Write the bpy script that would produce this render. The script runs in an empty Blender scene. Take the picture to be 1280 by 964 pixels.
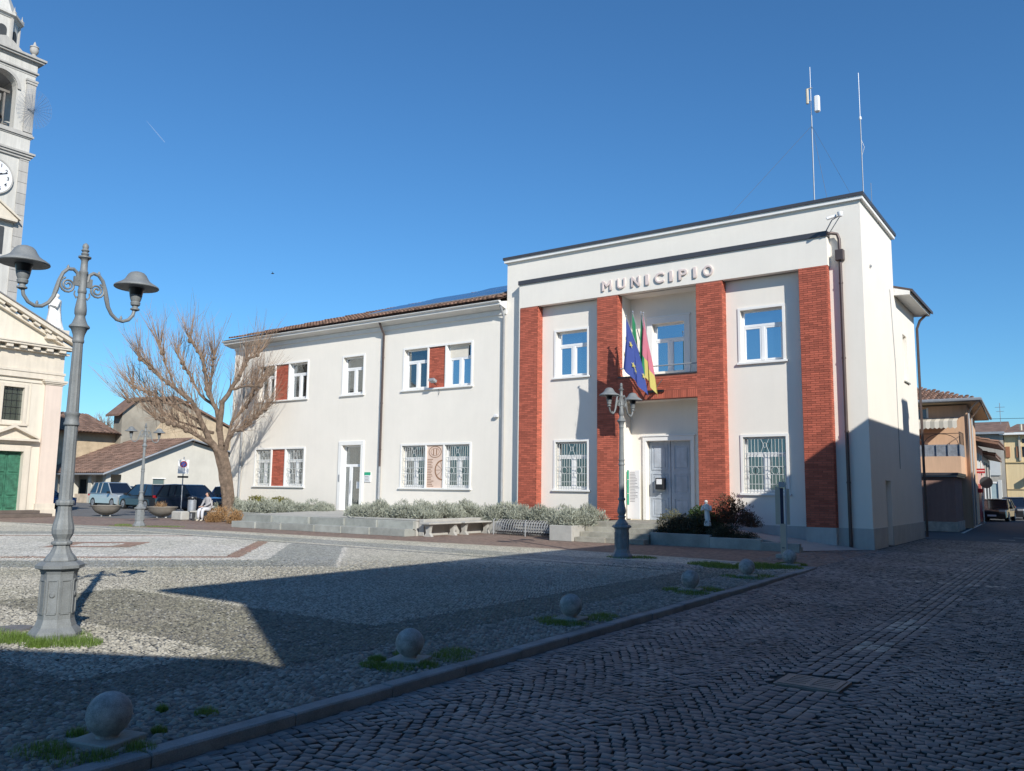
import bpy, math, random
import numpy as np
from mathutils import Vector, Matrix
random.seed(7); rng = np.random.default_rng(7)
C = bpy.context.scene.collection
PI = math.pi
# ------------------------------------------------------------------ camera
FPX, PITCH, ROLL, YAW = 1024.9, 0.12598, 0.012849, -0.617303
CAM = Vector((5.33, -25.59, 1.6))
cy, sy, cp, sp = math.cos(YAW), math.sin(YAW), math.cos(PITCH), math.sin(PITCH)
Fv = Vector((sy*cp, cy*cp, sp)); Rv = Vector((cy, -sy, 0)); Uv = Rv.cross(Fv)
R2 = math.cos(ROLL)*Rv + math.sin(ROLL)*Uv; U2 = -math.sin(ROLL)*Rv + math.cos(ROLL)*Uv
cd = bpy.data.cameras.new('camera'); cam = bpy.data.objects.new('camera', cd); C.objects.link(cam)
cd.sensor_width = 36; cd.lens = 36*FPX/1280; cd.clip_end = 3000; cd.clip_start = 0.05
m = Matrix((R2, U2, -Fv)).transposed().to_4x4(); m.translation = CAM; cam.matrix_world = m
bpy.context.scene.camera = cam
# ------------------------------------------------------------------ light
SUN = Vector((1.44, -0.90, 1.0)).normalized()          # towards the sun
w = bpy.data.worlds.new('World'); bpy.context.scene.world = w; w.use_nodes = True
nt = w.node_tree; sky = nt.nodes.new('ShaderNodeTexSky'); sky.sky_type = 'NISHITA'; sky.sun_disc = False
sky.sun_elevation = math.asin(SUN.z); sky.sun_rotation = math.atan2(SUN.x, SUN.y)
sky.altitude = 100; sky.air_density = 1.2; sky.dust_density = 0.0; sky.ozone_density = 10.0
bg = nt.nodes['Background']; bg.inputs['Strength'].default_value = 0.108
tn = nt.nodes.new('ShaderNodeMix'); tn.data_type = 'RGBA'; tn.blend_type = 'MULTIPLY'; tn.inputs[0].default_value = 1; tn.inputs[7].default_value = (0.80, 1.035, 1.05, 1)   # camera white balance: cyan-leaning blue
nt.links.new(sky.outputs[0], tn.inputs[6]); nt.links.new(tn.outputs[2], bg.inputs[0])
sl = bpy.data.lights.new('sun', 'SUN'); sl.energy = 4.6; sl.angle = math.radians(0.5); sl.color = (1, 0.96, 0.88)
so = bpy.data.objects.new('sun', sl); C.objects.link(so); so.rotation_euler = SUN.to_track_quat('Z', 'Y').to_euler(); so.location = (0, 0, 40)
vs = bpy.context.scene.view_settings; vs.view_transform = 'Standard'; vs.look = 'None'; vs.exposure = 0.25; vs.gamma = 1
bpy.context.scene.display_settings.display_device = 'sRGB'

# ------------------------------------------------------------------ materials
def nodes(name):
    m = bpy.data.materials.new(name); m.use_nodes = True
    return m, m.node_tree, m.node_tree.nodes['Principled BSDF']
def col(c): return (c[0], c[1], c[2], 1)
def mth(nt, op, a, b=None, c=None):
    n = nt.nodes.new('ShaderNodeMath'); n.operation = op
    for i, v in enumerate((a, b, c)):
        if v is None: continue
        if isinstance(v, (int, float)): n.inputs[i].default_value = v
        else: nt.links.new(v, n.inputs[i])
    return n.outputs[0]
def mixc(nt, f, a, b, mode='MIX'):
    n = nt.nodes.new('ShaderNodeMix'); n.data_type = 'RGBA'; n.blend_type = mode
    for s, v in ((0, f), (6, a), (7, b)):
        if isinstance(v, (int, float)): n.inputs[s].default_value = v
        elif isinstance(v, (tuple, list)): n.inputs[s].default_value = col(v)
        else: nt.links.new(v, n.inputs[s])
    return n.outputs[2]
def noise(nt, scale, detail=3, rough=0.6, vec=None, dist=0):
    n = nt.nodes.new('ShaderNodeTexNoise'); n.inputs['Scale'].default_value = scale
    n.inputs['Detail'].default_value = detail; n.inputs['Roughness'].default_value = rough; n.inputs['Distortion'].default_value = dist
    if vec is not None: nt.links.new(vec, n.inputs['Vector'])
    return n.outputs['Fac']
def pos(nt):
    return nt.nodes.new('ShaderNodeNewGeometry').outputs['Position']
def ramp(nt, f, stops):
    n = nt.nodes.new('ShaderNodeValToRGB'); nt.links.new(f, n.inputs[0])
    e = n.color_ramp.elements
    while len(e) < len(stops): e.new(0.5)
    for i, (p, c) in enumerate(stops): e[i].position = p; e[i].color = col(c) if not isinstance(c, (int, float)) else (c, c, c, 1)
    return n.outputs[0]
def bump(nt, h, b, strength=0.3, dist=0.01):
    n = nt.nodes.new('ShaderNodeBump'); n.inputs['Strength'].default_value = strength; n.inputs['Distance'].default_value = dist
    nt.links.new(h, n.inputs['Height']); nt.links.new(n.outputs[0], b.inputs['Normal'])
def scl(c, k): return tuple(min(1, x*k) for x in c)
def M(name, c, rough=0.7, var=0.12, scale=6, bscale=60, bstr=0.2, bdist=0.004, metal=0, tint=0.0, spec=0.5, fine=0.0, streak=0):
    """general weathered material: large blotches + fine grain + optional per-piece tint"""
    m, nt, b = nodes(name)
    p = pos(nt); n1 = noise(nt, scale, 4, 0.65, p)
    f = ramp(nt, n1, [(0.28, 0.0), (0.72, 1.0)])
    c0 = mixc(nt, f, scl(c, 1-var), scl(c, 1+var))
    if fine:
        n2 = noise(nt, bscale*1.3, 2, 0.7, p); f2 = ramp(nt, n2, [(0.3, 1-fine), (0.7, 1+fine*0.5 if fine < 0.5 else 1.2)])
        c0 = mixc(nt, 1.0, c0, f2, 'MULTIPLY')
    if streak:
        mp = nt.nodes.new('ShaderNodeMapping'); mp.inputs['Scale'].default_value = (3.0, 3.0, 0.25); nt.links.new(p, mp.inputs[0])
        n3 = noise(nt, 2.0, 5, 0.6, mp.outputs[0]); f3 = ramp(nt, n3, [(0.35, 1-streak), (0.62, 1.0)])
        c0 = mixc(nt, 1.0, c0, f3, 'MULTIPLY')
    if tint:
        a = nt.nodes.new('ShaderNodeAttribute'); a.attribute_name = 'tint'
        f3 = ramp(nt, a.outputs['Fac'], [(0.0, 1-tint), (1.0, 1.0)])
        c0 = mixc(nt, 1.0, c0, f3, 'MULTIPLY')
    nt.links.new(c0, b.inputs['Base Color']); b.inputs['Roughness'].default_value = rough; b.inputs['Metallic'].default_value = metal
    b.inputs['Specular IOR Level'].default_value = spec
    if bstr: bump(nt, noise(nt, bscale, 4, 0.7, p), b, bstr, bdist)
    return m
def glass(name, dark, refl=0.5, rough=0.02, thru=0.0):
    m, nt, b = nodes(name); out = nt.nodes['Material Output']
    b.inputs['Base Color'].default_value = col(dark); b.inputs['Roughness'].default_value = 0.25
    gl = nt.nodes.new('ShaderNodeBsdfGlossy'); gl.inputs['Roughness'].default_value = rough; gl.inputs['Color'].default_value = (0.85, 0.92, 1, 1)
    if True:
        bm = nt.nodes.new('ShaderNodeBump'); bm.inputs['Strength'].default_value = 0.08; bm.inputs['Distance'].default_value = 0.02
        nt.links.new(noise(nt, 1.3, 1, 0.5, pos(nt)), bm.inputs['Height']); nt.links.new(bm.outputs[0], gl.inputs['Normal'])
    base = b.outputs[0]
    if thru:
        tr = nt.nodes.new('ShaderNodeBsdfTransparent'); tr.inputs[0].default_value = (0.8, 0.86, 0.86, 1)
        mx = nt.nodes.new('ShaderNodeMixShader'); mx.inputs[0].default_value = thru
        nt.links.new(b.outputs[0], mx.inputs[1]); nt.links.new(tr.outputs[0], mx.inputs[2]); base = mx.outputs[0]
    mx2 = nt.nodes.new('ShaderNodeMixShader'); mx2.inputs[0].default_value = refl
    nt.links.new(base, mx2.inputs[1]); nt.links.new(gl.outputs[0], mx2.inputs[2]); nt.links.new(mx2.outputs[0], out.inputs[0])
    return m
def leafmat(name, c, var=0.5, trans=0.25, rough=0.6):
    m, nt, b = nodes(name); out = nt.nodes['Material Output']
    a = nt.nodes.new('ShaderNodeAttribute'); a.attribute_name = 'tint'
    c0 = mixc(nt, a.outputs['Fac'], scl(c, 1-var), scl(c, 1+var*0.7)); nt.links.new(c0, b.inputs['Base Color']); b.inputs['Roughness'].default_value = rough
    t = nt.nodes.new('ShaderNodeBsdfTranslucent'); nt.links.new(c0, t.inputs[0])
    mx = nt.nodes.new('ShaderNodeMixShader'); mx.inputs[0].default_value = trans
    nt.links.new(b.outputs[0], mx.inputs[1]); nt.links.new(t.outputs[0], mx.inputs[2]); nt.links.new(mx.outputs[0], out.inputs[0])
    return m

STUCCO = M('stucco_white', (0.82, 0.77, 0.69), 0.9, 0.03, 0.7, 90, 0.25, 0.004, streak=0.018, fine=0.03)
STUCCO_B = M('stucco_trim', (0.80, 0.79, 0.76), 0.85, 0.03, 2, 60, 0.15, 0.003)
PLINTH = M('plinth_cement', (0.50, 0.49, 0.46), 0.9, 0.10, 2, 60, 0.3, 0.005, streak=0.1)
BRICK = M('red_brick', (0.53, 0.135, 0.082), 0.88, 0.08, 5, 120, 0.3, 0.003, tint=0.38)
MORTAR = M('brick_mortar', (0.27, 0.105, 0.075), 0.95, 0.15, 8, 80, 0.3, 0.004)
FLASH = M('dark_flashing', (0.075, 0.075, 0.085), 0.45, 0.1, 3, 30, 0.05, 0.002, metal=0.3)
WHITE = M('white_frame', (0.80, 0.80, 0.80), 0.35, 0.02, 4, 30, 0.0)
GRILLE = M('grille_paint', (0.50, 0.52, 0.51), 0.5, 0.08, 9, 90, 0.1)
CURTAIN = M('curtain', (0.36, 0.38, 0.37), 0.9, 0.15, 3, 40, 0.1)
ROOM = M('room_dark', (0.05, 0.055, 0.06), 0.9, 0.2, 2, 30, 0.0)
GLASS_UP = glass('glass_sky', (0.02, 0.05, 0.10), 0.62)
GLASS_LO = glass('glass_low', (0.03, 0.04, 0.045), 0.20, thru=0.55)
PIPE_BROWN = M('brown_pipe', (0.10, 0.075, 0.07), 0.45, 0.12, 4, 40, 0.05, metal=0.4)
PIPE_GREY = M('grey_pipe', (0.36, 0.37, 0.38), 0.45, 0.1, 5, 40, 0.05, metal=0.3)
GUTTER = M('white_gutter', (0.70, 0.69, 0.66), 0.6, 0.06, 2, 40, 0.08)
TILE = M('clay_tile', (0.27, 0.16, 0.115), 0.9, 0.3, 3, 40, 0.4, 0.01, tint=0.5)
TILE_OLD = M('old_clay_tile', (0.25, 0.155, 0.115), 0.95, 0.35, 1.6, 30, 0.5, 0.01, tint=0.5)
PV = glass('pv_glass', (0.03, 0.045, 0.08), 0.35, 0.12)
PVF = M('pv_frame', (0.45, 0.47, 0.5), 0.4, 0.05, 5, 30, 0, metal=0.6)
LETTER = M('letter_stone', (0.68, 0.57, 0.53), 0.8, 0.1, 6, 60, 0.2)
STONE = M('step_stone', (0.36, 0.37, 0.34), 0.9, 0.22, 2.2, 55, 0.5, 0.006, fine=0.12, tint=0.25)
STONE2 = M('old_step_stone', (0.38, 0.36, 0.30), 0.95, 0.30, 3.0, 45, 0.6, 0.008, fine=0.15, tint=0.25)
CONC = M('concrete', (0.40, 0.39, 0.36), 0.9, 0.18, 1.5, 45, 0.5, 0.006, fine=0.1)
GRANITE = M('granite_ball', (0.34, 0.345, 0.335), 0.8, 0.42, 11, 200, 0.5, 0.003, fine=0.45)
KERB = M('kerb_stone', (0.29, 0.30, 0.30), 0.85, 0.25, 3, 70, 0.6, 0.006, fine=0.2, tint=0.3)
CAST = M('cast_iron_grey', (0.215, 0.23, 0.235), 0.6, 0.16, 6, 70, 0.4, 0.004, metal=0.1, fine=0.16, streak=0.12)
LAMPIN = M('lamp_dark', (0.012, 0.012, 0.014), 0.3, 0.1, 6, 30, 0)
LAMPUNDER = M('lamp_underside', (0.10, 0.095, 0.085), 0.6, 0.1, 6, 30, 0)
IRON = M('drain_iron', (0.24, 0.22, 0.20), 0.6, 0.2, 8, 60, 0.3, 0.003, metal=0.5)
STEEL = M('galvanised', (0.34, 0.36, 0.39), 0.5, 0.08, 6, 50, 0.05, metal=0.5)
BLACK = M('black_paint', (0.015, 0.015, 0.018), 0.4, 0.1, 5, 30, 0)
ASPH = M('asphalt', (0.075, 0.077, 0.08), 0.9, 0.2, 0.5, 120, 0.5, 0.004, fine=0.25)
ASPH_L = M('asphalt_worn', (0.16, 0.155, 0.15), 0.92, 0.18, 0.35, 90, 0.4, 0.004, fine=0.2)
EARTH = M('earth', (0.10, 0.075, 0.05), 1, 0.3, 4, 40, 0.7, 0.02)
BARK = M('bark', (0.20, 0.145, 0.105), 0.95, 0.5, 6, 22, 1.0, 0.07)
TWIG = M('twig', (0.31, 0.215, 0.15), 0.9, 0.2, 3, 60, 0.1, tint=0.35)
MARBLE = M('white_marble', (0.72, 0.70, 0.66), 0.7, 0.10, 2.5, 30, 0.3, 0.01)
CH_WALL = M('church_cream', (0.66, 0.60, 0.50), 0.9, 0.04, 0.8, 60, 0.2, 0.004, streak=0.08)
CH_PIL = M('church_pink', (0.66, 0.55, 0.47), 0.9, 0.05, 0.9, 60, 0.2, 0.004, streak=0.06)
CH_TRIM = M('church_trim', (0.64, 0.57, 0.47), 0.85, 0.06, 1.4, 60, 0.2, 0.004, streak=0.10)
TOWER = M('tower_plaster', (0.56, 0.54, 0.50), 0.9, 0.08, 0.5, 50, 0.3, 0.006, streak=0.14)
TOWER_P = M('tower_stone', (0.46, 0.44, 0.41), 0.92, 0.10, 0.9, 40, 0.4, 0.008, streak=0.14, tint=0.15)
COPPER = M('green_door', (0.035, 0.14, 0.085), 0.6, 0.45, 4.5, 40, 0.3, 0.005)
WOODGREY = M('grey_wood_door', (0.43, 0.47, 0.52), 0.7, 0.14, 3, 40, 0.35, 0.004, streak=0.16)
HUT = M('hut_render', (0.57, 0.54, 0.47), 0.9, 0.12, 0.35, 40, 0.3, 0.006, streak=0.03)
HUTBASE = M('hut_base', (0.55, 0.45, 0.34), 0.95, 0.25, 2.0, 20, 0.6, 0.01)
BARNW = M('barn_brick', (0.47, 0.37, 0.25), 0.95, 0.22, 1.3, 14, 0.6, 0.02)
BARNG = M('barn_grey', (0.30, 0.27, 0.22), 0.95, 0.3, 0.5, 14, 0.5, 0.02)
TERRA = M('peach_render', (0.66, 0.43, 0.28), 0.9, 0.06, 0.6, 50, 0.2, 0.004, streak=0.10)
BROWNW = M('brown_render', (0.33, 0.20, 0.165), 0.92, 0.12, 1.2, 40, 0.3, 0.005, streak=0.15)
ROUGHB = M('rough_base', (0.46, 0.44, 0.38), 0.95, 0.35, 3.5, 25, 0.8, 0.02)
PINKW = M('pink_render', (0.58, 0.36, 0.31), 0.9, 0.08, 0.7, 40, 0.2, 0.004)
PALEW = M('pale_render', (0.55, 0.56, 0.54), 0.9, 0.08, 0.7, 40, 0.2, 0.004)
GREYW = M('grey_render', (0.40, 0.37, 0.32), 0.95, 0.15, 0.4, 30, 0.3, 0.006, streak=0.2)
YELW = M('yellow_render', (0.72, 0.56, 0.32), 0.9, 0.06, 0.4, 40, 0.2, 0.004, streak=0.12)
SHUT = M('brown_shutter', (0.36, 0.15, 0.07), 0.6, 0.1, 5, 30, 0.1)
RED = M('sign_red', (0.35, 0.02, 0.03), 0.4, 0.05, 5, 30, 0)
SGREEN = M('sign_green', (0.02, 0.36, 0.20), 0.5, 0.05, 5, 30, 0)
SBLUE = M('sign_blue', (0.02, 0.08, 0.35), 0.4, 0.05, 5, 30, 0)
INK = M('ink_grey', (0.18, 0.19, 0.20), 0.7, 0.1, 5, 30, 0)
SEPIA = M('poster_sepia', (0.30, 0.16, 0.09), 0.8, 0.15, 5, 30, 0)
POSTER = M('poster_paper', (0.72, 0.55, 0.45), 0.7, 0.06, 2, 30, 0)
BEIGE = M('beige_panel', (0.52, 0.46, 0.36), 0.5, 0.08, 4, 30, 0)
NAVY = M('navy_panel', (0.01, 0.012, 0.05), 0.3, 0.05, 4, 30, 0)
AWN = M('awning_cloth', (0.68, 0.63, 0.54), 0.8, 0.05, 3, 30, 0.05)
SKIN = M('skin', (0.55, 0.32, 0.23), 0.6, 0.05, 8, 60, 0.05)
HAIR = M('dark_hair', (0.025, 0.017, 0.012), 0.6, 0.2, 20, 80, 0.3)
CLOTH_G = M('grey_top', (0.33, 0.32, 0.33), 0.9, 0.1, 8, 60, 0.2)
CLOTH_W = M('white_trousers', (0.55, 0.55, 0.58), 0.9, 0.05, 8, 60, 0.2)
LEAF_LAV = leafmat('silver_leaf', (0.36, 0.38, 0.31), 0.45, 0.15)
LEAF_OLIVE = leafmat('olive_leaf', (0.22, 0.21, 0.06), 0.5)
LEAF_DRY = leafmat('dry_leaf', (0.40, 0.24, 0.11), 0.5)
LEAF_DARK = leafmat('dark_leaf', (0.055, 0.058, 0.032), 0.6)
LEAF_GREEN = leafmat('green_leaf', (0.06, 0.105, 0.03), 0.6)
LEAF_RED = leafmat('red_leaf', (0.10, 0.055, 0.03), 0.6)
GRASSM = leafmat('grass', (0.16, 0.25, 0.045), 0.5, 0.35)

# piazza pattern -----------------------------------------------------------
def zone_color(nt, vec):
    sx = nt.nodes.new('ShaderNodeSeparateXYZ'); nt.links.new(vec, sx.inputs[0]); X, Y = sx.outputs[0], sx.outputs[1]
    wob = mth(nt, 'MULTIPLY', mth(nt, 'SUBTRACT', noise(nt, 5.0, 3, 0.7, vec), 0.5), 0.22)
    X = mth(nt, 'ADD', X, wob); Y = mth(nt, 'ADD', Y, wob)
    def band(v, a, b): return mth(nt, 'MULTIPLY', mth(nt, 'GREATER_THAN', v, a), mth(nt, 'LESS_THAN', v, b))
    def AND(*a):
        r = a[0]
        for k in a[1:]: r = mth(nt, 'MULTIPLY', r, k)
        return r
    dx = mth(nt, 'ADD', X, 16.5); dy = mth(nt, 'ADD', Y, 13.8)
    r = mth(nt, 'ADD', mth(nt, 'ABSOLUTE', dx), mth(nt, 'ABSOLUTE', dy))
    inY = band(Y, -18.4, -9.75)
    L = (0.43, 0.40, 0.33); G = (0.26, 0.26, 0.235); B = (0.27, 0.165, 0.12); D = (0.225, 0.21, 0.168)
    W = (0.49, 0.46, 0.40)
    c = mixc(nt, 0.0, L, L)
    c = mixc(nt, AND(inY, band(r, 6.95, 9.1)), c, G)
    c = mixc(nt, AND(inY, band(r, 9.1, 9.25)), c, W)
    c = mixc(nt, AND(inY, band(r, -1, 6.95)), c, W)
    c = mixc(nt, AND(inY, band(r, 5.5, 6.0)), c, B)
    c = mixc(nt, AND(inY, band(r, 0.75, 1.5)), c, B)
    c = mixc(nt, AND(inY, band(r, 9.25, 14), mth(nt, 'LESS_THAN', X, -1.7)), c, scl(L, 0.93))
    c = mixc(nt, AND(band(Y, -9.3, -8.1), mth(nt, 'LESS_THAN', X, -1.6)), c, G)
    c = mixc(nt, AND(band(Y, -9.85, -9.6), mth(nt, 'LESS_THAN', X, -1.6)), c, scl(G, 0.8))
    c = mixc(nt, AND(band(Y, -20.45, -18.5), band(X, -7.0, -0.75)), c, D)
    c = mixc(nt, AND(band(Y, -22.9, -22.0), mth(nt, 'LESS_THAN', X, -0.75)), c, D)
    c = mixc(nt, AND(band(Y, -40, -7.6), band(X, -1.55, -0.72)), c, D)
    c = mixc(nt, mth(nt, 'GREATER_THAN', X, -0.70), c, (0.31, 0.29, 0.245))
    ln = mth(nt, 'ADD', band(X, -0.74, -0.68), band(X, -1.60, -1.54))
    c = mixc(nt, mth(nt, 'MULTIPLY', ln, 0.7), c, (0.09, 0.085, 0.07))
    # moss and dirt
    c = mixc(nt, ramp(nt, noise(nt, 0.35, 5, 0.7, vec), [(0.42, 0.0), (0.75, 0.45)]), c, (0.20, 0.20, 0.12))
    return c
def pebble_mat(name, plane):
    m, nt, b = nodes(name); p = pos(nt); c = zone_color(nt, p)
    if plane:
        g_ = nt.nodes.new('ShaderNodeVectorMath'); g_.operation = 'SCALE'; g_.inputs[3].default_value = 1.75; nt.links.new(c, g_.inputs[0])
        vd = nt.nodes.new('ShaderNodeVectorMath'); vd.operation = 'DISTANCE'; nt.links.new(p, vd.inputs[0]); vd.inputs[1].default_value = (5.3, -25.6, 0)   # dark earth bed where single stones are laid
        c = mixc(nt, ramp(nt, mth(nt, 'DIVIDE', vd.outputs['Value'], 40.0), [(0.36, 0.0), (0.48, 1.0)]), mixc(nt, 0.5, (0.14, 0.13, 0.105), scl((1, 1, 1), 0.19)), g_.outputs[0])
        v = nt.nodes.new('ShaderNodeTexVoronoi'); v.inputs['Scale'].default_value = 13; nt.links.new(p, v.inputs['Vector'])
        v2 = nt.nodes.new('ShaderNodeTexVoronoi'); v2.feature = 'DISTANCE_TO_EDGE'; v2.inputs['Scale'].default_value = 13; nt.links.new(p, v2.inputs['Vector'])
        sc = nt.nodes.new('ShaderNodeSeparateColor'); nt.links.new(v.outputs['Color'], sc.inputs[0])
        c = mixc(nt, 1.0, c, ramp(nt, sc.outputs[0], [(0, 0.62), (0.7, 1.0), (1, 1.0)]), 'MULTIPLY')
        c = mixc(nt, 1.0, c, ramp(nt, v2.outputs['Distance'], [(0.0, 0.38), (0.13, 1.0)]), 'MULTIPLY')
        c = mixc(nt, 0.25, c, scl((1, 1, 1), 0.42), 'MIX') if False else c
        bump(nt, ramp(nt, v2.outputs['Distance'], [(0.0, 0.0), (0.3, 1.0)]), b, 0.9, 0.012)
    else:
        a = nt.nodes.new('ShaderNodeAttribute'); a.attribute_name = 'tint'
        c = mixc(nt, 1.0, c, ramp(nt, a.outputs['Fac'], [(0, 0.50), (0.8, 1.0), (1, 1.0)]), 'MULTIPLY')
        c = mixc(nt, mth(nt, 'MULTIPLY', mth(nt, 'GREATER_THAN', a.outputs['Fac'], 0.95), 0.35), c, (0.45, 0.44, 0.41))
        bump(nt, noise(nt, 120, 3, 0.7, p), b, 0.3, 0.003)
    nt.links.new(c, b.inputs['Base Color']); b.inputs['Roughness'].default_value = 0.75
    return m
PEB = pebble_mat('river_pebble', False); PEBF = pebble_mat('pebble_field', True)
JOINT = M('joint_earth', (0.10, 0.09, 0.07), 1, 0.35, 2.0, 60, 0.8, 0.01)
JOINTR = M('joint_road', (0.075, 0.071, 0.066), 1, 0.35, 2.0, 60, 0.8, 0.01)
def cobble_mat():
    m, nt, b = nodes('porphyry_cobble'); p = pos(nt)
    a = nt.nodes.new('ShaderNodeAttribute'); a.attribute_name = 'tint'
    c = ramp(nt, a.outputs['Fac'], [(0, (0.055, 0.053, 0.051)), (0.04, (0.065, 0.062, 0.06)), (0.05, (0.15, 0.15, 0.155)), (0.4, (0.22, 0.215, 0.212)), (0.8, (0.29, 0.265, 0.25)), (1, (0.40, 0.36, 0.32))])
    c = mixc(nt, ramp(nt, noise(nt, 0.5, 4, 0.6, p), [(0.35, 0.5), (0.7, 1.0)]), (0.03, 0.03, 0.03), c)
    c = mixc(nt, mth(nt, 'MULTIPLY', mth(nt, 'GREATER_THAN', a.outputs['Fac'], 1.1), ramp(nt, noise(nt, 14, 4, 0.7, p), [(0.38, 0.15), (0.6, 0.8)])), c, (0.60, 0.56, 0.46))
    c = mixc(nt, 1.0, c, ramp(nt, noise(nt, 45, 3, 0.7, p), [(0.3, 0.8), (0.7, 1.0)]), 'MULTIPLY')
    nt.links.new(c, b.inputs['Base Color']); b.inputs['Roughness'].default_value = 0.62
    bump(nt, noise(nt, 55, 4, 0.7, p), b, 0.5, 0.006)
    return m
COBBLE = cobble_mat()
def small_sett(name, c, scale):
    m, nt, b = nodes(name); p = pos(nt)
    v = nt.nodes.new('ShaderNodeTexVoronoi'); v.inputs['Scale'].default_value = scale; v.distance = 'CHEBYCHEV'; nt.links.new(p, v.inputs['Vector'])
    sc = nt.nodes.new('ShaderNodeSeparateColor'); nt.links.new(v.outputs['Color'], sc.inputs[0])
    cc = mixc(nt, sc.outputs[0], scl(c, 0.7), scl(c, 1.25))
    cc = mixc(nt, ramp(nt, v.outputs['Distance'], [(0.3, 0.0), (0.55, 0.5)]), cc, scl(c, 0.4))
    cc = mixc(nt, ramp(nt, noise(nt, 0.4, 4, 0.6, p), [(0.4, 0.0), (0.75, 0.35)]), cc, (0.25, 0.22, 0.18))
    nt.links.new(cc, b.inputs['Base Color']); b.inputs['Roughness'].default_value = 0.8
    bump(nt, v.outputs['Distance'], b, -0.4, 0.01)
    return m
SETT = small_sett('brown_sett', (0.235, 0.16, 0.125), 9)

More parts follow.
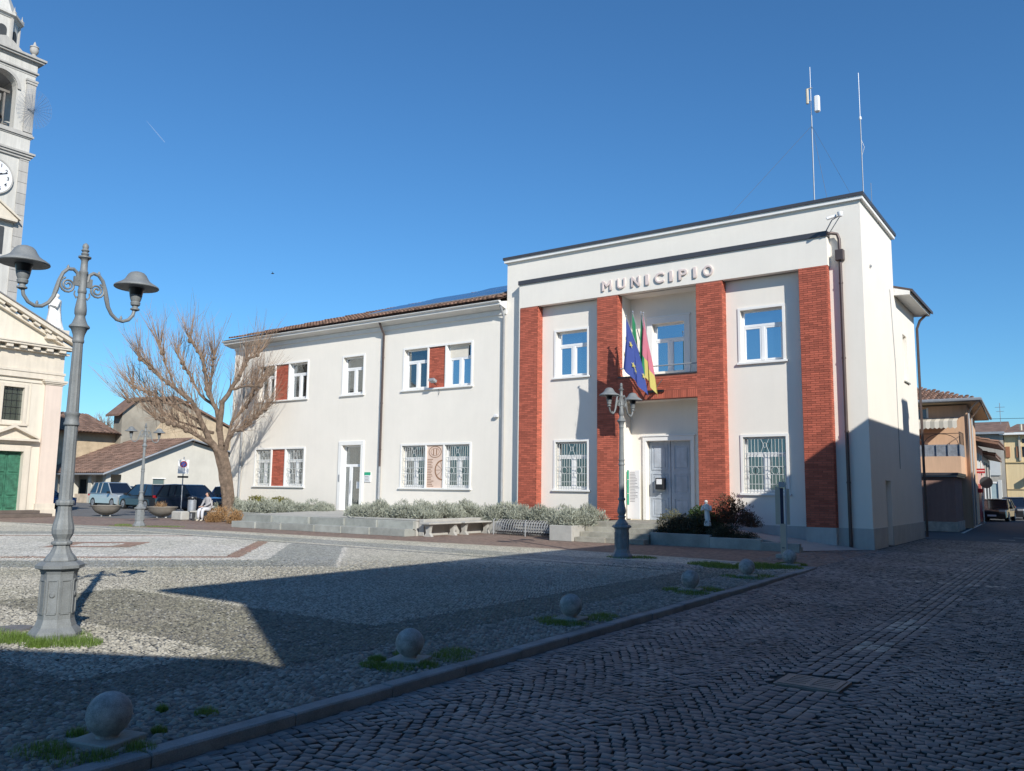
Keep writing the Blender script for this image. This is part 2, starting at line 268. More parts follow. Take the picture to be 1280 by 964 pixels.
# ------------------------------------------------------------------ mesh helper
def wloc(o):
    v = Vector((0, 0, 0))
    while o is not None: v += Vector(o.location); o = o.parent
    return v
class MB:
    def __init__(s): s.v = []; s.f = []; s.t = []
    def add(s, vs, fs, tint=0.5):
        n = len(s.v); s.v += [tuple(p) for p in vs]; s.f += [tuple(i+n for i in f) for f in fs]; s.t += [tint]*len(fs); return s
    def box(s, x0, x1, y0, y1, z0, z1, tint=0.5):
        v = [(x, y, z) for z in (z0, z1) for y in (y0, y1) for x in (x0, x1)]
        return s.add(v, [(0, 2, 3, 1), (4, 5, 7, 6), (0, 1, 5, 4), (2, 6, 7, 3), (0, 4, 6, 2), (1, 3, 7, 5)], tint)
    def bbox(s, x0, x1, y0, y1, z0, z1, b=0.01, tint=0.5):
        """box with chamfered edges"""
        v = []; 
        for z in (z0, z0+b, z1-b, z1):
            i = b if z in (z0, z1) else 0
            a0, a1, c0, c1 = x0+i, x1-i, y0+i, y1-i
            v += [(a0+b, c0, z), (a1-b, c0, z), (a1, c0+b, z), (a1, c1-b, z), (a1-b, c1, z), (a0+b, c1, z), (a0, c1-b, z), (a0, c0+b, z)]
        f = [tuple(range(7, -1, -1)), tuple(range(24, 32))]
        for k in range(3):
            for j in range(8): f.append((k*8+j, k*8+(j+1) % 8, (k+1)*8+(j+1) % 8, (k+1)*8+j))
        return s.add(v, f, tint)
    def obox(s, c, ux, uy, uz, tint=0.5):
        c, ux, uy, uz = map(Vector, (c, ux, uy, uz))
        v = [c+a*ux+b*uy+d*uz for d in (-1, 1) for b in (-1, 1) for a in (-1, 1)]
        return s.add(v, [(0, 2, 3, 1), (4, 5, 7, 6), (0, 1, 5, 4), (2, 6, 7, 3), (0, 4, 6, 2), (1, 3, 7, 5)], tint)
    def tube(s, pts, r, n=6, caps=True, tint=0.5):
        pts = [Vector(p) for p in pts]; r = [r]*len(pts) if isinstance(r, (int, float)) else r
        vs = []; up = Vector((0.123, 0.31, 0.94))
        prev = None
        for i, p in enumerate(pts):
            d = (pts[min(i+1, len(pts)-1)]-pts[max(i-1, 0)]).normalized()
            a = d.cross(up) if prev is None else (prev - d*prev.dot(d))
            if a.length < 1e-4: a = d.cross(Vector((1, 0, 0)))
            a.normalize(); prev = a; b = d.cross(a)
            vs += [p + r[i]*(math.cos(2*PI*k/n)*a + math.sin(2*PI*k/n)*b) for k in range(n)]
        fs = [(i*n+k, i*n+(k+1) % n, (i+1)*n+(k+1) % n, (i+1)*n+k) for i in range(len(pts)-1) for k in range(n)]
        if caps: fs += [tuple(range(n-1, -1, -1)), tuple(range((len(pts)-1)*n, len(pts)*n))]
        return s.add(vs, fs, tint)
    def lathe(s, prof, c=(0, 0, 0), n=16, rot=0, sy_=1, tint=0.5, flute=0, fn=0):
        vs = []
        for r, z in prof:
            for k in range(n):
                a = 2*PI*k/n+rot; rr = r*(1-(flute if (fn and k % 2) else 0))
                vs.append((c[0]+rr*math.cos(a), c[1]+rr*math.sin(a)*sy_, c[2]+z))
        m_ = len(prof)
        fs = [(i*n+k, i*n+(k+1) % n, (i+1)*n+(k+1) % n, (i+1)*n+k) for i in range(m_-1) for k in range(n)]
        if prof[0][0] > 1e-4: fs.append(tuple(range(n-1, -1, -1)))
        if prof[-1][0] > 1e-4: fs.append(tuple(range((m_-1)*n, m_*n)))
        return s.add(vs, fs, tint)
    def prism(s, poly, axis, a0, a1, tint=0.5):
        """poly: 2D points; axis 'x','y','z' is the extrusion axis"""
        def P(p, a): return {'x': (a, p[0], p[1]), 'y': (p[0], a, p[1]), 'z': (p[0], p[1], a)}[axis]
        n = len(poly); v = [P(p, a0) for p in poly]+[P(p, a1) for p in poly]
        f = [tuple(range(n-1, -1, -1)), tuple(range(n, 2*n))]+[(i, (i+1) % n, n+(i+1) % n, n+i) for i in range(n)]
        return s.add(v, f, tint)
    def quad(s, a, b, c, d, tint=0.5): return s.add([a, b, c, d], [(0, 1, 2, 3)], tint)
    def build(s, name, mat, parent=None, smooth=False, kind=None, fix=False):
        me = bpy.data.meshes.new(name); o = Vector((0, 0, 0)) if parent is None else wloc(parent)
        me.from_pydata([(p[0]-o.x, p[1]-o.y, p[2]-o.z) for p in s.v], [], s.f)
        if fix:
            import bmesh
            bm = bmesh.new(); bm.from_mesh(me); bmesh.ops.recalc_face_normals(bm, faces=bm.faces); bm.to_mesh(me); bm.free()
        at = me.attributes.new('tint', 'FLOAT', 'FACE')
        if len(me.polygons) == len(s.t): at.data.foreach_set('value', s.t)
        me.materials.append(mat)
        if smooth:
            me.polygons.foreach_set('use_smooth', [True]*len(me.polygons))
            try: me.set_sharp_from_angle(angle=math.radians(40))
            except Exception: pass
        ob = bpy.data.objects.new(name, me); C.objects.link(ob)
        if parent is not None: ob.parent = parent
        if kind: ob['kind'] = kind
        return ob
def tag(o, label, cat, group=None):
    o['label'] = label; o['category'] = cat
    if group: o['group'] = group
    return o
def thing(name, label, cat, loc=(0, 0, 0), group=None):
    o = bpy.data.objects.new(name, None); C.objects.link(o); o.location = loc; o.empty_display_size = 0.2
    return tag(o, label, cat, group)
def struct(o): o['kind'] = 'structure'; return o
def copy_tree(o, parent=None):
    c = o.copy(); C.objects.link(c)
    if parent is not None: c.parent = parent
    for ch in [x for x in bpy.data.objects if x.parent == o]: copy_tree(ch, c)
    return c
def scatter(name, tv, tf, mats, cen, tint, material, parent=None, kind='stuff', smooth=False, side0=None):
    """one mesh from N transformed copies of a small template (all faces quads or all tris)"""
    tv = np.asarray(tv, float); tf = np.asarray(tf, int); N = len(cen); nv = len(tv); k = tf.shape[1]
    V = np.einsum('nij,vj->nvi', mats, tv)+cen[:, None, :]
    F_ = (tf[None]+(np.arange(N)*nv)[:, None, None]).reshape(-1)
    me = bpy.data.meshes.new(name); o = Vector((0, 0, 0)) if parent is None else wloc(parent)
    V = V.reshape(-1, 3)-np.array(o)
    me.vertices.add(N*nv); me.vertices.foreach_set('co', V.reshape(-1))
    nf = N*len(tf); me.loops.add(nf*k); me.loops.foreach_set('vertex_index', F_)
    me.polygons.add(nf); me.polygons.foreach_set('loop_start', np.arange(nf)*k)
    if smooth: me.polygons.foreach_set('use_smooth', np.ones(nf, bool))
    me.update(calc_edges=True)
    at = me.attributes.new('tint', 'FLOAT', 'FACE'); tt = np.repeat(tint, len(tf)).astype(np.float32)
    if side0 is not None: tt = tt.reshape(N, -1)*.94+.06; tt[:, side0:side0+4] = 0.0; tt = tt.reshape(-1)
    at.data.foreach_set('value', tt)
    me.materials.append(material)
    ob = bpy.data.objects.new(name, me); C.objects.link(ob)
    if parent is not None: ob.parent = parent
    if kind: ob['kind'] = kind
    return ob
def rotz(a, sx=1, sy_=1, sz=1):
    n = len(a); Mx = np.zeros((n, 3, 3)); c, s_ = np.cos(a), np.sin(a)
    Mx[:, 0, 0] = c*sx; Mx[:, 0, 1] = -s_*sy_; Mx[:, 1, 0] = s_*sx; Mx[:, 1, 1] = c*sy_; Mx[:, 2, 2] = sz
    return Mx
def randrot(n):
    q = rng.normal(size=(n, 4)); q /= np.linalg.norm(q, axis=1)[:, None]; a, b, c, d = q.T
    return np.stack([np.stack([1-2*(c*c+d*d), 2*(b*c-a*d), 2*(b*d+a*c)], -1), np.stack([2*(b*c+a*d), 1-2*(b*b+d*d), 2*(c*d-a*b)], -1), np.stack([2*(b*d-a*c), 2*(c*d+a*b), 1-2*(b*b+c*c)], -1)], 1)

# ================================================================== GROUND
def road_z(y): return 0.0 if y > -5.5 else max(-0.058, -0.058*min(1, (-5.5-y)/8))
g = MB(); g.quad((-700, -700, -0.16), (700, -700, -0.16), (700, 900, -0.16), (-700, 900, -0.16))
struct(g.build('ground', ASPH_L))
def kx(y): return 0.12+0.0235*(-6.8-y)                # inner edge of the kerb
# road bed
g = MB()
ys = [-60, -40]+[-30+i*0.5 for i in range(77)]
for a, b in zip(ys[:-1], ys[1:]):
    xa = kx(a)+0.1 if a < -7 else -1.5; xb = kx(b)+0.1 if b <= -7 else -1.5
    if a < -7 <= b: xb = kx(b)+0.1
    g.quad((xa, a, road_z(a)-0.017), (9, a, road_z(a)-0.017), (9, b, road_z(b)-0.017), (xb, b, road_z(b)-0.017))
road = struct(g.build('road', JOINTR))
# cobbles laid in arcs
cx_, cy_, ca, csx, csy, ct = [], [], [], [], [], []
W_ = 1.32; pitch = 0.088
cols = [(-1.5+i*W_) for i in range(8)]
for ci, x0 in enumerate(cols):
    ns = 15; rows = int(36/pitch)
    for j in range(rows):
        y0 = -27.6+j*pitch
        off = (j % 2)*0.5
        for i in range(ns+1):
            s_ = (i+off-0.25+random.uniform(-.08, .08))/ns
            if s_ < -0.01 or s_ > 1.01: continue
            u = (s_-0.5)*2; x = x0+s_*W_; y = y0+0.15*(1-u*u)+random.uniform(-.008, .008)
            sl_ = -0.15*2*u/(W_/2)
            cx_.append(x); cy_.append(y); ca.append(math.atan(sl_)+random.uniform(-.06, .06))
            csx.append(W_/ns*random.uniform(.86, .99)); csy.append(pitch*random.uniform(.85, .97)*math.cos(math.atan(sl_))**0.6); ct.append(random.random())
X = np.array(cx_); Y = np.array(cy_)
band = (X > 2.84) & (X < 3.50) & (Y > -19.3)
inner = np.where(Y < -7.05, 0.155+0.12+0.0235*(-6.8-Y)+0.07, np.where(Y < 0.1, -6.0, 0.06))
keep = (X > inner) & (X < 8.6) & (Y < 7.7) & ~band
sel = [X[keep], Y[keep], np.array(ca)[keep], np.array(csx)[keep], np.array(csy)[keep], np.array(ct)[keep]]
# straight gutter rows in the middle of the street, and a row along the kerb
gx = []
for k in range(6):
    x = 2.895+k*0.111; y = -19.36+random.random()*.05
    while y < 7.6:
        l = random.uniform(.09, .16)
        if not (2.85 < x < 3.5 and -18.22 < y+l/2 < -17.6): gx.append((x, y+l/2, random.uniform(-.02, .02), .104*random.uniform(.92, 1), l*.93, random.random()**.8))
        y += l
y = -27.5
while y < -7.2:
    l = random.uniform(.16, .22); gx.append((kx(y)+0.15+0.10, y+l/2, -0.0235, .10, l*.94, random.random()*.5)); y += l
gx = np.array(gx).T
sel = [np.concatenate([a, b]) for a, b in zip(sel, gx)]
X, Y, A, SX, SY, T = sel
for cxm, cym, lx, ly in ((3.22, -15.7, .20, .42), (3.25, -13.9, .20, .55), (3.1, -8.3, .85, .12), (3.2, -1.2, .4, .16), (3.3, .8, .35, .16), (3.4, 2.6, .35, .16)):
    hit = ((X-cxm)/lx)**2+((Y-cym)/ly)**2 < rng.uniform(.4, 1.3, len(X)); T = np.where(hit & (rng.random(len(X)) < .75), 1.3, T)      # worn remains of white paint on the stones
Z = np.array([road_z(v) for v in Y])+rng.normal(0, .002, len(Y))
def dcam(X, Y): return np.hypot(X-CAM.x, Y-CAM.y)
# visibility-ish test to choose the 300 that show largest
fx_ = (X-CAM.x)*sy+(Y-CAM.y)*cy; rx_ = (X-CAM.x)*cy-(Y-CAM.y)*sy
vis = (fx_ > 3.1) & (np.abs(rx_/np.maximum(fx_, .1)) < 0.62)
order = np.argsort(np.where(vis, fx_/np.sqrt(SX*SY*100), 1e9)); big = np.zeros(len(X), bool); big[order[:300]] = True
tv = []
for z, i in ((-0.05, 0.0), (-0.004, 0.0), (0.0, 0.04)):
    tv += [(-.5+i, -.5+i, z), (.5-i, -.5+i, z), (.5-i, .5-i, z), (-.5+i, .5-i, z)]
tf = [(8, 9, 10, 11)]+[(k*4+j, k*4+(j+1) % 4, (k+1)*4+(j+1) % 4, (k+1)*4+j) for k in range(2) for j in range(4)]
def cobble_m(a, sx, sy2):
    Mx = rotz(a, sx, sy2, 1); Mx[:, 0, 1] += rng.normal(0, .010, len(a)); Mx[:, 1, 0] += rng.normal(0, .008, len(a))
    Mx[:, 2, 0] = rng.normal(0, .004, len(a)); Mx[:, 2, 1] = rng.normal(0, .004, len(a))
    return Mx
nb = ~big
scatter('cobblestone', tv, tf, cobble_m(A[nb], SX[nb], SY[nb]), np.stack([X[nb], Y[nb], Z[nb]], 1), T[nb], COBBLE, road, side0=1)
protos = []
for k in range(12):
    mb = MB(); j = [random.uniform(-.05, .05) for _ in range(8)]
    v = [(x+(j[i % 8] if abs(z) < .04 else 0), y_+(j[(i+3) % 8] if abs(z) < .04 else 0), z) for i, (x, y_, z) in enumerate(tv)]
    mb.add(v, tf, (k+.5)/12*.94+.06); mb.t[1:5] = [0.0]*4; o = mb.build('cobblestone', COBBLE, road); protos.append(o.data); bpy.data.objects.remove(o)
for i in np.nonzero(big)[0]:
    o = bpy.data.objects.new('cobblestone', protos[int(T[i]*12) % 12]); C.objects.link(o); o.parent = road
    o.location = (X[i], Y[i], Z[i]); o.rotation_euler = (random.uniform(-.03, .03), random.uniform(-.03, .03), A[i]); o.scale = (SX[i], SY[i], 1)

# piazza sheet
edge = [(0.2, -7.05), (-3, -6.6), (-7, -6.45), (-15, -7.1), (-20, -7.4), (-31, -9.7), (-48, -13.2)]
g = MB(); poly = [(kx(-60), -60), (kx(-7.0), -7.0)]+edge[1:]+[(-48, -60)]
g.add([(x, y, 0.0) for x, y in poly], [tuple(range(len(poly)))])
piazza = struct(g.build('piazza', PEBF))
# pebbles, real stones where they show
def pebbles(n, xr, yr, near, far, size):
    X = rng.uniform(*xr, n); Y = rng.uniform(*yr, n)
    return X, Y
cell = 0.053
xs = np.arange(-19, 0.6, cell); ysx = np.arange(-26, -7.2, cell*0.82)
GX, GY = np.meshgrid(xs, ysx); GX = GX+((np.arange(len(ysx)) % 2)*cell/2)[:, None]; GX = GX.ravel(); GY = GY.ravel()
GX = GX+rng.normal(0, .007, len(GX)); GY = GY+rng.normal(0, .006, len(GY))
f_ = (GX-CAM.x)*sy+(GY-CAM.y)*cy; r_ = (GX-CAM.x)*cy-(GY-CAM.y)*sy
vis = (f_ > 2.4) & (f_ < 18.5) & (np.abs(r_/np.maximum(f_, .1)) < 0.80) & (GX < kx(GY)-0.04)
# thin out towards the far limit so that stones fade into the bedded sheet
vis &= rng.random(len(GX)) < np.clip((19.0-f_)/5.0, 0.0, 1.0)
border = GX > -0.70
vis &= ~(border & (rng.random(len(GX)) < 0.22))
GX, GY, border, f_ = GX[vis], GY[vis], border[vis], f_[vis]
hx = [(0, 0, 1.0)]
for k in range(7): hx.append((0.62*math.cos(k*2*PI/7), 0.62*math.sin(k*2*PI/7), 0.72))
for k in range(7): hx.append((1.0*math.cos(k*2*PI/7), 1.0*math.sin(k*2*PI/7), 0.0))
hf = [(0, 1+k, 1+(k+1) % 7) for k in range(7)]
for k in range(7): a, b, c_, d = 1+k, 8+k, 8+(k+1) % 7, 1+(k+1) % 7; hf += [(a, b, c_), (a, c_, d)]
n = len(GX); size = cell*0.47*rng.uniform(.66, 1.12, n)*np.where(border, 1.18, 1.0)
Mx = rotz(rng.uniform(0, 2*PI, n), 1, 1, 1)
Mx[:, :, 0] *= (size*rng.uniform(1.0, 1.3, n))[:, None]; Mx[:, :, 1] *= (size*rng.uniform(.75, 1.0, n))[:, None]
Mx[:, 2, 2] = size*rng.uniform(.42, .72, n); Mx[:, 2, 0] = rng.normal(0, .004, n); Mx[:, 2, 1] = rng.normal(0, .004, n)
T = rng.random(n)
order = np.argsort(f_/size); nbig = 300
allc = np.stack([GX, GY, np.full(n, -0.002)], 1); rest = order[nbig:]
scatter('pebble', hx, hf, Mx[rest], allc[rest], T[rest], PEB, piazza, smooth=True)
pp = []
for k in range(10):
    mb = MB(); mb.add([(x+random.uniform(-.09, .09), y+random.uniform(-.09, .09), z) for x, y, z in hx], hf, (k+.5)/10)
    o = mb.build('pebble', PEB, piazza, smooth=False); o.data.polygons.foreach_set('use_smooth', [True]*len(o.data.polygons)); pp.append(o.data); bpy.data.objects.remove(o)
for i in order[:nbig]:
    o = bpy.data.objects.new('pebble', pp[int(T[i]*10) % 10]); C.objects.link(o); o.parent = piazza
    o.location = (GX[i], GY[i], -0.002); o.rotation_euler = (0, 0, random.uniform(0, 6)); s_ = float(size[i]); o.scale = (s_*random.uniform(1, 1.3), s_*random.uniform(.75, 1), s_*random.uniform(.5, .75))
# kerb stones
kerb = struct(MB().box(kx(-30)-.5, kx(-30)-.45, -30.2, -30.1, -.15, -.1).build('kerb', KERB))
y = -28.0; n_ = 0
while y < -7.15:
    l = min(random.uniform(.92, 1.12), -7.05-y); x0, x1 = kx(y), kx(y+l-.012); zt = 0.012+random.uniform(-.006, .006); z0 = -0.14; b = .012
    mb = MB(); jj = random.uniform(-.006, .006); x0 += jj; x1 += jj
    def ring(z, i): return [(x0+i, y+i*.5, z), (x0+.15-i, y+i*.5, z), (x1+.15-i, y+l-.012-i*.5, z), (x1+i, y+l-.012-i*.5, z)]
    v = ring(z0, 0)+ring(zt-b, 0)+ring(zt, b)
    mb.add(v, [(8, 9, 10, 11)]+[(k*4+j, k*4+(j+1) % 4, (k+1)*4+(j+1) % 4, (k+1)*4+j) for k in range(2) for j in range(4)], random.random())
    o = mb.build('kerb_stone', KERB, kerb); y += l
# end stones turning the corner
xk = kx(-7.05)
for k in range(3):
    MB().bbox(xk-.02-(k+1)*.8, xk-.04-k*.8+(.17 if k == 0 else 0), -7.03, -6.9, -.1, .012-k*.004, .01, random.random()).build('kerb_stone', KERB, kerb)
# sett paving in front of the town hall, asphalt yards, side street
g = MB(); back = [(-48, -13.2)][::-1]
pts = [(1.0, -7.05)]+edge[0:]
for (xa, ya), (xb, yb) in zip(edge[:-1], edge[1:]):
    g.quad((xa, ya, 0.0), (xa, min(0.2, 4), 0.0), (xb, min(0.2, 4), 0.0), (xb, yb, 0.0))
struct(g.build('pavement', SETT))
g = MB().quad((-48, 0.2, 0.0), (-30.3, 0.2, 0.0), (-30.3, 60, 0.0), (-48, 60, 0.0)); g.quad((-140, -30, 0.004), (-36.8, -5.0, 0.004), (-36.8, 90, 0.004), (-140, 90, 0.004))
g.quad((-48, -5, .002), (-32, -4.2, .002), (-30.4, .3, .002), (-48, .3, .002))
struct(g.build('parking_yard', ASPH_L))
g = MB().quad((-40, 8.9, -0.012), (9, 7.7, -0.012), (9, 90, -0.012), (-40, 90, -0.012)); g.quad((-1, 7.7, -0.03), (9, 7.7, -0.03), (9, 7.4, -0.03), (-1, 7.4, -.03))
struct(g.build('side_street', ASPH))
# pale edge stone rows between piazza and setts
g = MB()
for (xa, ya), (xb, yb) in zip(edge[:-1], edge[1:]):
    g.quad((xa, ya-.05, 0.004), (xa, ya+.12, 0.004), (xb, yb+.12, 0.004), (xb, yb-.05, 0.004))
struct(g.build('edge_strip', M('pale_strip', (0.52, 0.46, 0.36), .9, .15, 2, 50, .4, .005)))
# road markings
mk = MB()
MARKM = M('worn_paint', (0.62, 0.60, 0.54), .8, .3, 6, 60, .3)
for x, y, a, b in ((2.3, 9.6, .5, .14), (2.6, 11.6, .6, .14), (2.9, 14, .6, .14)): mk.quad((x, y, -.004), (x+a, y-.05, -.004), (x+a, y+b, -.004), (x, y+b, -.004))
mk.quad((.50, 14.3, -.004), (.62, 14.3, -.004), (-.02, 27.9, -.004), (-.14, 27.9, -.004))
struct(mk.build('road_marking', MARKM))

# ================================================================== WALL / WINDOW HELPERS
def wall_y(mb, x0, x1, z0, z1, Y, holes, depth=0.2):
    """wall face on plane y=Y looking to -Y, rectangular holes with reveals"""
    xs = sorted({x0, x1, *[h[0] for h in holes], *[h[1] for h in holes]}); zs = sorted({z0, z1, *[h[2] for h in holes], *[h[3] for h in holes]})
    for a, b in zip(xs[:-1], xs[1:]):
        for c, d in zip(zs[:-1], zs[1:]):
            mx, mz = (a+b)/2, (c+d)/2
            if any(h[0] < mx < h[1] and h[2] < mz < h[3] for h in holes): continue
            mb.quad((a, Y, c), (b, Y, c), (b, Y, d), (a, Y, d))
    for a, b, c, d in holes:
        mb.quad((a, Y, c), (a, Y+depth, c), (a, Y+depth, d), (a, Y, d)); mb.quad((b, Y, c), (b, Y, d), (b, Y+depth, d), (b, Y+depth, c))
        mb.quad((a, Y, d), (a, Y+depth, d), (b, Y+depth, d), (b, Y, d)); mb.quad((a, Y, c), (b, Y, c), (b, Y+depth, c), (a, Y+depth, c))
def wall_x(mb, y0, y1, z0, z1, X, holes, depth=0.2, s=1):
    """wall face on plane x=X looking to +X (s=1) or -X (s=-1)"""
    t = MB(); wall_y(t, y0, y1, z0, z1, 0, holes, depth)
    for f, ti in zip(t.f, t.t):
        mb.add([(X-s*t.v[i][1], t.v[i][0], t.v[i][2]) for i in f], [tuple(range(4))], ti)
def trim(mb, x0, x1, z0, z1, Y, w=.08, p=.03, sill=True):
    """flat surround outside the opening x0..x1,z0..z1"""
    mb.box(x0-w, x1+w, Y-p, Y+.01, z1, z1+w); mb.box(x0-w, x0, Y-p, Y+.01, z0, z1); mb.box(x1, x1+w, Y-p, Y+.01, z0, z1)
    if sill: mb.bbox(x0-w-.05, x1+w+.05, Y-p-.05, Y+.18, z0-.07, z0-.001, .006)
    else: mb.box(x0-w, x1+w, Y-p, Y+.01, z0-w, z0)
def casement(parent, x0, x1, z0, z1, Y, gl, transom=0.30, curtain=True, blind=None, open_=False):
    """white frame, transom light and two casements; frame, panes, curtain as children of the window"""
    d = Y+.17; f = MB(); fw = .065; zt = z1-(z1-z0)*transom; xm = (x0+x1)/2
    f.bbox(x0, x1, d, d+.07, z1-fw, z1, .008); f.bbox(x0, x1, d, d+.07, z0, z0+fw, .008)
    f.bbox(x0, x0+fw, d, d+.07, z0+fw, z1-fw, .008); f.bbox(x1-fw, x1, d, d+.07, z0+fw, z1-fw, .008)
    f.bbox(x0+fw, x1-fw, d-.015, d+.065, zt-.045, zt+.045, .008)
    f.bbox(xm-.06, xm+.06, d-.02, d+.06, z0+fw, zt-.045, .008)
    for a, b in ((x0+fw, xm-.06), (xm+.06, x1-fw)):
        f.box(a, a+.045, d-.008, d+.05, z0+fw, zt-.045); f.box(b-.045, b, d-.008, d+.05, z0+fw, zt-.045)
        f.box(a+.045, b-.045, d-.008, d+.05, z0+fw, z0+fw+.05); f.box(a+.045, b-.045, d-.008, d+.05, zt-.095, zt-.045)
    f.build('window_frame', WHITE, parent)
    for a, b, c, e in ((x0+fw, x1-fw, zt+.045, z1-fw), (x0+fw+.045, xm-.105, z0+fw+.05, zt-.095), (xm+.105, x1-fw-.045, z0+fw+.05, zt-.095)):
        t = random.uniform(-.002, .002)
        p = MB(); p.box(a, b, d+.028+t, d+.034+t, c, e); p.build('pane', gl, parent)
    if curtain:
        c = MB(); N = 18; yy = d+.16
        for s_ in (0, 1):
            a, b = (x0, x0+(x1-x0)*.40) if s_ == 0 else (x1-(x1-x0)*.40, x1)
            for k in range(N):
                u0, u1 = a+(b-a)*k/N, a+(b-a)*(k+1)/N
                c.quad((u0, yy+.02*math.sin(k*1.9), z0), (u1, yy+.02*math.sin((k+1)*1.9), z0), (u1, yy+.02*math.sin((k+1)*1.9), z1), (u0, yy+.02*math.sin(k*1.9), z1))
        c.build('curtain', CURTAIN, parent)
    r = MB(); r.box(x0-.02, x1+.02, d+.3, d+.34, z0-.02, z1+.02); r.build('interior', ROOM, parent)
    if blind:
        MB().box(x0+fw, x0+(x1-x0)*blind[0], d-.02, d-.012, z1-(z1-z0)*blind[1], z1-.05).build('blind', AWN, parent)
def grille(parent, x0, x1, z0, z1, Y, n=13):
    g = MB(); y = Y+.04; r = .009; W = x1-x0; H = z1-z0; zt = z1-H*.30
    hx = [x0+W*.27, x0+W*.73]
    for k in range(n):
        x = x0+.03+(W-.06)*k/(n-1); near = any(abs(x-c) < W*.085 for c in hx)
        if near: g.tube([(x, y, z0+.03), (x, y, z0+H*.33)], r, 5); g.tube([(x, y, z0+H*.47), (x, y, zt)], r, 5)
        else: g.tube([(x, y, z0+.03), (x, y, zt)], r, 5)
        if abs(x-(x0+x1)/2) > W*.12: g.tube([(x, y, zt), (x, y, z1-.03)], r, 5)
    for z in (z0+.04, z0+H*.16, z0+H*.33, z0+H*.47, zt, z1-.04): g.box(x0+.01, x1-.01, y-.006, y+.006, z-.010, z+.010)
    for c in hx:
        pts = [(c+W*.085*math.cos(a), y-.006, z0+H*.40+H*.07*math.sin(a)) for a in [k*PI/4+PI/8 for k in range(9)]]
        g.tube(pts, .010, 5, False)
    xm = (x0+x1)/2; zz = (zt+z1)/2
    g.tube([(xm-W*.1, y, zt+.02), (xm-W*.03, y, zz), (xm-W*.1, y, z1-.05)], r, 5); g.tube([(xm+W*.1, y, zt+.02), (xm+W*.03, y, zz), (xm+W*.1, y, z1-.05)], r, 5)
    g.tube([(xm-.06+.06*math.cos(a)+.06, y, zz+.08*math.sin(a)) for a in [k*PI/4 for k in range(9)]], r, 5, False)
    g.tube([(x0+.01, y, z0), (x0+.01, y, z1)], .011, 5); g.tube([(x1-.01, y, z0), (x1-.01, y, z1)], .011, 5)
    g.build('window_grille', GRILLE, parent)
def bricks_y(mb, x0, x1, z0, z1, Y, proud=.008, L=.25, H=.055, j=.012, soldier=False, flush=False):
    if soldier: L, H = .055, z1-z0-.01
    row = 0; z = z0+.004
    while z+H <= z1+.003:
        x = x0-(L+j)*.5*(row % 2)*(0 if soldier else 1)
        while x < x1-.005:
            a, b = max(x, x0), min(x+L, x1)
            if b-a > .02: mb.box(a, b, Y-proud-random.uniform(0, .003), Y+.02, z, z+H, random.random())
            x += L+j
        z += H+j; row += 1
def bricks_x(mb, y0, y1, z0, z1, X, s=1, proud=.008, L=.25, H=.055, j=.012):
    row = 0; z = z0+.004
    while z+H <= z1+.003:
        y = y0-(L+j)*.5*((row+1) % 2)
        while y < y1-.005:
            a, b = max(y, y0), min(y+L, y1)
            if b-a > .02:
                pr = proud+random.uniform(0, .003)
                if s > 0: mb.box(X-.02, X+pr, a, b, z, z+H, random.random())
                else: mb.box(X-pr, X+.02, a, b, z, z+H, random.random())
            y += L+j
        z += H+j; row += 1

# ================================================================== TOWN HALL
P_, Q_ = -.27, .07
TH = thing('town_hall', 'white two-storey main block with four red brick pilasters and dark-edged flat parapet', 'building', (-6.5, 2, 0))
wl = MB()
wl.box(-13.12, 0, 0, 4.7, 8.5, 10.45)
wl.box(-13.12, -12.3, 0, 4.7, 0, 8.5)
wl.box(-.95, 0, 0, 1.95, 0, 8.5); wl.box(-.95, -.14, 1.95, 2.8, 0, 2.02); wl.box(-.95, 0, 1.95, 2.8, 2.02, 8.5); wl.box(-.95, 0, 2.8, 4.7, 0, 8.5)
B1 = (-10.87, -9.53); B3 = (-3.80, -2.44)
hol1 = [(B1[0], B1[1], 1.62, 3.35), (B1[0], B1[1], 5.75, 7.47)]; hol3 = [(B3[0], B3[1], 1.58, 3.35), (B3[0], B3[1], 5.75, 7.47)]
wall_y(wl, -12.3, -8.93, 0, 8.5, Q_, hol1, .2); wall_y(wl, -4.28, -.95, 0, 8.5, Q_, hol3, .2)
CW = (-7.24, -6.02, 5.78, 7.5); DW = (-7.50, -5.85, 0.6, 3.34)
wall_y(wl, -8.93, -4.28, 0, 8.5, .72, [CW, DW], .22)
wl.box(-8.93, -8.11, Q_, .72, 0, 8.5); wl.box(-5.17, -4.28, Q_, .72, 0, 8.5)
wl.box(-8.11, -5.17, -.02, .72, 4.70, 5.50)
wl.box(-13.0, -.1, 4.6, 4.65, 0, 8.4)
wl.build('wall', STUCCO, TH)
fr = MB(); fr.box(-12.35, -.93, P_, Q_, 8.5, 9.40); fr.box(-12.35, -12.3, P_, Q_, 0.6, 8.5); fr.build('fascia', STUCCO, TH)
MB().box(-8.10, -5.18, Q_+.002, .719, 8.497, 8.51).build('loggia_ceiling', STUCCO, TH)
MB().box(-12.38, -.90, P_-.05, .02, 9.40, 9.56).build('flashing', FLASH, TH)
cp_ = MB(); cp_.box(-13.22, .10, -.10, 4.8, 10.45, 10.56); cp_.build('coping', STUCCO_B, TH)
cp_ = MB(); cp_.box(-13.26, .14, -.14, 4.86, 10.56, 10.66); cp_.build('parapet_flashing', FLASH, TH)
for bx_ in ((-12.3, -8.93, .045, Q_, 0, .62), (-4.28, -1.80, .045, Q_, 0, .6), (-1.80, -.95, P_-.015, Q_, 0, .6), (-.95, .02, -.02, 0, 0, .6), (0, .02, 0, 1.95, 0, .6), (0, .02, 2.8, 8.5, 0, .6), (-13.12, -12.35, -.02, 0, 0, .6)):
    MB().box(*bx_).build('plinth', PLINTH, TH)
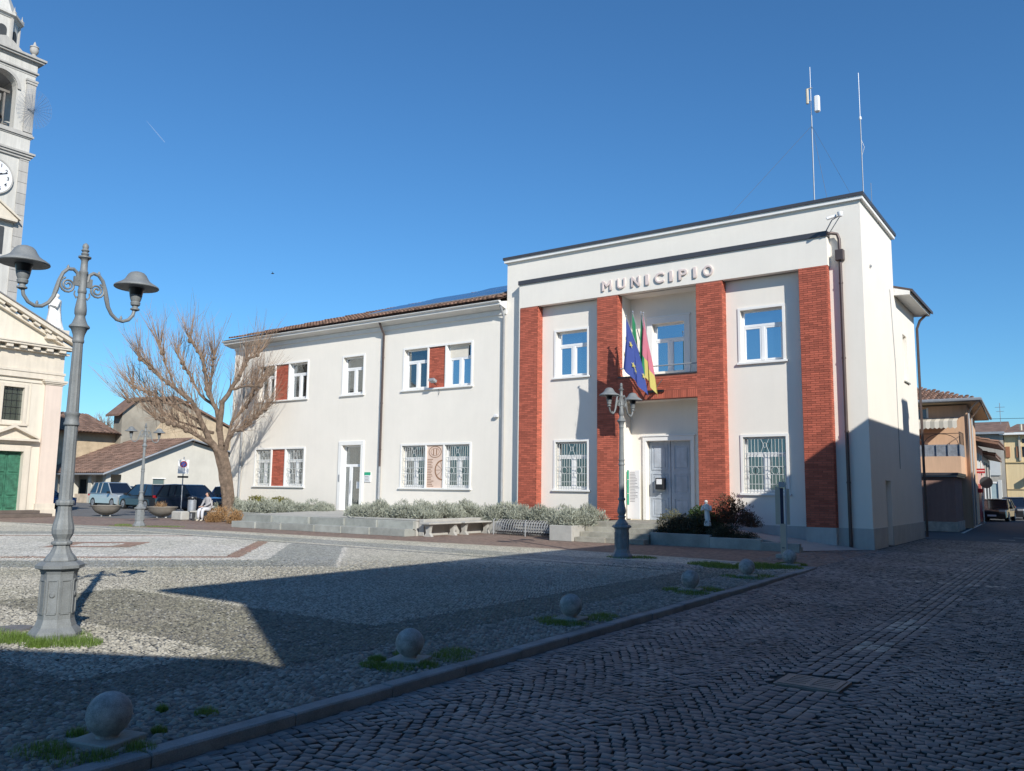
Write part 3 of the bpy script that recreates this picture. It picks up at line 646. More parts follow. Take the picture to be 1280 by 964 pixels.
for a, b, z0 in ((-12.30, -11.50, .62), (-8.93, -8.11, .62), (-5.17, -4.28, .62), (-1.80, -.96, .60)):
    core = MB(); core.box(a, b, P_, Q_-.001, z0 if a > -12 else .0, 8.5); pil = core.build('pilaster', MORTAR, TH)
    bm_ = MB(); bricks_y(bm_, a, b, z0, 8.5, P_)
    bricks_x(bm_, P_+.0, Q_, z0, 8.5, b, 1); bricks_x(bm_, P_, Q_, z0, 8.5, a, -1)
    bm_.build('brick', BRICK, pil, kind='stuff')
core = MB(); core.box(-8.11, -5.17, P_, -.02, 4.69, 5.50); be = core.build('brick_beam', MORTAR, TH)
bm_ = MB(); bricks_y(bm_, -8.11, -5.17, 4.98, 5.5, P_); bricks_y(bm_, -8.11, -5.17, 4.70, 4.975, P_, soldier=True); bm_.build('brick', BRICK, be, kind='stuff')
MB().box(-8.11, -5.17, P_-.03, .0, 5.50, 5.54).build('ledge', FLASH, TH)
for nm, (x0, x1), z0, z1, up in (('a', B1, 1.62, 3.35, 0), ('b', B1, 5.75, 7.47, 1), ('c', B3, 1.58, 3.35, 0), ('d', B3, 5.75, 7.47, 1)):
    t = MB(); trim(t, x0, x1, z0, z1, Q_); wn = t.build('window', STUCCO_B, TH)
    casement(wn, x0, x1, z0, z1, Q_, GLASS_UP if up else GLASS_LO, curtain=not up)
    if not up: grille(wn, x0, x1, z0, z1, Q_)
t = MB(); x0, x1, z0, z1 = CW
t.box(x0-.2, x1+.2, .68, .721, z1, z1+.2); t.box(x0-.2, x0, .68, .721, z0-.2, z1); t.box(x1, x1+.2, .68, .721, z0-.2, z1); t.box(x0-.23, x1+.23, .66, .72, z1+.2, z1+.26)
wn = t.build('window', STUCCO_B, TH); casement(wn, x0, x1, z0-.18, z1, .72, GLASS_UP, curtain=False)
rl = MB(); rl.tube([(-8.1, -.1, 5.85), (-5.18, -.1, 5.85)], .022, 8); rl.tube([(-6.9, -.1, 5.52), (-6.9, -.1, 5.85)], .015, 6); rl.build('railing', PIPE_GREY, TH)
# main door
dr = MB(); x0, x1, z0, z1 = DW
for a, b, c, d in ((x0-.14, x1+.14, z1, z1+.16), (x0-.14, x0, z0, z1), (x1, x1+.14, z0, z1)): dr.bbox(a, b, .66, .722, c, d, .012)
dr.box(x0-.18, x1+.18, .63, .70, z1+.16, z1+.21)
door = dr.build('door_surround', STUCCO_B, TH)
for s_ in (0, 1):
    xa = x0+s_*(x1-x0)/2+.012; xb = xa+(x1-x0)/2-.024; d_ = .90
    lf = MB(); lf.box(xa, xb, d_, d_+.05, z0+.01, z1)
    for c, e in ((z0+.12, z0+.78), (z0+.90, z0+1.62), (z0+1.74, z1-.12)):
        if s_ == 1: e = e if c < 1.5 else e
        lf.box(xa+.10, xb-.10, d_-.02, d_, c, c+.035); lf.box(xa+.10, xb-.10, d_-.02, d_, e-.035, e); lf.box(xa+.10, xa+.135, d_-.02, d_, c+.035, e-.035); lf.box(xb-.135, xb-.10, d_-.02, d_, c+.035, e-.035)
        lf.bbox(xa+.19, xb-.19, d_-.014, d_, c+.09, e-.09, .01)
    lf.build('door_leaf', WOODGREY, door)
MB().box(x0, x1, .70, .95, .58, .605).build('threshold', STONE2, door)
# lettering
tx = {'M': (-8.72, -8.32), 'U': (-8.11, -7.78), 'N': (-7.55, -7.22), 'I': (-7.01, -6.87), 'C': (-6.65, -6.30), 'I2': (-6.11, -5.98), 'P': (-5.77, -5.45), 'I3': (-5.25, -5.13), 'O': (-4.90, -4.55)}
for k_, (a, b) in tx.items():
    cu = bpy.data.curves.new('letter', 'FONT'); cu.body = k_[0]; cu.extrude = .012; cu.bevel_depth = .014; cu.size = .5
    to = bpy.data.objects.new('letter', cu); C.objects.link(to); bpy.context.view_layer.update()
    me = bpy.data.meshes.new_from_object(to.evaluated_get(bpy.context.evaluated_depsgraph_get())); bpy.data.objects.remove(to)
    co = np.empty(len(me.vertices)*3); me.vertices.foreach_get('co', co); co = co.reshape(-1, 3); mn, mx = co.min(0), co.max(0)
    co2 = np.stack([a+(co[:, 0]-mn[0])/(mx[0]-mn[0])*(b-a), P_-.03-co[:, 2], 8.68+(co[:, 1]-mn[1])/(mx[1]-mn[1])*.37], 1)-np.array(wloc(TH))
    me.vertices.foreach_set('co', co2.reshape(-1)); me.materials.clear(); me.materials.append(LETTER); me.update()
    lo = bpy.data.objects.new('letter', me); C.objects.link(lo); lo.parent = TH
# downpipe with hopper
pp_ = MB(); pp_.tube([(-.93, -.32, 9.47), (-.80, -.16, 9.50), (-.66, -.12, 9.46), (-.61, -.10, 9.30), (-.60, -.10, 8.9), (-.60, -.10, .06)], .05, 10)
pp_.bbox(-.72, -.48, -.22, -.01, 8.62, 8.95, .01)
for z in (7.9, 5.6, 3.4, 1.9): pp_.tube([(-.60, -.10, z), (-.60, -.10, z+.05)], .062, 10); pp_.box(-.61, -.59, -.1, 0, z+.01, z+.04)
pp_.build('downpipe', PIPE_BROWN, TH, True)
MB().box(-1.3, .05, 2.0, 2.02, 10.66, 10.67)
MB().box(-.6, -.13, 1.96, 2.79, .0, .02).build('side_step', STONE, TH)
MB().tube([(.012, 4.0, 8.5), (.012, 4.42, 5.9), (.012, 4.40, 2.45)], .012, 6).build('side_cable', PIPE_GREY, TH)
MB().box(0, .05, 1.0, 1.12, 8.6, 8.66).build('wall_bracket', PIPE_GREY, TH)
fb = MB(); fb.box(-6.95, -6.35, -.34, -.28, 4.92, 5.0); fb.tube([(-6.62, -.3, 4.96), (-6.55, -.62, 4.93)], .035, 8); fb.tube([(-6.4, -.3, 5.35), (-6.55, -.62, 4.95)], .012, 6); fb.tube([(-6.9, -.3, 5.35), (-6.6, -.62, 4.95)], .012, 6)
fb.build('flag_bracket', BLACK, TH)

# rear annex --------------------------------------------------------------
AN = thing('rear_annex', 'lower white rear part behind the right flank of the brick-pilastered block, with projecting eave', 'building', (-3, 6.6, 0))
wl = MB(); wall_x(wl, 4.7, 8.5, 0, 8.5, 0.0, [(6.0, 6.75, 5.62, 7.3)], .25)
wl.quad((0, 8.5, 0), (-10, 8.5, 0), (-10, 8.5, 8.5), (0, 8.5, 8.5)); wl.quad((0, 4.7, 8.5), (0, 8.5, 8.5), (-10, 8.5, 8.5), (-10, 4.7, 8.5)); wl.build('wall', STUCCO, AN)
o = MB(); o.box(-.30, -.26, 5.95, 6.8, 5.6, 7.35); wn = o.build('window', STUCCO_B, AN); MB().box(-.02, .06, 5.9, 6.85, 5.56, 5.60).build('sill', STONE, wn)
e = MB(); e.prism([(-1.0, 8.50), (.5, 8.42), (.52, 8.55), (-1.0, 9.0)], 'y', 4.72, 9.0); e.build('eave', GUTTER, AN)
e = MB(); e.prism([(.50, 8.55), (.60, 8.50), (.60, 8.60), (-1.0, 9.1), (-1.0, 9.0)], 'y', 4.72, 9.08); e.build('gutter', PIPE_BROWN, AN)
e = MB(); e.tube([(.45, 8.6, 8.45), (.2, 8.56, 8.2), (.09, 8.55, 7.9), (.09, 8.55, .05)], .05, 8); e.build('downpipe', PIPE_BROWN, AN, True)

# left wing --------------------------------------------------------------
WG = thing('office_wing', 'long lower white wing left of the brick-pilastered block, clay roof and grouped windows', 'building', (-21.6, 3, 0))
wins = []
def grp(x0, xa, xb, x1, z0, z1): return [(x0+.08, xa-.08, z0, z1), (xb+.08, x1-.08, z0, z1)]
ZU = (5.72, 7.45); ZL = (1.62, 3.36)
G1 = (-28.22, -26.92, -25.98, -24.56); G2 = (-18.55, -17.10, -16.21, -14.77)
hs = []
for G_ in (G1, G2):
    for Z_ in (ZU, ZL): hs += [(G_[0]+.08, G_[3]-.08, Z_[0], Z_[1])]
UM = (-22.20, -20.93, 5.72, 7.43); DD = (-22.08, -20.90, .6, 3.45)
hs += [UM, DD]
wl = MB(); wall_y(wl, -30.2, -13.12, 0, 8.6, 0, hs, .22)
wl.box(-30.2, -13.12, 4, 9, 0, 8.6); wl.quad((-30.2, 0, 0), (-30.2, 4, 0), (-30.2, 4, 8.6), (-30.2, 0, 8.6))
wl.quad((-30.2, 0, 8.6), (-13.12, 0, 8.6), (-13.12, 4, 8.6), (-30.2, 4, 8.6))
wl.build('wall', STUCCO, WG)
for gi, G_ in enumerate((G1, G2)):
    for zi, Z_ in enumerate((ZU, ZL)):
        xa, xb = G_[0]+.08, G_[3]-.08; z0, z1 = Z_
        t = MB(); trim(t, xa, xb, z0, z1, 0)
        t.box(G_[1]-.08, G_[1], -.025, .21, z0, z1); t.box(G_[2], G_[2]+.08, -.025, .21, z0, z1)
        wn = t.build('window', STUCCO_B, WG)
        gl = GLASS_UP if (zi == 0 and gi == 1) else GLASS_LO
        casement(wn, xa, G_[1]-.08, z0, z1, 0, GLASS_LO, curtain=zi == 1)
        casement(wn, G_[2]+.08, xb, z0, z1, 0, gl, curtain=zi == 1, blind=(.8, .30) if (gi == 1 and zi == 0) else None)
        if zi == 1: grille(wn, xa, G_[1]-.08, z0, z1, 0, 12); grille(wn, G_[2]+.08, xb, z0, z1, 0, 12)
        if gi == 1 and zi == 1:
            ps = MB().box(G_[1], G_[2], .02, .2, z0, z1).build('poster_panel', POSTER, wn)
            k = MB(); cx2, cz2, R_ = G_[2]-.03, z0+.72, .42
            k.add([], [])
            N = 22; a0, a1 = PI/2, 3*PI/2
            for i in range(N):
                a, b = a0+(a1-a0)*i/N, a0+(a1-a0)*(i+1)/N
                k.quad((cx2+R_*math.cos(a), .014, cz2+R_*math.sin(a)), (cx2+R_*.86*math.cos(a), .014, cz2+R_*.86*math.sin(a)), (cx2+R_*.86*math.cos(b), .014, cz2+R_*.86*math.sin(b)), (cx2+R_*math.cos(b), .014, cz2+R_*math.sin(b)))
            for i in range(5):
                a = a0+(a1-a0)*(i+.5)/5; d = Vector((math.cos(a), 0, math.sin(a))); q = Vector((-d.z, 0, d.x))*.008; c_ = Vector((cx2, .0145, cz2))
                k.quad(c_-q, c_+q, c_+d*R_*.86+q, c_+d*R_*.86-q)
            for i in range(17):
                z = z0+.06+i*.068
                k.box(G_[1]+.05, G_[1]+.05+random.uniform(.22, .36)*(1 if abs(z-cz2) > .42 else .8), .012, .019, z, z+.022)
            k.build('wheel_print', SEPIA, wn)
            k = MB(); N = 24; ex, ez = (G_[1]+G_[2])/2, z1-.28
            for r0, r1 in ((.30, .27), (.20, .185)):
                for i in range(N):
                    a, b = 2*PI*i/N, 2*PI*(i+1)/N
                    k.quad(*[(ex+r*math.cos(t_)*1.15, .013, ez+r*math.sin(t_)*.8) for r, t_ in ((r0, a), (r1, a), (r1, b), (r0, b))])
            k.box(ex-.10, ex-.06, .012, .019, ez-.12, ez+.12); k.box(ex+.06, ex+.10, .012, .019, ez-.12, ez+.12)
            k.build('emblem_print', SEPIA, wn)
        else:
            bp = MB().box(G_[1], G_[2], .03, .2, z0, z1).build('brick_panel', MORTAR, wn)
            bm_ = MB(); bricks_y(bm_, G_[1]+.004, G_[2]-.004, z0, z1, .03); o = bm_.build('brick', BRICK, bp, kind='stuff')
            o.parent = wn; o.location = (0, 0, 0)
x0, x1, z0, z1 = UM
t = MB(); trim(t, x0, x1, z0, z1, 0); wn = t.build('window', STUCCO_B, WG); casement(wn, x0, x1, z0, z1, 0, GLASS_LO, curtain=False)
x0, x1, z0, z1 = DD
t = MB(); t.bbox(x0-.22, x1+.18, -.05, .01, z1, z1+.19, .01); t.bbox(x0-.22, x0, -.05, .01, .55, z1, .01); t.bbox(x1, x1+.18, -.05, .01, .55, z1, .01)
dn = t.build('door', STUCCO_B, WG)
f = MB(); d = .17
f.box(x0, x1, d, d+.07, z1-.07, z1); f.box(x0, x0+.07, d, d+.07, z0, z1-.07); f.box(x1-.07, x1, d, d+.07, z0, z1-.07); f.box(x0+.07, x1-.07, d, d+.07, 2.50, 2.62)
f.box(x0+.32, x0+.40, d, d+.07, z0, 2.5); f.box(x0+.40, x1-.07, d+.002, d+.06, z0, z0+.12); f.box(x1-.15, x1-.07, d-.004, d+.05, z0+.12, 2.5); f.box(x0+.40, x0+.50, d-.004, d+.05, z0+.12, 2.5)
f.build('door_frame', WHITE, dn); MB().tube([(x0+.45, d-.05, 1.35), (x0+.45, d-.05, 1.9)], .014, 6).build('door_handle', STEEL, dn)
for a, b, c, e in ((x0+.07, x1-.07, 2.62, z1-.07), (x0+.07, x0+.32, z0+.02, 2.5), (x0+.50, x1-.15, z0+.12, 2.5)): MB().box(a, b, d+.03, d+.036, c, e).build('pane', GLASS_LO, dn)
MB().box(x0-.02, x1+.02, d+.7, d+.75, z0, z1).build('interior', ROOM, dn)
MB().box(x1-.42, x1-.24, d+.026, d+.029, 1.55, 1.85).build('notice_sheet', WHITE, dn)
MB().bbox(x0-.14, x0-.06, -.075, -.05, 1.85, 2.15, .01).build('intercom', STEEL, dn)
# eaves, gutter, roof
e = MB(); e.prism([(0.0, 8.60), (-.46, 8.72), (-.46, 8.84), (0.0, 8.95)], 'x', -30.6, -13.13); e.box(-30.6, -30.2, 0.0, 9.2, 8.6, 8.9); e.box(-30.2, -13.13, -.06, 0, 8.42, 8.60); e.build('eave', GUTTER, WG)
e = MB(); gp = [(-.40+.09*math.cos(a)-.07, 8.88+.075*math.sin(a)) for a in [PI+k*PI/8 for k in range(9)]]; e.prism(gp+[(-.42, 8.90)], 'x', -30.62, -13.14); e.build('gutter', GUTTER, WG)
RS = 1.87/5.0; RIDGE_Y, RIDGE_Z = 4.5, 8.93+5.0*RS
rf = MB(); rf.add([(-30.7, -.5, 8.93), (-13.13, -.5, 8.93), (-13.13, RIDGE_Y, RIDGE_Z), (-16.6, RIDGE_Y, RIDGE_Z), (-30.7, 9.5, 8.93), (-13.13, 9.5, 8.93)], [(0, 1, 2, 3), (0, 3, 4), (3, 2, 5, 4)])
roof = rf.build('roof', TILE, WG)
def tiles(mb, o, u, v, nu, nv, pu, pv, clip=None, rr=.09):
    """rows of round clay tiles; u = along the eave, v = up the slope"""
    o, u, v = Vector(o), Vector(u).normalized(), Vector(v).normalized(); nrm = u.cross(v); nrm = nrm if nrm.z > 0 else -nrm
    for i in range(nu):
        for j in range(nv):
            p = o+u*(i+.5)*pu+v*j*pv+nrm*random.uniform(0, .01)
            if clip and not clip(p+v*pv*.5): continue
            vs = []
            for t_, k, lift in ((0, 1.0, .045), (pv*1.12, .82, .005)):
                for a in (0, .33, .67, 1): ang = PI*a; vs.append(p+v*t_+u*math.cos(ang)*pu*.42*k+nrm*(math.sin(ang)*rr*k+lift))
            mb.add(vs, [(0, 1, 5, 4), (1, 2, 6, 5), (2, 3, 7, 6), (0, 3, 2, 1)], random.random())
tm = MB(); sd = Vector((0, 5.0, 5.0*RS)).normalized(); nv = int(math.hypot(5, 5*RS)/.38)
tiles(tm, (-30.7, -.55, 8.94), (1, 0, 0), sd, 84, nv, .209, .385, clip=lambda p: p.x+30.5 > (p.y+.5)*2.82)
tm.build('roof_tile', TILE, roof, kind='stuff')
e = MB(); e.tube([(-19.67, -.42, 8.82), (-19.66, -.30, 8.55), (-19.66, -.10, 8.25), (-19.66, -.10, 2.5)], .05, 10)
for z in (7.2, 5.2, 3.2): e.tube([(-19.66, -.10, z), (-19.66, -.10, z+.05)], .06, 10)
e.build('downpipe', PIPE_BROWN, WG, True)
MB().tube([(-19.66, -.10, 2.5), (-19.66, -.10, .5)], .055, 10).build('downpipe_foot', PIPE_GREY, WG, True)
e = MB(); e.tube([(-29.2, -.42, 8.82), (-29.2, -.30, 8.55), (-29.2, -.10, 8.25), (-29.2, -.10, .4)], .05, 10); e.tube([(-29.2, -.1, 2.4), (-29.2, -.1, 2.6)], .065, 10); e.build('downpipe', PIPE_GREY, WG, True)
e = MB(); e.tube([(-13.2, -.40, 8.80), (-13.2, -.25, 8.55), (-13.2, -.09, 8.3), (-13.2, -.09, .5)], .05, 10); e.build('downpipe', PIPE_GREY, WG, True)
# solar panels
SP = thing('solar_array', 'dark blue solar panels in rows on the clay roof of the long wing', 'solar panels', (-18, 2, 10))
nrm = Vector((0, -RS, 1)).normalized()
for i in range(6):
    for j in range(4):
        xa = -20.7+i*1.22-0.0; ya = .0+j*1.03
        if xa+30.7 < (ya+1.5)*2.82: continue
        o0 = Vector((xa, ya, 8.93+(ya+.5)*RS))+nrm*.16; ux = Vector((.595, 0, 0)); uy = sd*.55
        c_ = o0+ux+uy; b_ = MB(); b_.obox(c_, ux, uy, nrm*.02); pan = b_.build('solar_panel', PVF, SP)
        b_ = MB(); b_.obox(c_+nrm*.022, ux*.96, uy*.96, nrm*.002); b_.build('cell_glass', PV, pan)

# alarm box, flood light, signs on the facade
o = MB(); o.bbox(-13.62, -13.42, -.14, -.02, 4.36, 4.48, .02); tag(o.build('wall_camera', M('camera_white', (.75, .75, .75), .4, .03, 5, 30, 0), smooth=True), 'small pale wall camera beside the pipe at the junction of wing and main block', 'security camera')
fl = thing('floodlight', 'small floodlight under the brick panel of the upper right wing window', 'floodlight', (-16.6, -.1, 5.85))
o = MB(); o.obox((-16.6, -.32, 5.98), (.14, 0, 0), (0, .1, -.04), (0, .02, .05)); o.build('lamp_head', PIPE_GREY, fl); o = MB(); o.tube([(-16.6, -.05, 5.80), (-16.6, -.25, 5.9)], .015, 6); o.tube([(-16.5, -.05, 5.70), (-16.45, -.06, 5.5), (-16.5, -.05, 5.40)], .008, 5); o.build('bracket', BLACK, fl)
sc_ = thing('surveillance_camera', 'white double camera on bracket above brown hopper at the right corner of the main block', 'security camera', (-.7, -.3, 9.6))
o = MB(); o.tube([(-.93, -.30, 9.55), (-.70, -.50, 9.80), (-.45, -.62, 9.86)], .018, 6); o.tube([(-.80, -.30, 9.52), (-.45, -.62, 9.82)], .014, 6); o.build('bracket', STEEL, sc_)
o = MB(); o.tube([(-.80, -.70, 9.80), (-.55, -.60, 9.88)], .05, 10); o.build('camera_body', WHITE, sc_, True)
o = MB(); o.lathe([(0, -.10), (.06, -.08), (.085, 0), (.085, .05), (0, .06)], (-.42, -.66, 9.90), 12); o.build('camera_dome', WHITE, sc_, True)
sg = thing('notice_sign', 'small white sign with green top beside the glass door of the wing', 'sign', (-20.4, -.02, 1.8))
MB().box(-20.62, -20.24, -.035, -.01, 1.84, 2.26).build('plate', WHITE, sg); MB().box(-20.62, -20.24, -.039, -.036, 2.13, 2.26).build('green_field', SGREEN, sg)
k = MB()
for i in range(4): k.box(-20.58, -20.32-.03*(i % 2), -.039, -.036, 1.88+i*.06, 1.90+i*.06)
k.build('text_lines', INK, sg)
bd = thing('notice_board', 'tall white information board with green edge left of the grey entrance door', 'notice board', (-7.8, .3, .6))
MB().bbox(-8.05, -7.56, .28, .32, .64, 2.32, .008).build('board', M('board_white', (.78, .80, .78), .35, .03, 3, 30, 0), bd)
k = MB()
for i, (z0_, z1_) in enumerate(((1.12, 1.50), (1.52, 1.98), (2.0, 2.32))): k.box(-8.05, -7.98, .274, .279, z0_, z1_)
k.build('green_edge', SGREEN, bd); k = MB(); z = 2.22
while z > 1.22:
    if not (1.70 < z < 1.74): k.box(-7.94, -7.94+random.uniform(.16, .32), .274, .279, z, z+.012)
    z -= .052
k.build('text_lines', INK, bd)
MB().box(-7.96, -7.58, .274, .279, 1.70, 1.712).build('divider', INK, bd)
lb = thing('post_box', 'small dark letter box with white card on the left leaf of the grey door', 'letter box', (-7.0, .8, 1.6))
MB().bbox(-7.16, -6.86, .66, .88, 1.66, 2.06, .012).build('box', BLACK, lb); MB().box(-7.11, -6.91, .652, .659, 1.84, 2.02).build('card', WHITE, lb)

# ================================================================== FLAGS
def flag(tip, base, drop, widths, colfn, label, seed, name='flag'):
    """draped flag hanging from the upper part of a sloping pole"""
    tip, base = Vector(tip), Vector(base)
    root = thing(name, label, 'flag', tuple(base), 'flags over the entrance')
    p = MB(); p.tube([base, tip], .014, 6); p.lathe([(0, 0), (.03, .02), (.03, .06), (0, .08)], tuple(tip), 8); p.build('flag_pole', STEEL, root)
    d = (base-tip).normalized(); rs = random.Random(seed); ph = rs.uniform(0, 6)
    NU, NV = 20, 26; by = {}
    P = []
    for j in range(NV+1):
        row = []
        t_ = j/NV
        for i in range(NU+1):
            s_ = i/NU
            top = tip+d*(s_*widths[0])
            gather = widths[1]
            x = top.x*(1-t_)+(tip.x+ (s_-.15)*gather)*t_ if t_ > 0 else top.x
            yy = top.y*(1-t_*.55)+(tip.y+(s_-.4)*.25)*(t_*.55)
            z = top.z-(drop-(s_*widths[2]))*t_
            fold = .055*math.sin(s_*13+ph+t_*1.5)*(min(1, t_*3))
            row.append((x+fold*.35, yy+fold, z))
        P.append(row)
    mats = {}
    for j in range(NV):
        for i in range(NU):
            mt = colfn((i+.5)/NU, (j+.5)/NV); mb = mats.setdefault(mt.name, (mt, MB()))[1]
            mb.quad(P[j][i], P[j][i+1], P[j+1][i+1], P[j+1][i])
    for nm, (mt, mb) in mats.items():
        ob = mb.build('cloth', mt, root, True)
    return root, P
def cloth(name, c): 
    m, nt, b = nodes(name); b.inputs['Roughness'].default_value = .8; p = pos(nt); n_ = noise(nt, 6, 3, .6, p)
    cc = mixc(nt, n_, scl(c, .9), scl(c, 1.1)); nt.links.new(cc, b.inputs['Base Color']); out = nt.nodes['Material Output']
    t = nt.nodes.new('ShaderNodeBsdfTranslucent'); nt.links.new(cc, t.inputs[0]); mx = nt.nodes.new('ShaderNodeMixShader'); mx.inputs[0].default_value = .3
    nt.links.new(b.outputs[0], mx.inputs[1]); nt.links.new(t.outputs[0], mx.inputs[2]); nt.links.new(mx.outputs[0], out.inputs[0]); return m
F_BLUE, F_GREEN, F_WHITE, F_PINK, F_YEL = cloth('flag_blue', (.05, .085, .32)), cloth('flag_green', (.03, .26, .12)), cloth('flag_white', (.75, .75, .75)), cloth('flag_red', (.62, .20, .27)), cloth('flag_yellow', (.62, .54, .16))
BR = (-6.60, -.60, 4.95)
r1, PP = flag((-7.02, -1.73, 7.30), BR, 1.68, (1.10, .74, .02), lambda s, t: F_BLUE, 'blue flag with a ring of yellow stars, leftmost of the four hanging over the entrance', 1)
st = MB()
def star(c, r, ux, uz, nn):
    pts = []
    for k in range(10):
        a = PI/2+k*PI/5; rr = r if k % 2 == 0 else r*.42; pts.append(Vector(c)+Vector(ux)*math.cos(a)*rr+Vector(uz)*math.sin(a)*rr+Vector(nn))
    st.add(pts, [tuple(range(10))])
for s_, t_ in ((.12, .42), (.38, .38), (.12, .72), (.42, .74), (.68, .70), (.90, .66)):
    j, i = int(t_*26), int(s_*20); c_ = Vector(PP[j][i]); ux = (Vector(PP[j][min(i+2, 20)])-Vector(PP[j][max(i-2, 0)])).normalized(); uz = Vector((0, 0, 1)); nn = ux.cross(uz).normalized(); nn = nn if nn.y < 0 else -nn
    st = MB(); star(c_, .11, ux, uz, nn*.06); st.build('star', F_YEL, r1)
flag((-7.07, -1.15, 7.55), (-6.57, -.60, 4.95), 1.45, (.35, .14, .05), lambda s, t: F_GREEN, 'dark green flag on the pole right next to the blue starred flag', 2)
flag((-6.77, -1.15, 7.50), (-6.54, -.60, 4.95), 1.95, (.5, .16, .1), lambda s, t: F_GREEN if s < .45 else (F_WHITE if s < .75 else F_PINK), 'green, white and red tricolour flag between the dark green and the pink flag', 3)
flag((-6.64, -1.22, 7.45), (-6.51, -.60, 4.95), 1.90, (1.0, .50, .05), lambda s, t: (F_GREEN if s < .25 else F_YEL) if t > .66 else F_PINK, 'pink flag with yellow lower end, rightmost of the four over the entrance', 4)

# ================================================================== ROOF MASTS
RACKD = M('wire_grey', (.10, .11, .13), .5, .1, 5, 40, 0)
ms = thing('antenna_mast', 'taller roof mast with white box antenna and three guy wires', 'antenna', (-2.1, 3, 10.6))
o = MB(); o.tube([(-2.1, 3, 10.6), (-2.1, 3, 14.9)], .022, 8); o.tube([(-2.1, 3, 14.9), (-2.1, 3, 16.7)], .011, 6); o.build('mast', STEEL, ms, True)
o = MB(); o.bbox(-1.98, -1.80, 2.9, 3.08, 14.95, 15.55, .03); o.build('panel_antenna', WHITE, ms)
o = MB(); o.tube([(-2.22, 3, 15.35), (-2.22, 3, 15.9)], .05, 8); o.tube([(-2.25, 3, 15.9), (-2.05, 3, 15.9)], .02, 6); o.tube([(-2.22, 3, 15.45), (-2.1, 3, 15.45)], .02, 6); o.build('small_antenna', BEIGE, ms)
for p in ((-4.9, 1.0, 10.66), (-1.2, 1.4, 10.66), (-.5, 4.2, 10.66)): MB().tube([(-2.1, 3, 14.5), p], .006, 4).build('guy_wire', RACKD, ms)
ms = thing('whip_antenna', 'plain slender roof mast at the right corner of the parapet', 'antenna', (-.49, 3, 10.6))
o = MB(); o.tube([(-.49, 3, 10.6), (-.49, 3, 14.4)], .018, 8); o.tube([(-.49, 3, 13.0), (-.40, 3, 13.3), (-.49, 3, 13.6)], .01, 5); o.build('mast', STEEL, ms, True)
o = MB(); o.tube([(-.49, 3, 14.4), (-.49, 3, 16.0)], .010, 6); o.lathe([(.03, 0), (.05, .04), (.03, .12)], (-.49, 3, 14.3), 8); o.build('whip', WHITE, ms, True)
tag(MB().tube([(-.24, 3, 10.6), (-.24, 3, 12.0)], .010, 5).build('aerial_rod', STEEL), 'very thin short rod right of the two roof masts', 'antenna')

# ================================================================== STEPS, PLANTERS
def slabs(parent, x0, x1, y0f, y1f, z0, z1, n, mat, yb=None, b=.007):
    xs = [x0]+sorted(x0+(x1-x0)*(k+random.uniform(-.12, .12))/n for k in range(1, n))+[x1]
    for a, c in zip(xs[:-1], xs[1:]):
        fa = y0f+(y1f-y0f)*(a-x0)/(x1-x0); j = random.uniform(-.006, .006)
        m_ = MB(); m_.bbox(a+.0015, c-.0015, fa+j, (yb if yb is not None else fa+.5), z0, z1+random.uniform(-.003, .003), b, random.random()); m_.build('step_slab', mat, parent)
ps = thing('platform_steps', 'two long grey stone steps and landing before the wing with the glass door', 'steps', (-17.8, -3, 0))
slabs(ps, -22.3, -13.45, -5.45, -5.10, 0, .245, 6, STONE); slabs(ps, -21.95, -13.45, -5.06, -4.68, .20, .50, 5, STONE)
MB().add([(-22.2, -4.7, 0), (-13.45, -4.6, 0), (-13.45, -.02, 0), (-22.2, -.02, 0), (-22.2, -4.7, .49), (-13.45, -4.6, .49), (-13.45, -.02, .6), (-22.2, -.02, .6)], [(4, 5, 6, 7), (0, 1, 5, 4), (1, 2, 6, 5), (0, 4, 7, 3)]).build('landing', CONC, ps)
def planter(label, loc, boxes, soil, mat=STONE):
    t = thing('planter', label, 'planter', loc)
    for b in boxes: MB().bbox(*b, .012, random.random()).build('planter_wall', mat, t)
    m_ = MB()
    for b in soil: m_.box(*b)
    m_.build('soil', EARTH, t); return t
planter('low stone planter bed under the left wing windows behind the tree', (-26, -1.2, 0), [(-29.6, -27.1, -2.3, -2.1, 0, .42), (-27.1, -24.6, -2.3, -2.1, 0, .43), (-24.6, -22.35, -2.3, -2.1, 0, .42)], [(-29.5, -22.35, -2.1, -.03, 0, .36)])
planter('pale stone planter bed at the right end of the landing, beside the benches', (-15, -3, .4), [(-13.42, -13.2, -4.5, -3.4, 0, .56), (-13.42, -13.2, -3.4, -1.9, 0, .56), (-13.42, -13.2, -1.9, -.05, 0, .56), (-17.1, -13.42, -4.62, -4.45, .50, .56)], [(-17.0, -13.42, -4.44, -.9, .46, .555)], CONC)
planter('stone planter bed behind and beside the bicycle rack, up to the entrance steps', (-10.6, -1, 0), [(-13.18, -11.0, -1.25, -1.1, 0, .45), (-11.0, -9.0, -1.25, -1.1, 0, .45), (-9.02, -8.18, -3.22, -3.05, 0, .49), (-9.02, -8.87, -3.04, -1.1, 0, .48), (-8.33, -8.18, -3.04, -.3, 0, .49)], [(-13.18, -8.87, -1.1, -.28, 0, .40), (-8.87, -8.33, -3.04, -.28, 0, .42)], CONC)
es = thing('entrance_steps', 'worn stone steps rising to the grey double door', 'steps', (-7, -2, 0))
for k in range(4): slabs(es, -8.16, -5.79+.0*k, -3.08+k*.33, -3.0+k*.33, 0.0 if k == 0 else .15*k-.02, .15*(k+1), 2, STONE2, yb=(-3.08+(k+1)*.33+.12) if k < 3 else .70)
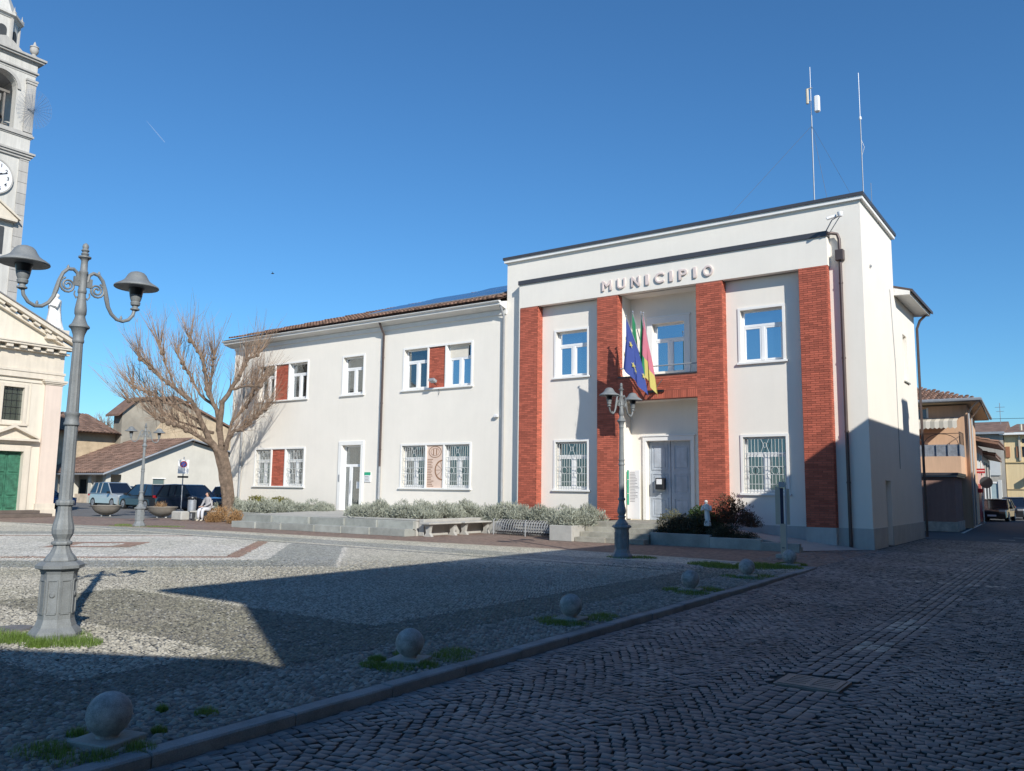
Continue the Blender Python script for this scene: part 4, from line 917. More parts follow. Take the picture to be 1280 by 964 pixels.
planter('low dark planter with bushes and white figure right of the entrance steps', (-4, -2, 0), [(-5.78, -3.9, -2.62, -2.42, -.02, .36), (-3.9, -2.4, -2.62, -2.42, -.02, .30), (-2.4, -1.35, -2.62, -2.42, -.02, .23)], [], STONE)
so_ = MB(); so_.add([(-5.78, -2.42, 0), (-1.5, -2.42, 0), (-1.5, -2.1, 0), (-5.3, -1.15, 0), (-5.78, -1.15, 0), (-5.78, -2.42, .30), (-1.5, -2.42, .18), (-1.5, -2.1, .18), (-5.3, -1.15, .42), (-5.78, -1.15, .42)], [(5, 6, 7, 8, 9), (0, 4, 9, 5), (2, 7, 8, 3), (3, 8, 9, 4)])
struct(so_.build('soil_bed', EARTH))
rp = MB(); rp.add([(-5.78, -1.13, .0), (-5.78, -1.13, .60), (-5.0, -1.15, .55), (-1.42, -2.32, .02), (-.2, -.35, .012), (-.95, .04, .10), (-5.78, .045, .62), (-5.78, .045, 0)], [(1, 2, 3, 4, 5, 6), (0, 1, 6, 7)])
rmp = thing('access_ramp', 'pale concrete ramp rising left along the facade behind the dark planter', 'ramp', (-3, -1, 0)); rp.build('ramp_surface', CONC, rmp)
rp = MB(); rp.add([(-5.78, -1.30, 0), (-5.78, -1.30, .72), (-1.38, -2.48, .13), (-1.38, -2.48, 0), (-5.78, -1.14, 0), (-5.78, -1.14, .72), (-1.34, -2.33, .13), (-1.34, -2.33, 0)], [(0, 1, 2, 3)[::-1], (4, 5, 6, 7), (1, 5, 6, 2), (3, 2, 6, 7)]); rp.build('ramp_kerb', STONE, rmp)

# shrubs ------------------------------------------------------------------
LQ = [(-.5, 0, 0), (.5, 0, 0), (.35, 1, .12), (-.35, 1, .12)]
def cloud(n, rad, h, lw, ll, upness=.5, lumps=9, hollow=.45, seed=0):
    """leaf positions in lumpy crown volume; returns matrices, centres, tint"""
    r = np.random.default_rng(seed)
    lc = r.normal(size=(lumps, 3)); lc /= np.linalg.norm(lc, axis=1)[:, None]; lc *= r.uniform(.25, .68, (lumps, 1)); lc[:, 2] = np.abs(lc[:, 2])
    k = r.integers(0, lumps, n); d = r.normal(size=(n, 3)); d /= np.linalg.norm(d, axis=1)[:, None]
    rr = (r.uniform(hollow, 1, n)**.5)*r.uniform(.28, .50, lumps)[k]
    c = lc[k]+d*rr[:, None]; c[:, 2] = np.abs(c[:, 2]); tone = np.clip(r.random(lumps)[k]*.5+r.random(n)*.5, 0, 1)
    c *= np.array([rad, rad, h]); 
    ax = d*(1-upness)+np.array([0, 0, 1])*upness+r.normal(0, .35, (n, 3)); ax /= np.linalg.norm(ax, axis=1)[:, None]
    sd_ = np.cross(ax, r.normal(size=(n, 3))); sd_ /= np.linalg.norm(sd_, axis=1)[:, None]; nn = np.cross(sd_, ax)
    s_ = r.uniform(.7, 1.3, n)
    Mx = np.stack([sd_*lw*s_[:, None], ax*ll*s_[:, None], nn*ll*s_[:, None]], 2)
    return Mx, c, tone
def shrub_mesh(n, rad, h, lw, ll, mat, seed, up=.5, lumps=9):
    Mx, c, t = cloud(n, rad, h, lw, ll, up, lumps, seed=seed); o = scatter('foliage', LQ, [(0, 1, 2, 3)], Mx, c, t, mat, kind=None); me = o.data; bpy.data.objects.remove(o); return me
LAV = [shrub_mesh(5200, .62, .62, .016, .085, LEAF_LAV, 10+k, .62, 14) for k in range(4)]
def shrub(mesh, x, y, z, s, label, group, name='lavender_shrub', sz=1, cat='shrub', stems=True):
    t = thing(name, label, cat, (x, y, z), group); o = bpy.data.objects.new('foliage', mesh); C.objects.link(o); o.parent = t; o.rotation_euler = (0, 0, random.uniform(0, 6)); o.scale = (s, s, s*sz)
    return t
spots = [(-28.4, -1.2, .36, 1.0, 'silver-grey shrub nearest the tree in the bed under the left windows'), (-27.3, -1.4, .36, 1.0, 'second silver-grey shrub from the tree under the left windows'),
 (-26.2, -1.3, .36, 1.05, 'third silver-grey shrub from the tree, below the brick panel window'), (-25.1, -1.5, .36, 1.0, 'silver-grey shrub below the right half of the left window group'),
 (-24.0, -1.4, .36, 1.0, 'silver-grey shrub second from the glass door on its left'), (-22.9, -1.2, .36, 1.05, 'silver-grey shrub just left of the glass door'), (-22.0, -1.0, .5, .75, 'small silver-grey shrub overhanging the left foot of the glass door'),
 (-16.7, -4.0, .5, .85, 'silver-grey shrub overhanging the end of the long steps'), (-15.8, -3.9, .5, .95, 'second silver-grey shrub along the landing end, left of the benches'), (-14.9, -3.7, .52, .95, 'silver-grey shrub behind the end of the left bench'),
 (-14.1, -3.4, .52, 1.0, 'silver-grey shrub right behind the left bench seat'), (-14.1, -2.3, .52, 1.0, 'silver-grey shrub behind the gap between the two benches'), (-14.0, -1.2, .52, 1.05, 'silver-grey shrub behind the right bench'), (-15.3, -2.2, .52, 1.0, 'silver-grey shrub behind the front row by the landing'),
 (-13.0, -.75, .42, 1.1, 'tall silver-grey shrub at the left end of the bicycle rack bed'), (-12.0, -.75, .42, 1.0, 'silver-grey shrub behind the left half of the bicycle rack'), (-11.0, -.8, .42, 1.0, 'silver-grey shrub behind the middle of the bicycle rack'),
 (-10.0, -.8, .42, 1.0, 'silver-grey shrub behind the right half of the bicycle rack'), (-9.2, -1.3, .42, 1.05, 'silver-grey shrub behind the right end of the rack under the barred window'), (-8.65, -2.5, .46, 1.0, 'silver-grey shrub spilling over the pale planter end by the entrance steps'), (-8.6, -1.6, .46, 1.0, 'silver-grey shrub next to the entrance steps against the second pilaster')]
for i, (x, y, z, s_, lab) in enumerate(spots): shrub(LAV[i % 4], x, y, z, s_*1.22, lab, 'silver-grey shrubs along the facade', sz=random.uniform(.85, 1.02))
OLI = shrub_mesh(2200, .6, .6, .03, .06, LEAF_OLIVE, 31, .4); DRY = shrub_mesh(1900, .6, .7, .015, .10, LEAF_DRY, 32, .6)
shrub(OLI, -27.0, -.6, .5, 1.2, 'olive-green shrub behind the silver ones under the left brick panel', 'olive shrubs under the left windows', 'olive_shrub')
shrub(OLI, -25.5, -.55, .5, 1.15, 'olive-green shrub behind the silver ones right of the left brick panel', 'olive shrubs under the left windows', 'olive_shrub')
shrub(DRY, -26.4, -3.2, 0, 1.1, 'dry brown shrub at the foot of the bare tree', None, 'dry_shrub'); shrub(DRY, -24.7, -3.6, 0, .9, 'dry brown shrub between the tree and the left end of the steps', None, 'dry_shrub', 1.1)
DK = [shrub_mesh(4200, .75, .75, .022, .05, LEAF_DARK, 41, .4, 16), shrub_mesh(3600, .7, .9, .035, .07, LEAF_GREEN, 42, .3, 14), shrub_mesh(2600, .85, 1.0, .026, .075, LEAF_RED, 43, .25, 26)]
shrub(DK[0], -5.35, -1.9, .3, .95, 'low dark brownish bush at the left end of the planter by the steps', None, 'dark_bush')
shrub(DK[0], -4.75, -1.95, .3, 1.0, 'dark bush in the planter just left of the white figure', None, 'dark_bush'); shrub(DK[0], -3.7, -2.05, .22, .85, 'dark bush in the planter just right of the white figure', None, 'dark_bush', .9); shrub(DK[0], -3.0, -2.15, .18, .6, 'small dark bush at the right end of the planter', None, 'dark_bush', .8)
shrub(DK[1], -4.55, -1.35, .45, 1.0, 'dark green leafy bush behind the white figure', None, 'leafy_bush')
shrub(DK[2], -3.75, -1.5, .70, .88, 'tall reddish bush in front of the third brick pilaster', None, 'reddish_bush', 1.0)
shrub(DK[2], -3.10, -1.6, .6, .5, 'reddish bush branch reaching right below the barred window', None, 'reddish_bush', .9)
shrub(shrub_mesh(500, .5, .6, .015, .05, LEAF_OLIVE, 45, .5, 9), -5.6, -1.4, .7, .8, 'sparse pale green sprigs before the grey door', None, 'sparse_plant')
# little garden figure
def figure(name, label, cat, loc, H, mat, seed, group=None, wide=1.0):
    """robed standing figure: continuous body surface with folds, shoulders, neck and head"""
    r = random.Random(seed); N = 28; prof = [(.0, .17, .15), (.03, .185, .16), (.12, .165, .145), (.28, .145, .125), (.42, .135, .115), (.52, .130, .105), (.62, .135, .10), (.72, .155, .10), (.79, .165, .095), (.825, .13, .08), (.845, .06, .055), (.865, .045, .05), (.885, .058, .066), (.915, .068, .078), (.95, .066, .075), (.98, .045, .05), (1.0, .0, .0)]
    mb = MB(); vs = []; ph = r.uniform(0, 6)
    for z, a, b in prof:
        for k in range(N):
            t_ = 2*PI*k/N; f = 1+(.10*math.sin(t_*7+ph+z*4)+.06*math.sin(t_*11-z*9))*max(0, 1-z/.85); bend = .03*math.sin(z*3.0+ph)
            wd = wide if z < .82 else 1.0+.15*(wide-1); vs.append((loc[0]+H*(a*f*wd*math.cos(t_)+bend), loc[1]+H*(b*f*wd*1.15*math.sin(t_)), loc[2]+H*z))
    n_ = len(prof); mb.add(vs, [(i*N+k, i*N+(k+1) % N, (i+1)*N+(k+1) % N, (i+1)*N+k) for i in range(n_-1) for k in range(N)])
    for s_ in (-1, 1):    # arms folded to the chest
        sh = Vector((loc[0]+s_*.15*H, loc[1], loc[2]+.77*H)); el = Vector((loc[0]+s_*.19*H, loc[1]-.06*H, loc[2]+.60*H)); ha = Vector((loc[0]+s_*.02*H, loc[1]-.15*H, loc[2]+.66*H))
        mb.tube([sh, (sh+el)/2, el, (el+ha)/2, ha], [H*.045, H*.05, H*.045, H*.035, H*.022], 8)
    o = mb.build(name, mat, None, True); tag(o, label, cat, group); return o
figure('garden_statue', 'small white robed figure standing in the dark planter bushes', 'statue', (-4.17, -2.12, .60), .76, MARBLE, 3, wide=.72)
# benches
def bench(x, ya, yb, label, grp_='stone benches by the landing'):
    t = thing('stone_bench', label, 'bench', (x, (ya+yb)/2, 0), grp_)
    MB().bbox(x-.22, x+.22, ya, yb, .40, .46, .012).build('seat', CONC, t)
    for y in (ya+.22, yb-.22):
        MB().prism([(x-.17, .40), (x+.17, .40), (x+.10, .30), (x+.07, .12), (x+.17, 0), (x-.17, 0), (x-.07, .12), (x-.10, .30)], 'y', y-.06, y+.06).build('leg', BEIGE if False else CONC, t)
    return t
bench(-12.95, -4.75, -3.05, 'left of the two concrete benches beside the landing'); bench(-12.95, -2.85, -1.15, 'right of the two concrete benches, next to the bicycle rack')
# bike rack
RACK = M('rack_steel', (.13, .14, .16), .35, .1, 5, 40, 0, metal=.6)
rk = thing('bicycle_rack', 'dark steel bicycle rack of round hoops before the planter bed', 'bicycle rack', (-10.8, -1.75, 0))
nh = 26; L0, L1 = (-12.35, -1.45), (-9.2, -2.05)
for k in range(nh):
    u = (k+.5)/nh; x, y = L0[0]+(L1[0]-L0[0])*u, L0[1]+(L1[1]-L0[1])*u
    pts = [(x+.05*math.sin(a)-.06*math.cos(a), y+.24*math.cos(a), .30+.24*math.sin(a)) for a in [j*2*PI/12 for j in range(13)]]
    MB().tube(pts, .015, 6, False).build('hoop', PIPE_GREY, rk, True)
for z, dy in ((.12, -.17), (.12, .17), (.10, 0), (.52, .05), (.30, .24), (.2, .2), (.40, .2)): MB().tube([(L0[0], L0[1]+dy, z), (L1[0], L1[1]+dy, z)], .014, 6).build('rail', BLACK, rk, True)
for u in (0, .5, 1):
    x, y = L0[0]+(L1[0]-L0[0])*u, L0[1]+(L1[1]-L0[1])*u
    MB().tube([(x, y-.26, 0), (x, y-.26, .50), (x, y-.18, .55)], .020, 6).build('post', PIPE_GREY, rk, True)

# ================================================================== STREET LAMPS
def make_lamp():
    t = thing('street_lamp', 'lamp', 'street lamp', (0, 0, 0), 'twin-arm cast iron street lamps')
    o8 = MB(); r8 = PI/8
    o8.lathe([(.255, 0), (.255, .055), (.235, .085), (.20, .12), (.178, .18), (.172, .20), (.172, .66), (.185, .70), (.235, .72), (.235, .75), (.19, .785), (.16, .79)], (0, 0, 0), 8, r8)
    for k in range(8):
        a = r8+PI/8+k*PI/4+0.0; d = Vector((math.cos(a), math.sin(a), 0)); q = Vector((-d.y, d.x, 0)); rr = .172*math.cos(PI/8)
        for dz, hz, hw in ((.26, .008, .045), (.60, .008, .045)): o8.obox(d*(rr+.004)+Vector((0, 0, dz)), q*hw, d*.006, Vector((0, 0, hz)))
        for sg in (-1, 1): o8.obox(d*(rr+.004)+q*sg*.047+Vector((0, 0, .43)), q*.006, d*.006, Vector((0, 0, .165)))
        if k % 2 == 0: o8.tube([d*rr+Vector((0, 0, .45)), d*(rr+.014)+Vector((0, 0, .45))], [.032, .02], 12)
    o8.build('base', CAST, t)
    v = MB(); v.lathe([(.155, .785), (.16, .80), (.145, .83), (.11, .87), (.085, .92), (.078, .95), (.098, .96), (.102, .975), (.098, .99), (.074, 1.0), (.078, 1.02), (.104, 1.07), (.108, 1.12), (.10, 1.17), (.082, 1.24), (.070, 1.31), (.068, 1.36), (.088, 1.375), (.092, 1.40), (.088, 1.42), (.068, 1.43)], (0, 0, 0), 24, flute=.05, fn=1); v.build('vase', CAST, t)
    v = MB(); v.lathe([(.068, 1.43), (.064, 2.22)], (0, 0, 0), 24, flute=.07, fn=1); v.lathe([(.068, 2.22), (.078, 2.23), (.078, 2.25), (.068, 2.27), (.068, 2.33), (.076, 2.34), (.076, 2.36), (.062, 2.37)], (0, 0, 0), 24)
    v.lathe([(.062, 2.37), (.050, 3.13)], (0, 0, 0), 24, flute=.07, fn=1)
    v.lathe([(.055, 3.13), (.060, 3.14), (.060, 3.16), (.055, 3.17), (.060, 3.22), (.082, 3.28), (.105, 3.30), (.105, 3.315), (.08, 3.34), (.06, 3.39), (.052, 3.42), (.052, 3.44), (.060, 3.45), (.062, 3.50), (.054, 3.56), (.042, 3.64), (.038, 3.68), (.046, 3.69), (.046, 3.72), (.040, 3.73), (.040, 3.90), (.047, 3.91), (.047, 3.93), (.038, 3.94), (.034, 4.05), (.045, 4.07), (.066, 4.085), (.066, 4.10), (.035, 4.11)], (0, 0, 0), 20); v.build('pole', CAST, t, True)
    v = MB(); v.lathe([(.030, 4.11), (.042, 4.13), (.028, 4.15), (.042, 4.17), (.028, 4.19), (.034, 4.215), (.026, 4.24), (0, 4.26)], (0, 0, 0), 14); v.build('finial', CAST, t, True)
    for s_ in (-1, 1):
        def Y(r, z): return (0, s_*r, z)
        a = MB(); ctl = [(.05, 3.82), (.065, 3.90), (.11, 3.935), (.17, 3.925), (.22, 3.87), (.255, 3.78), (.275, 3.68), (.30, 3.59), (.345, 3.515), (.41, 3.465), (.48, 3.455), (.55, 3.485), (.60, 3.55), (.615, 3.62)]
        a.tube([Y(*p) for p in ctl], [.020]*6+[.026, .022]+[.020]*6, 8)
        a.box(-.015, .015, min(s_*.04, s_*.10), max(s_*.04, s_*.10), 3.76, 3.86)
        spi = [(.160+(.088-.0026*k)*math.cos(-k*.5+1.2), 3.745+(.088-.0026*k)*math.sin(-k*.5+1.2)) for k in range(28)]
        a.tube([Y(*p) for p in spi], [.012]*28, 6)
        a.tube([Y(.08, 3.70), Y(.085, 3.66), Y(.06, 3.62), Y(.05, 3.64)], .009, 6); a.tube([Y(.21, 3.80), Y(.235, 3.82), Y(.25, 3.80)], .010, 6)
        for p in ((.17, 3.945), (.46, 3.49), (.30, 3.60)): a.lathe([(.010, -.02), (.016, 0), (.008, .02), (0, .03)], Y(*p), 6)
        a.build('arm', CAST, t, True)
        L = MB(); c = (0, s_*.62, 0)
        L.lathe([(.020, 3.60), (.05, 3.615), (.05, 3.63), (.032, 3.64), (.030, 3.655), (.050, 3.67), (.055, 3.70), (.048, 3.71), (.060, 3.74), (.070, 3.79)], c, 16); L.build('lamp_holder', CAST, t, True)
        L = MB(); L.lathe([(.068, 3.785), (.085, 3.87), (.09, 3.90), (.0, 3.905)], c, 16); L.build('lamp_body', LAMPIN, t, True)
        L = MB(); L.lathe([(.238, 3.872), (.245, 3.880), (.240, 3.895), (.215, 3.912), (.175, 3.935), (.140, 3.962), (.118, 3.995), (.100, 4.03), (.075, 4.055), (.04, 4.068), (0, 4.072)], c, 28); L.build('lamp_shade', CAST, t, True)
        L = MB(); L.lathe([(.236, 3.874), (.21, 3.905), (.165, 3.925), (.09, 3.93), (0, 3.93)], c, 28); L.build('shade_underside', LAMPUNDER, t, True)
    return t
lamp0 = make_lamp()
for i, (x, y, lab) in enumerate(((-3.68, -21.12, 'nearest grey cast iron twin street lamp, standing in grass in the left foreground'), (-4.14, -7.57, 'grey twin street lamp standing in front of the entrance steps'), (-24.97, -7.68, 'distant twin street lamp between the two round bowl planters'))):
    o = lamp0 if i == 0 else copy_tree(lamp0)
    o.location = (x, y, 0); o['label'] = lab
    if i == 2: o.scale = (.94, .94, .94)

# ================================================================== BOLLARDS, GRASS
SPH = MB(); 
def uv(mb, r, c, nu=32, nv=20, sz=1):
    prof = [(r*math.sin(PI*k/nv), -r*sz*math.cos(PI*k/nv)) for k in range(nv+1)]; prof[0] = (0.0, -r*sz); prof[-1] = (0.0, r*sz); mb.lathe(prof, c, nu)
def make_bollard():
    t = thing('stone_sphere', 'x', 'bollard', (0, 0, 0), 'stone sphere bollards along the kerb')
    b = MB(); b.lathe([(.085, .035), (.075, .055), (.08, .07)], (0, 0, 0), 20); b.build('neck', GRANITE, t, True)
    b = MB(); uv(b, .15, (0, 0, .195)); b.build('sphere', GRANITE, t, True)
    b = MB(); b.bbox(-.18, .18, -.18, .18, -.02, .045, .008); b.build('base_slab', CONC if False else STONE, t)
    return t
b0 = make_bollard()
BL = [(.20, -22.67, .25, .90, 'nearest stone sphere bollard on a square slab, bottom left'), (.02, -19.70, .3, .88, 'second stone sphere from the left along the kerb, weathered face'), (-.08, -16.65, .1, .94, 'third stone sphere from the left along the kerb'), (-.15, -12.80, .2, .98, 'fourth stone sphere from the left along the kerb'), (-.20, -10.0, .2, 1.0, 'fifth stone sphere from the left, just before the kerb end'), (-.30, -6.98, 0, 1.04, 'farthest stone sphere, in grass at the kerb end beside the information post')]
for i, (x, y, a, s_, lab) in enumerate(BL):
    o = b0 if i == 0 else copy_tree(b0); o.location = (x, y, 0); o.rotation_euler = (0, 0, a); o.scale = (s_, s_, s_); o['label'] = lab
BT = [(-.5, 0, 0), (.5, 0, 0), (.28, .25, .55), (-.28, .25, .55), (.05, .8, 1.0), (-.05, .8, 1.0)]
def grass(name, pts, n, hmax, label, seed=0, lw=.004):
    r = np.random.default_rng(seed); pts = np.array(pts); k = r.integers(0, len(pts), n)
    rad = pts[k, 2]; a = r.uniform(0, 2*PI, n); q = np.sqrt(r.random(n))*rad; c = np.stack([pts[k, 0]+q*np.cos(a), pts[k, 1]+q*np.sin(a)*.8, np.full(n, -.003)], 1)
    h = hmax*r.uniform(.35, 1, n)*np.clip(1.15-q/np.maximum(rad, .01)*.6, .3, 1); ang = r.uniform(0, 2*PI, n); Mx = rotz(ang, 1, 1, 1)
    Mx[:, :, 0] *= (lw*r.uniform(.7, 1.6, n))[:, None]; Mx[:, :, 1] *= (h*r.uniform(.2, .8, n))[:, None]; Mx[:, 2, 2] = h
    o = scatter(name, BT, [(0, 1, 2, 3), (3, 2, 4, 5)], Mx, c, r.random(n), GRASSM, None, 'stuff'); tag(o, label, 'grass'); return o
grass('grass_tuft', [(-3.68, -21.12, .42), (-3.4, -21.3, .35), (-4.3, -21.6, .45), (-4.9, -21.9, .45), (-3.9, -21.5, .35), (-4.6, -22.1, .4), (-3.1, -21.15, .25), (-3.75, -21.45, .2), (-3.3, -21.45, .12), (-4.1, -21.9, .3)], 11000, .11, 'bright green grass and weeds around the foot of the nearest street lamp', 1)
grass('grass_tuft', [(.32, -22.98, .16), (.45, -22.85, .12), (.05, -23.0, .2), (.47, -22.62, .12), (.1, -22.95, .15), (-.1, -22.7, .08), (.1, -21.9, .10), (.25, -22.35, .06), (-.2, -22.05, .05)], 3800, .075, 'dark grass tufts around the slab of the nearest stone sphere', 2, .003)
grass('grass_tuft', [(.12, -20.0, .20), (.25, -19.75, .16), (.2, -19.35, .24), (.1, -19.1, .2), (-.2, -19.5, .15), (-.1, -20.05, .15), (-.25, -19.85, .1)], 5200, .075, 'grass patch around the second stone sphere', 3, .0035)
grass('grass_tuft', [(.08, -16.9, .22), (.12, -16.4, .25), (.1, -16.1, .2), (-.25, -16.8, .25), (-.1, -17.0, .2)], 3200, .08, 'grass patch around the third stone sphere', 4, .004)
grass('grass_tuft', [(.0, -13.1, .3), (.05, -12.5, .25), (-.35, -12.9, .25)], 2400, .09, 'grass patch around the fourth stone sphere', 5, .005)
grass('grass_tuft', [(-.1, -10.2, .3), (0, -9.7, .3), (-.4, -10.1, .3)], 1500, .08, 'thin grass around the fifth stone sphere', 6, .006)
grass('grass_tuft', [(-.3, -7.5, .45), (-.8, -7.9, .55), (-1.3, -8.3, .5), (-.35, -6.7, .35), (-.9, -7.3, .5), (-1.8, -7.9, .5)], 9000, .10, 'green grass corner at the end of the kerb', 7, .007)
grass('grass_tuft', [(-24.97, -7.68, .6), (-24.4, -7.2, .5), (-25.6, -8.0, .6), (-23.9, -6.9, .5), (-26.6, -7.4, .4)], 1500, .05, 'yellowish moss and grass around the distant street lamp', 8, .015)
grass('grass_tuft', [(-4.14, -7.57, .4), (-3.7, -7.3, .35)], 1200, .08, 'short grass at the foot of the lamp by the entrance', 9, .008)
# drain grate + manhole
gr = thing('drain_grate', 'rectangular iron drain grate set in the cobbled street', 'drain grate', (3.2, -17.93, -.07))
b = MB(); z = -.056; x0, x1, y0, y1 = 2.93, 3.42, -18.12, -17.70
for a in ((x0, x1, y0, y0+.04), (x0, x1, y1-.04, y1), (x0, x0+.05, y0+.04, y1-.04), (x1-.05, x1, y0+.04, y1-.04), ((x0+x1)/2-.025, (x0+x1)/2+.025, y0+.04, y1-.04)): b.box(*a, z-.03, z+.006)
for k in range(5):
    yy = y0+.04+k*(y1-y0-.08)/4.0; 
    if 0 < k < 5:
        yy = y0+.04+(k)*(y1-y0-.08)/5-.001
    for xa, xb in ((x0+.05, (x0+x1)/2-.025), ((x0+x1)/2+.025, x1-.05)): b.box(xa, xb, yy+.012, yy+.055, z-.03, z+.004)
b.build('grate', IRON, gr); b = MB(); b.box(x0-.03, x1+.03, y0-.03, y0-.002, z-.05, z); b.box(x0-.03, x1+.03, y1+.002, y1+.03, z-.05, z); b.box(x0-.03, x0-.002, y0-.002, y1+.002, z-.05, z); b.box(x1+.002, x1+.03, y0-.002, y1+.002, z-.05, z); b.build('grate_frame', IRON, gr); MB().box(x0-.02, x1+.02, y0-.02, y1+.02, z-.06, z-.028).build('grate_pit', BLACK, gr)
mh = thing('manhole_cover', 'dark round manhole cover in the pebbles left of the nearest lamp', 'manhole cover', (-4.48, -21.2, 0))
b = MB(); b.lathe([(.20, -.01), (.20, .022), (.19, .026), (0, .026)], (-4.48, -21.2, 0), 28); b.build('cover', IRON, mh); b = MB(); b.lathe([(.235, -.01), (.235, .02), (.205, .02), (.205, -.01)], (-4.48, -21.2, 0), 28); b.build('rim', IRON, mh)

# info post
ip = thing('information_post', 'slim post with dark blue centre and beige side panels beside the farthest sphere', 'information post', (-1.07, -4.9, 0))
MB().bbox(-1.24, -.90, -5.02, -4.74, 0, .10, .01).build('foot', CONC, ip)
ir = Vector((.955, .295, 0)); idn = Vector((-.295, .955, 0)); ic = Vector((-1.07, -4.88, 0))
def ipb(u0, u1, d0, d1, z0, z1, nm, mt): MB().obox(ic+ir*(u0+u1)/2+idn*(d0+d1)/2+Vector((0, 0, (z0+z1)/2)), ir*(u1-u0)/2, idn*(d1-d0)/2, Vector((0, 0, (z1-z0)/2))).build(nm, mt, ip)
ipb(-.075, .055, -.05, .05, .10, .84, 'lower_post', BEIGE); ipb(.06, .09, -.04, .04, .10, 1.86, 'back_rail', STEEL); ipb(-.06, .02, -.03, .03, .84, 1.72, 'screen', NAVY)
ipb(-.175, -.065, -.02, .02, .82, 1.74, 'side_panel', BEIGE); ipb(.095, .165, -.01, .06, .82, 1.70, 'side_panel', BEIGE); ipb(-.085, .055, -.05, .05, 1.74, 1.87, 'head', STEEL)
ipb(-.045, .02, -.056, -.052, .24, .27, 'mark', INK)

# ================================================================== TREE
TB = Vector((-27.6, -2.1, 0)); TR = Vector((.58, .81, 0)).normalized(); TN = Vector((-.81, .58, 0))
def T3(s_, z, d=0.): return TB+TR*s_+TN*d+Vector((0, 0, z))
tree = thing('bare_tree', 'bare pollarded tree with long upright twigs at the left end of the wing', 'tree', tuple(TB))
b = MB()
def limb(pts, r0, r1, n=9):
    pts = [T3(*p) for p in pts]; out = []
    for i in range(len(pts)-1):
        for k in range(3): out.append(pts[i].lerp(pts[i+1], k/3)+Vector([random.uniform(-.035, .035) for _ in range(3)]))
    out.append(pts[-1]); N = len(out); r0 *= .68; r1 *= .62; rad = [r0+(r1-r0)*(i/(N-1))**.7 for i in range(N)]
    rad = [r_*random.uniform(.9, 1.15) for r_ in rad]; b.tube(out, rad, n); return out
trunk = [(.30, 0, 0), (.24, .6, 0), (.14, 1.45, 0), (-.02, 2.4, 0), (-.22, 3.15, 0)]
b2 = MB(); tp_ = [T3(*p) for p in trunk]; fine = []
for i in range(len(tp_)-1):
    for k in range(5): fine.append(tp_[i].lerp(tp_[i+1], k/5))
fine.append(tp_[-1]); rr = [.30-.04*(i/(len(fine)-1))+.12*math.exp(-i*.7)+.05*max(0, i-14)/6 for i in range(len(fine))]
NS = 22; vs = []
for i, p in enumerate(fine):
    for k in range(NS):
        a = 2*PI*k/NS; r_ = rr[i]*(1+.10*math.sin(a*5+i*.22)+.05*math.sin(a*9-i*.3)+random.uniform(-.03, .03)); vs.append(p+TR*math.cos(a)*r_+TN*math.sin(a)*r_)
b2.add(vs, [(i*NS+k, i*NS+(k+1) % NS, (i+1)*NS+(k+1) % NS, (i+1)*NS+k) for i in range(len(fine)-1) for k in range(NS)]); b2.build('trunk', BARK, tree, True, fix=True)
LM = {}
LM['a'] = limb([(-.25, 3.0, 0), (-.76, 3.67, -.1), (-1.12, 4.44, -.2), (-1.59, 5.42, -.3), (-2.34, 5.95, -.4), (-3.21, 6.68, -.5), (-3.85, 7.19, -.6)], .26, .07)
LM['b'] = limb([(-1.12, 4.44, -.2), (-1.98, 4.96, .3), (-2.62, 5.37, .6), (-3.45, 5.78, .8), (-4.17, 6.07, .9)], .15, .05)
LM['c'] = limb([(-.45, 3.3, 0), (-.9, 3.65, -.4), (-1.51, 3.98, -.8), (-2.25, 4.28, -1.1), (-2.97, 4.48, -1.3)], .17, .06)
LM['d'] = limb([(-.2, 3.1, .1), (-.37, 4.13, .2), (-.53, 5.13, .2), (-.93, 5.79, .3), (-1.09, 6.69, .3), (-1.3, 7.58, .4), (-1.87, 8.34, .4)], .24, .06)
LM['e'] = limb([(-.93, 5.79, .3), (-.82, 6.59, .0), (-.76, 7.5, -.2)], .12, .06)
LM['f'] = limb([(-.37, 4.13, .2), (-.28, 5.48, 0), (.06, 6.07, -.1), (.45, 6.78, -.2), (.69, 7.48, -.3), (1.17, 7.74, -.3)], .22, .08)
LM['g'] = limb([(-.05, 3.1, 0), (.12, 3.85, -.2), (.30, 4.15, -.3), (.69, 4.17, -.5), (1.1, 4.64, -.7), (1.62, 5.11, -.9)], .17, .06)
LM['h'] = limb([(.06, 6.07, -.1), (.7, 6.22, -.5), (1.35, 6.25, -.8)], .11, .05)
LM['i'] = limb([(-.53, 5.13, .2), (-1.3, 5.9, .9), (-1.9, 6.9, 1.2), (-2.4, 7.7, 1.4)], .13, .05)
LM['j'] = limb([(-1.59, 5.42, -.3), (-2.3, 5.2, -.9), (-3.3, 5.3, -1.3), (-4.1, 5.2, -1.5)], .10, .04)
LM['k'] = limb([(-.05, 3.4, 0), (.2, 4.6, .5), (.8, 5.4, .9), (1.2, 6.3, 1.1)], .13, .05)
LM['l'] = limb([(-2.34, 5.95, -.4), (-2.8, 7.0, -.2), (-3.1, 7.9, 0)], .09, .04)
LM['m'] = limb([(-.6, 4.0, .1), (-1.7, 4.4, .9), (-2.9, 4.9, 1.4)], .11, .04)
b.build('limb', BARK, tree, True, fix=True)
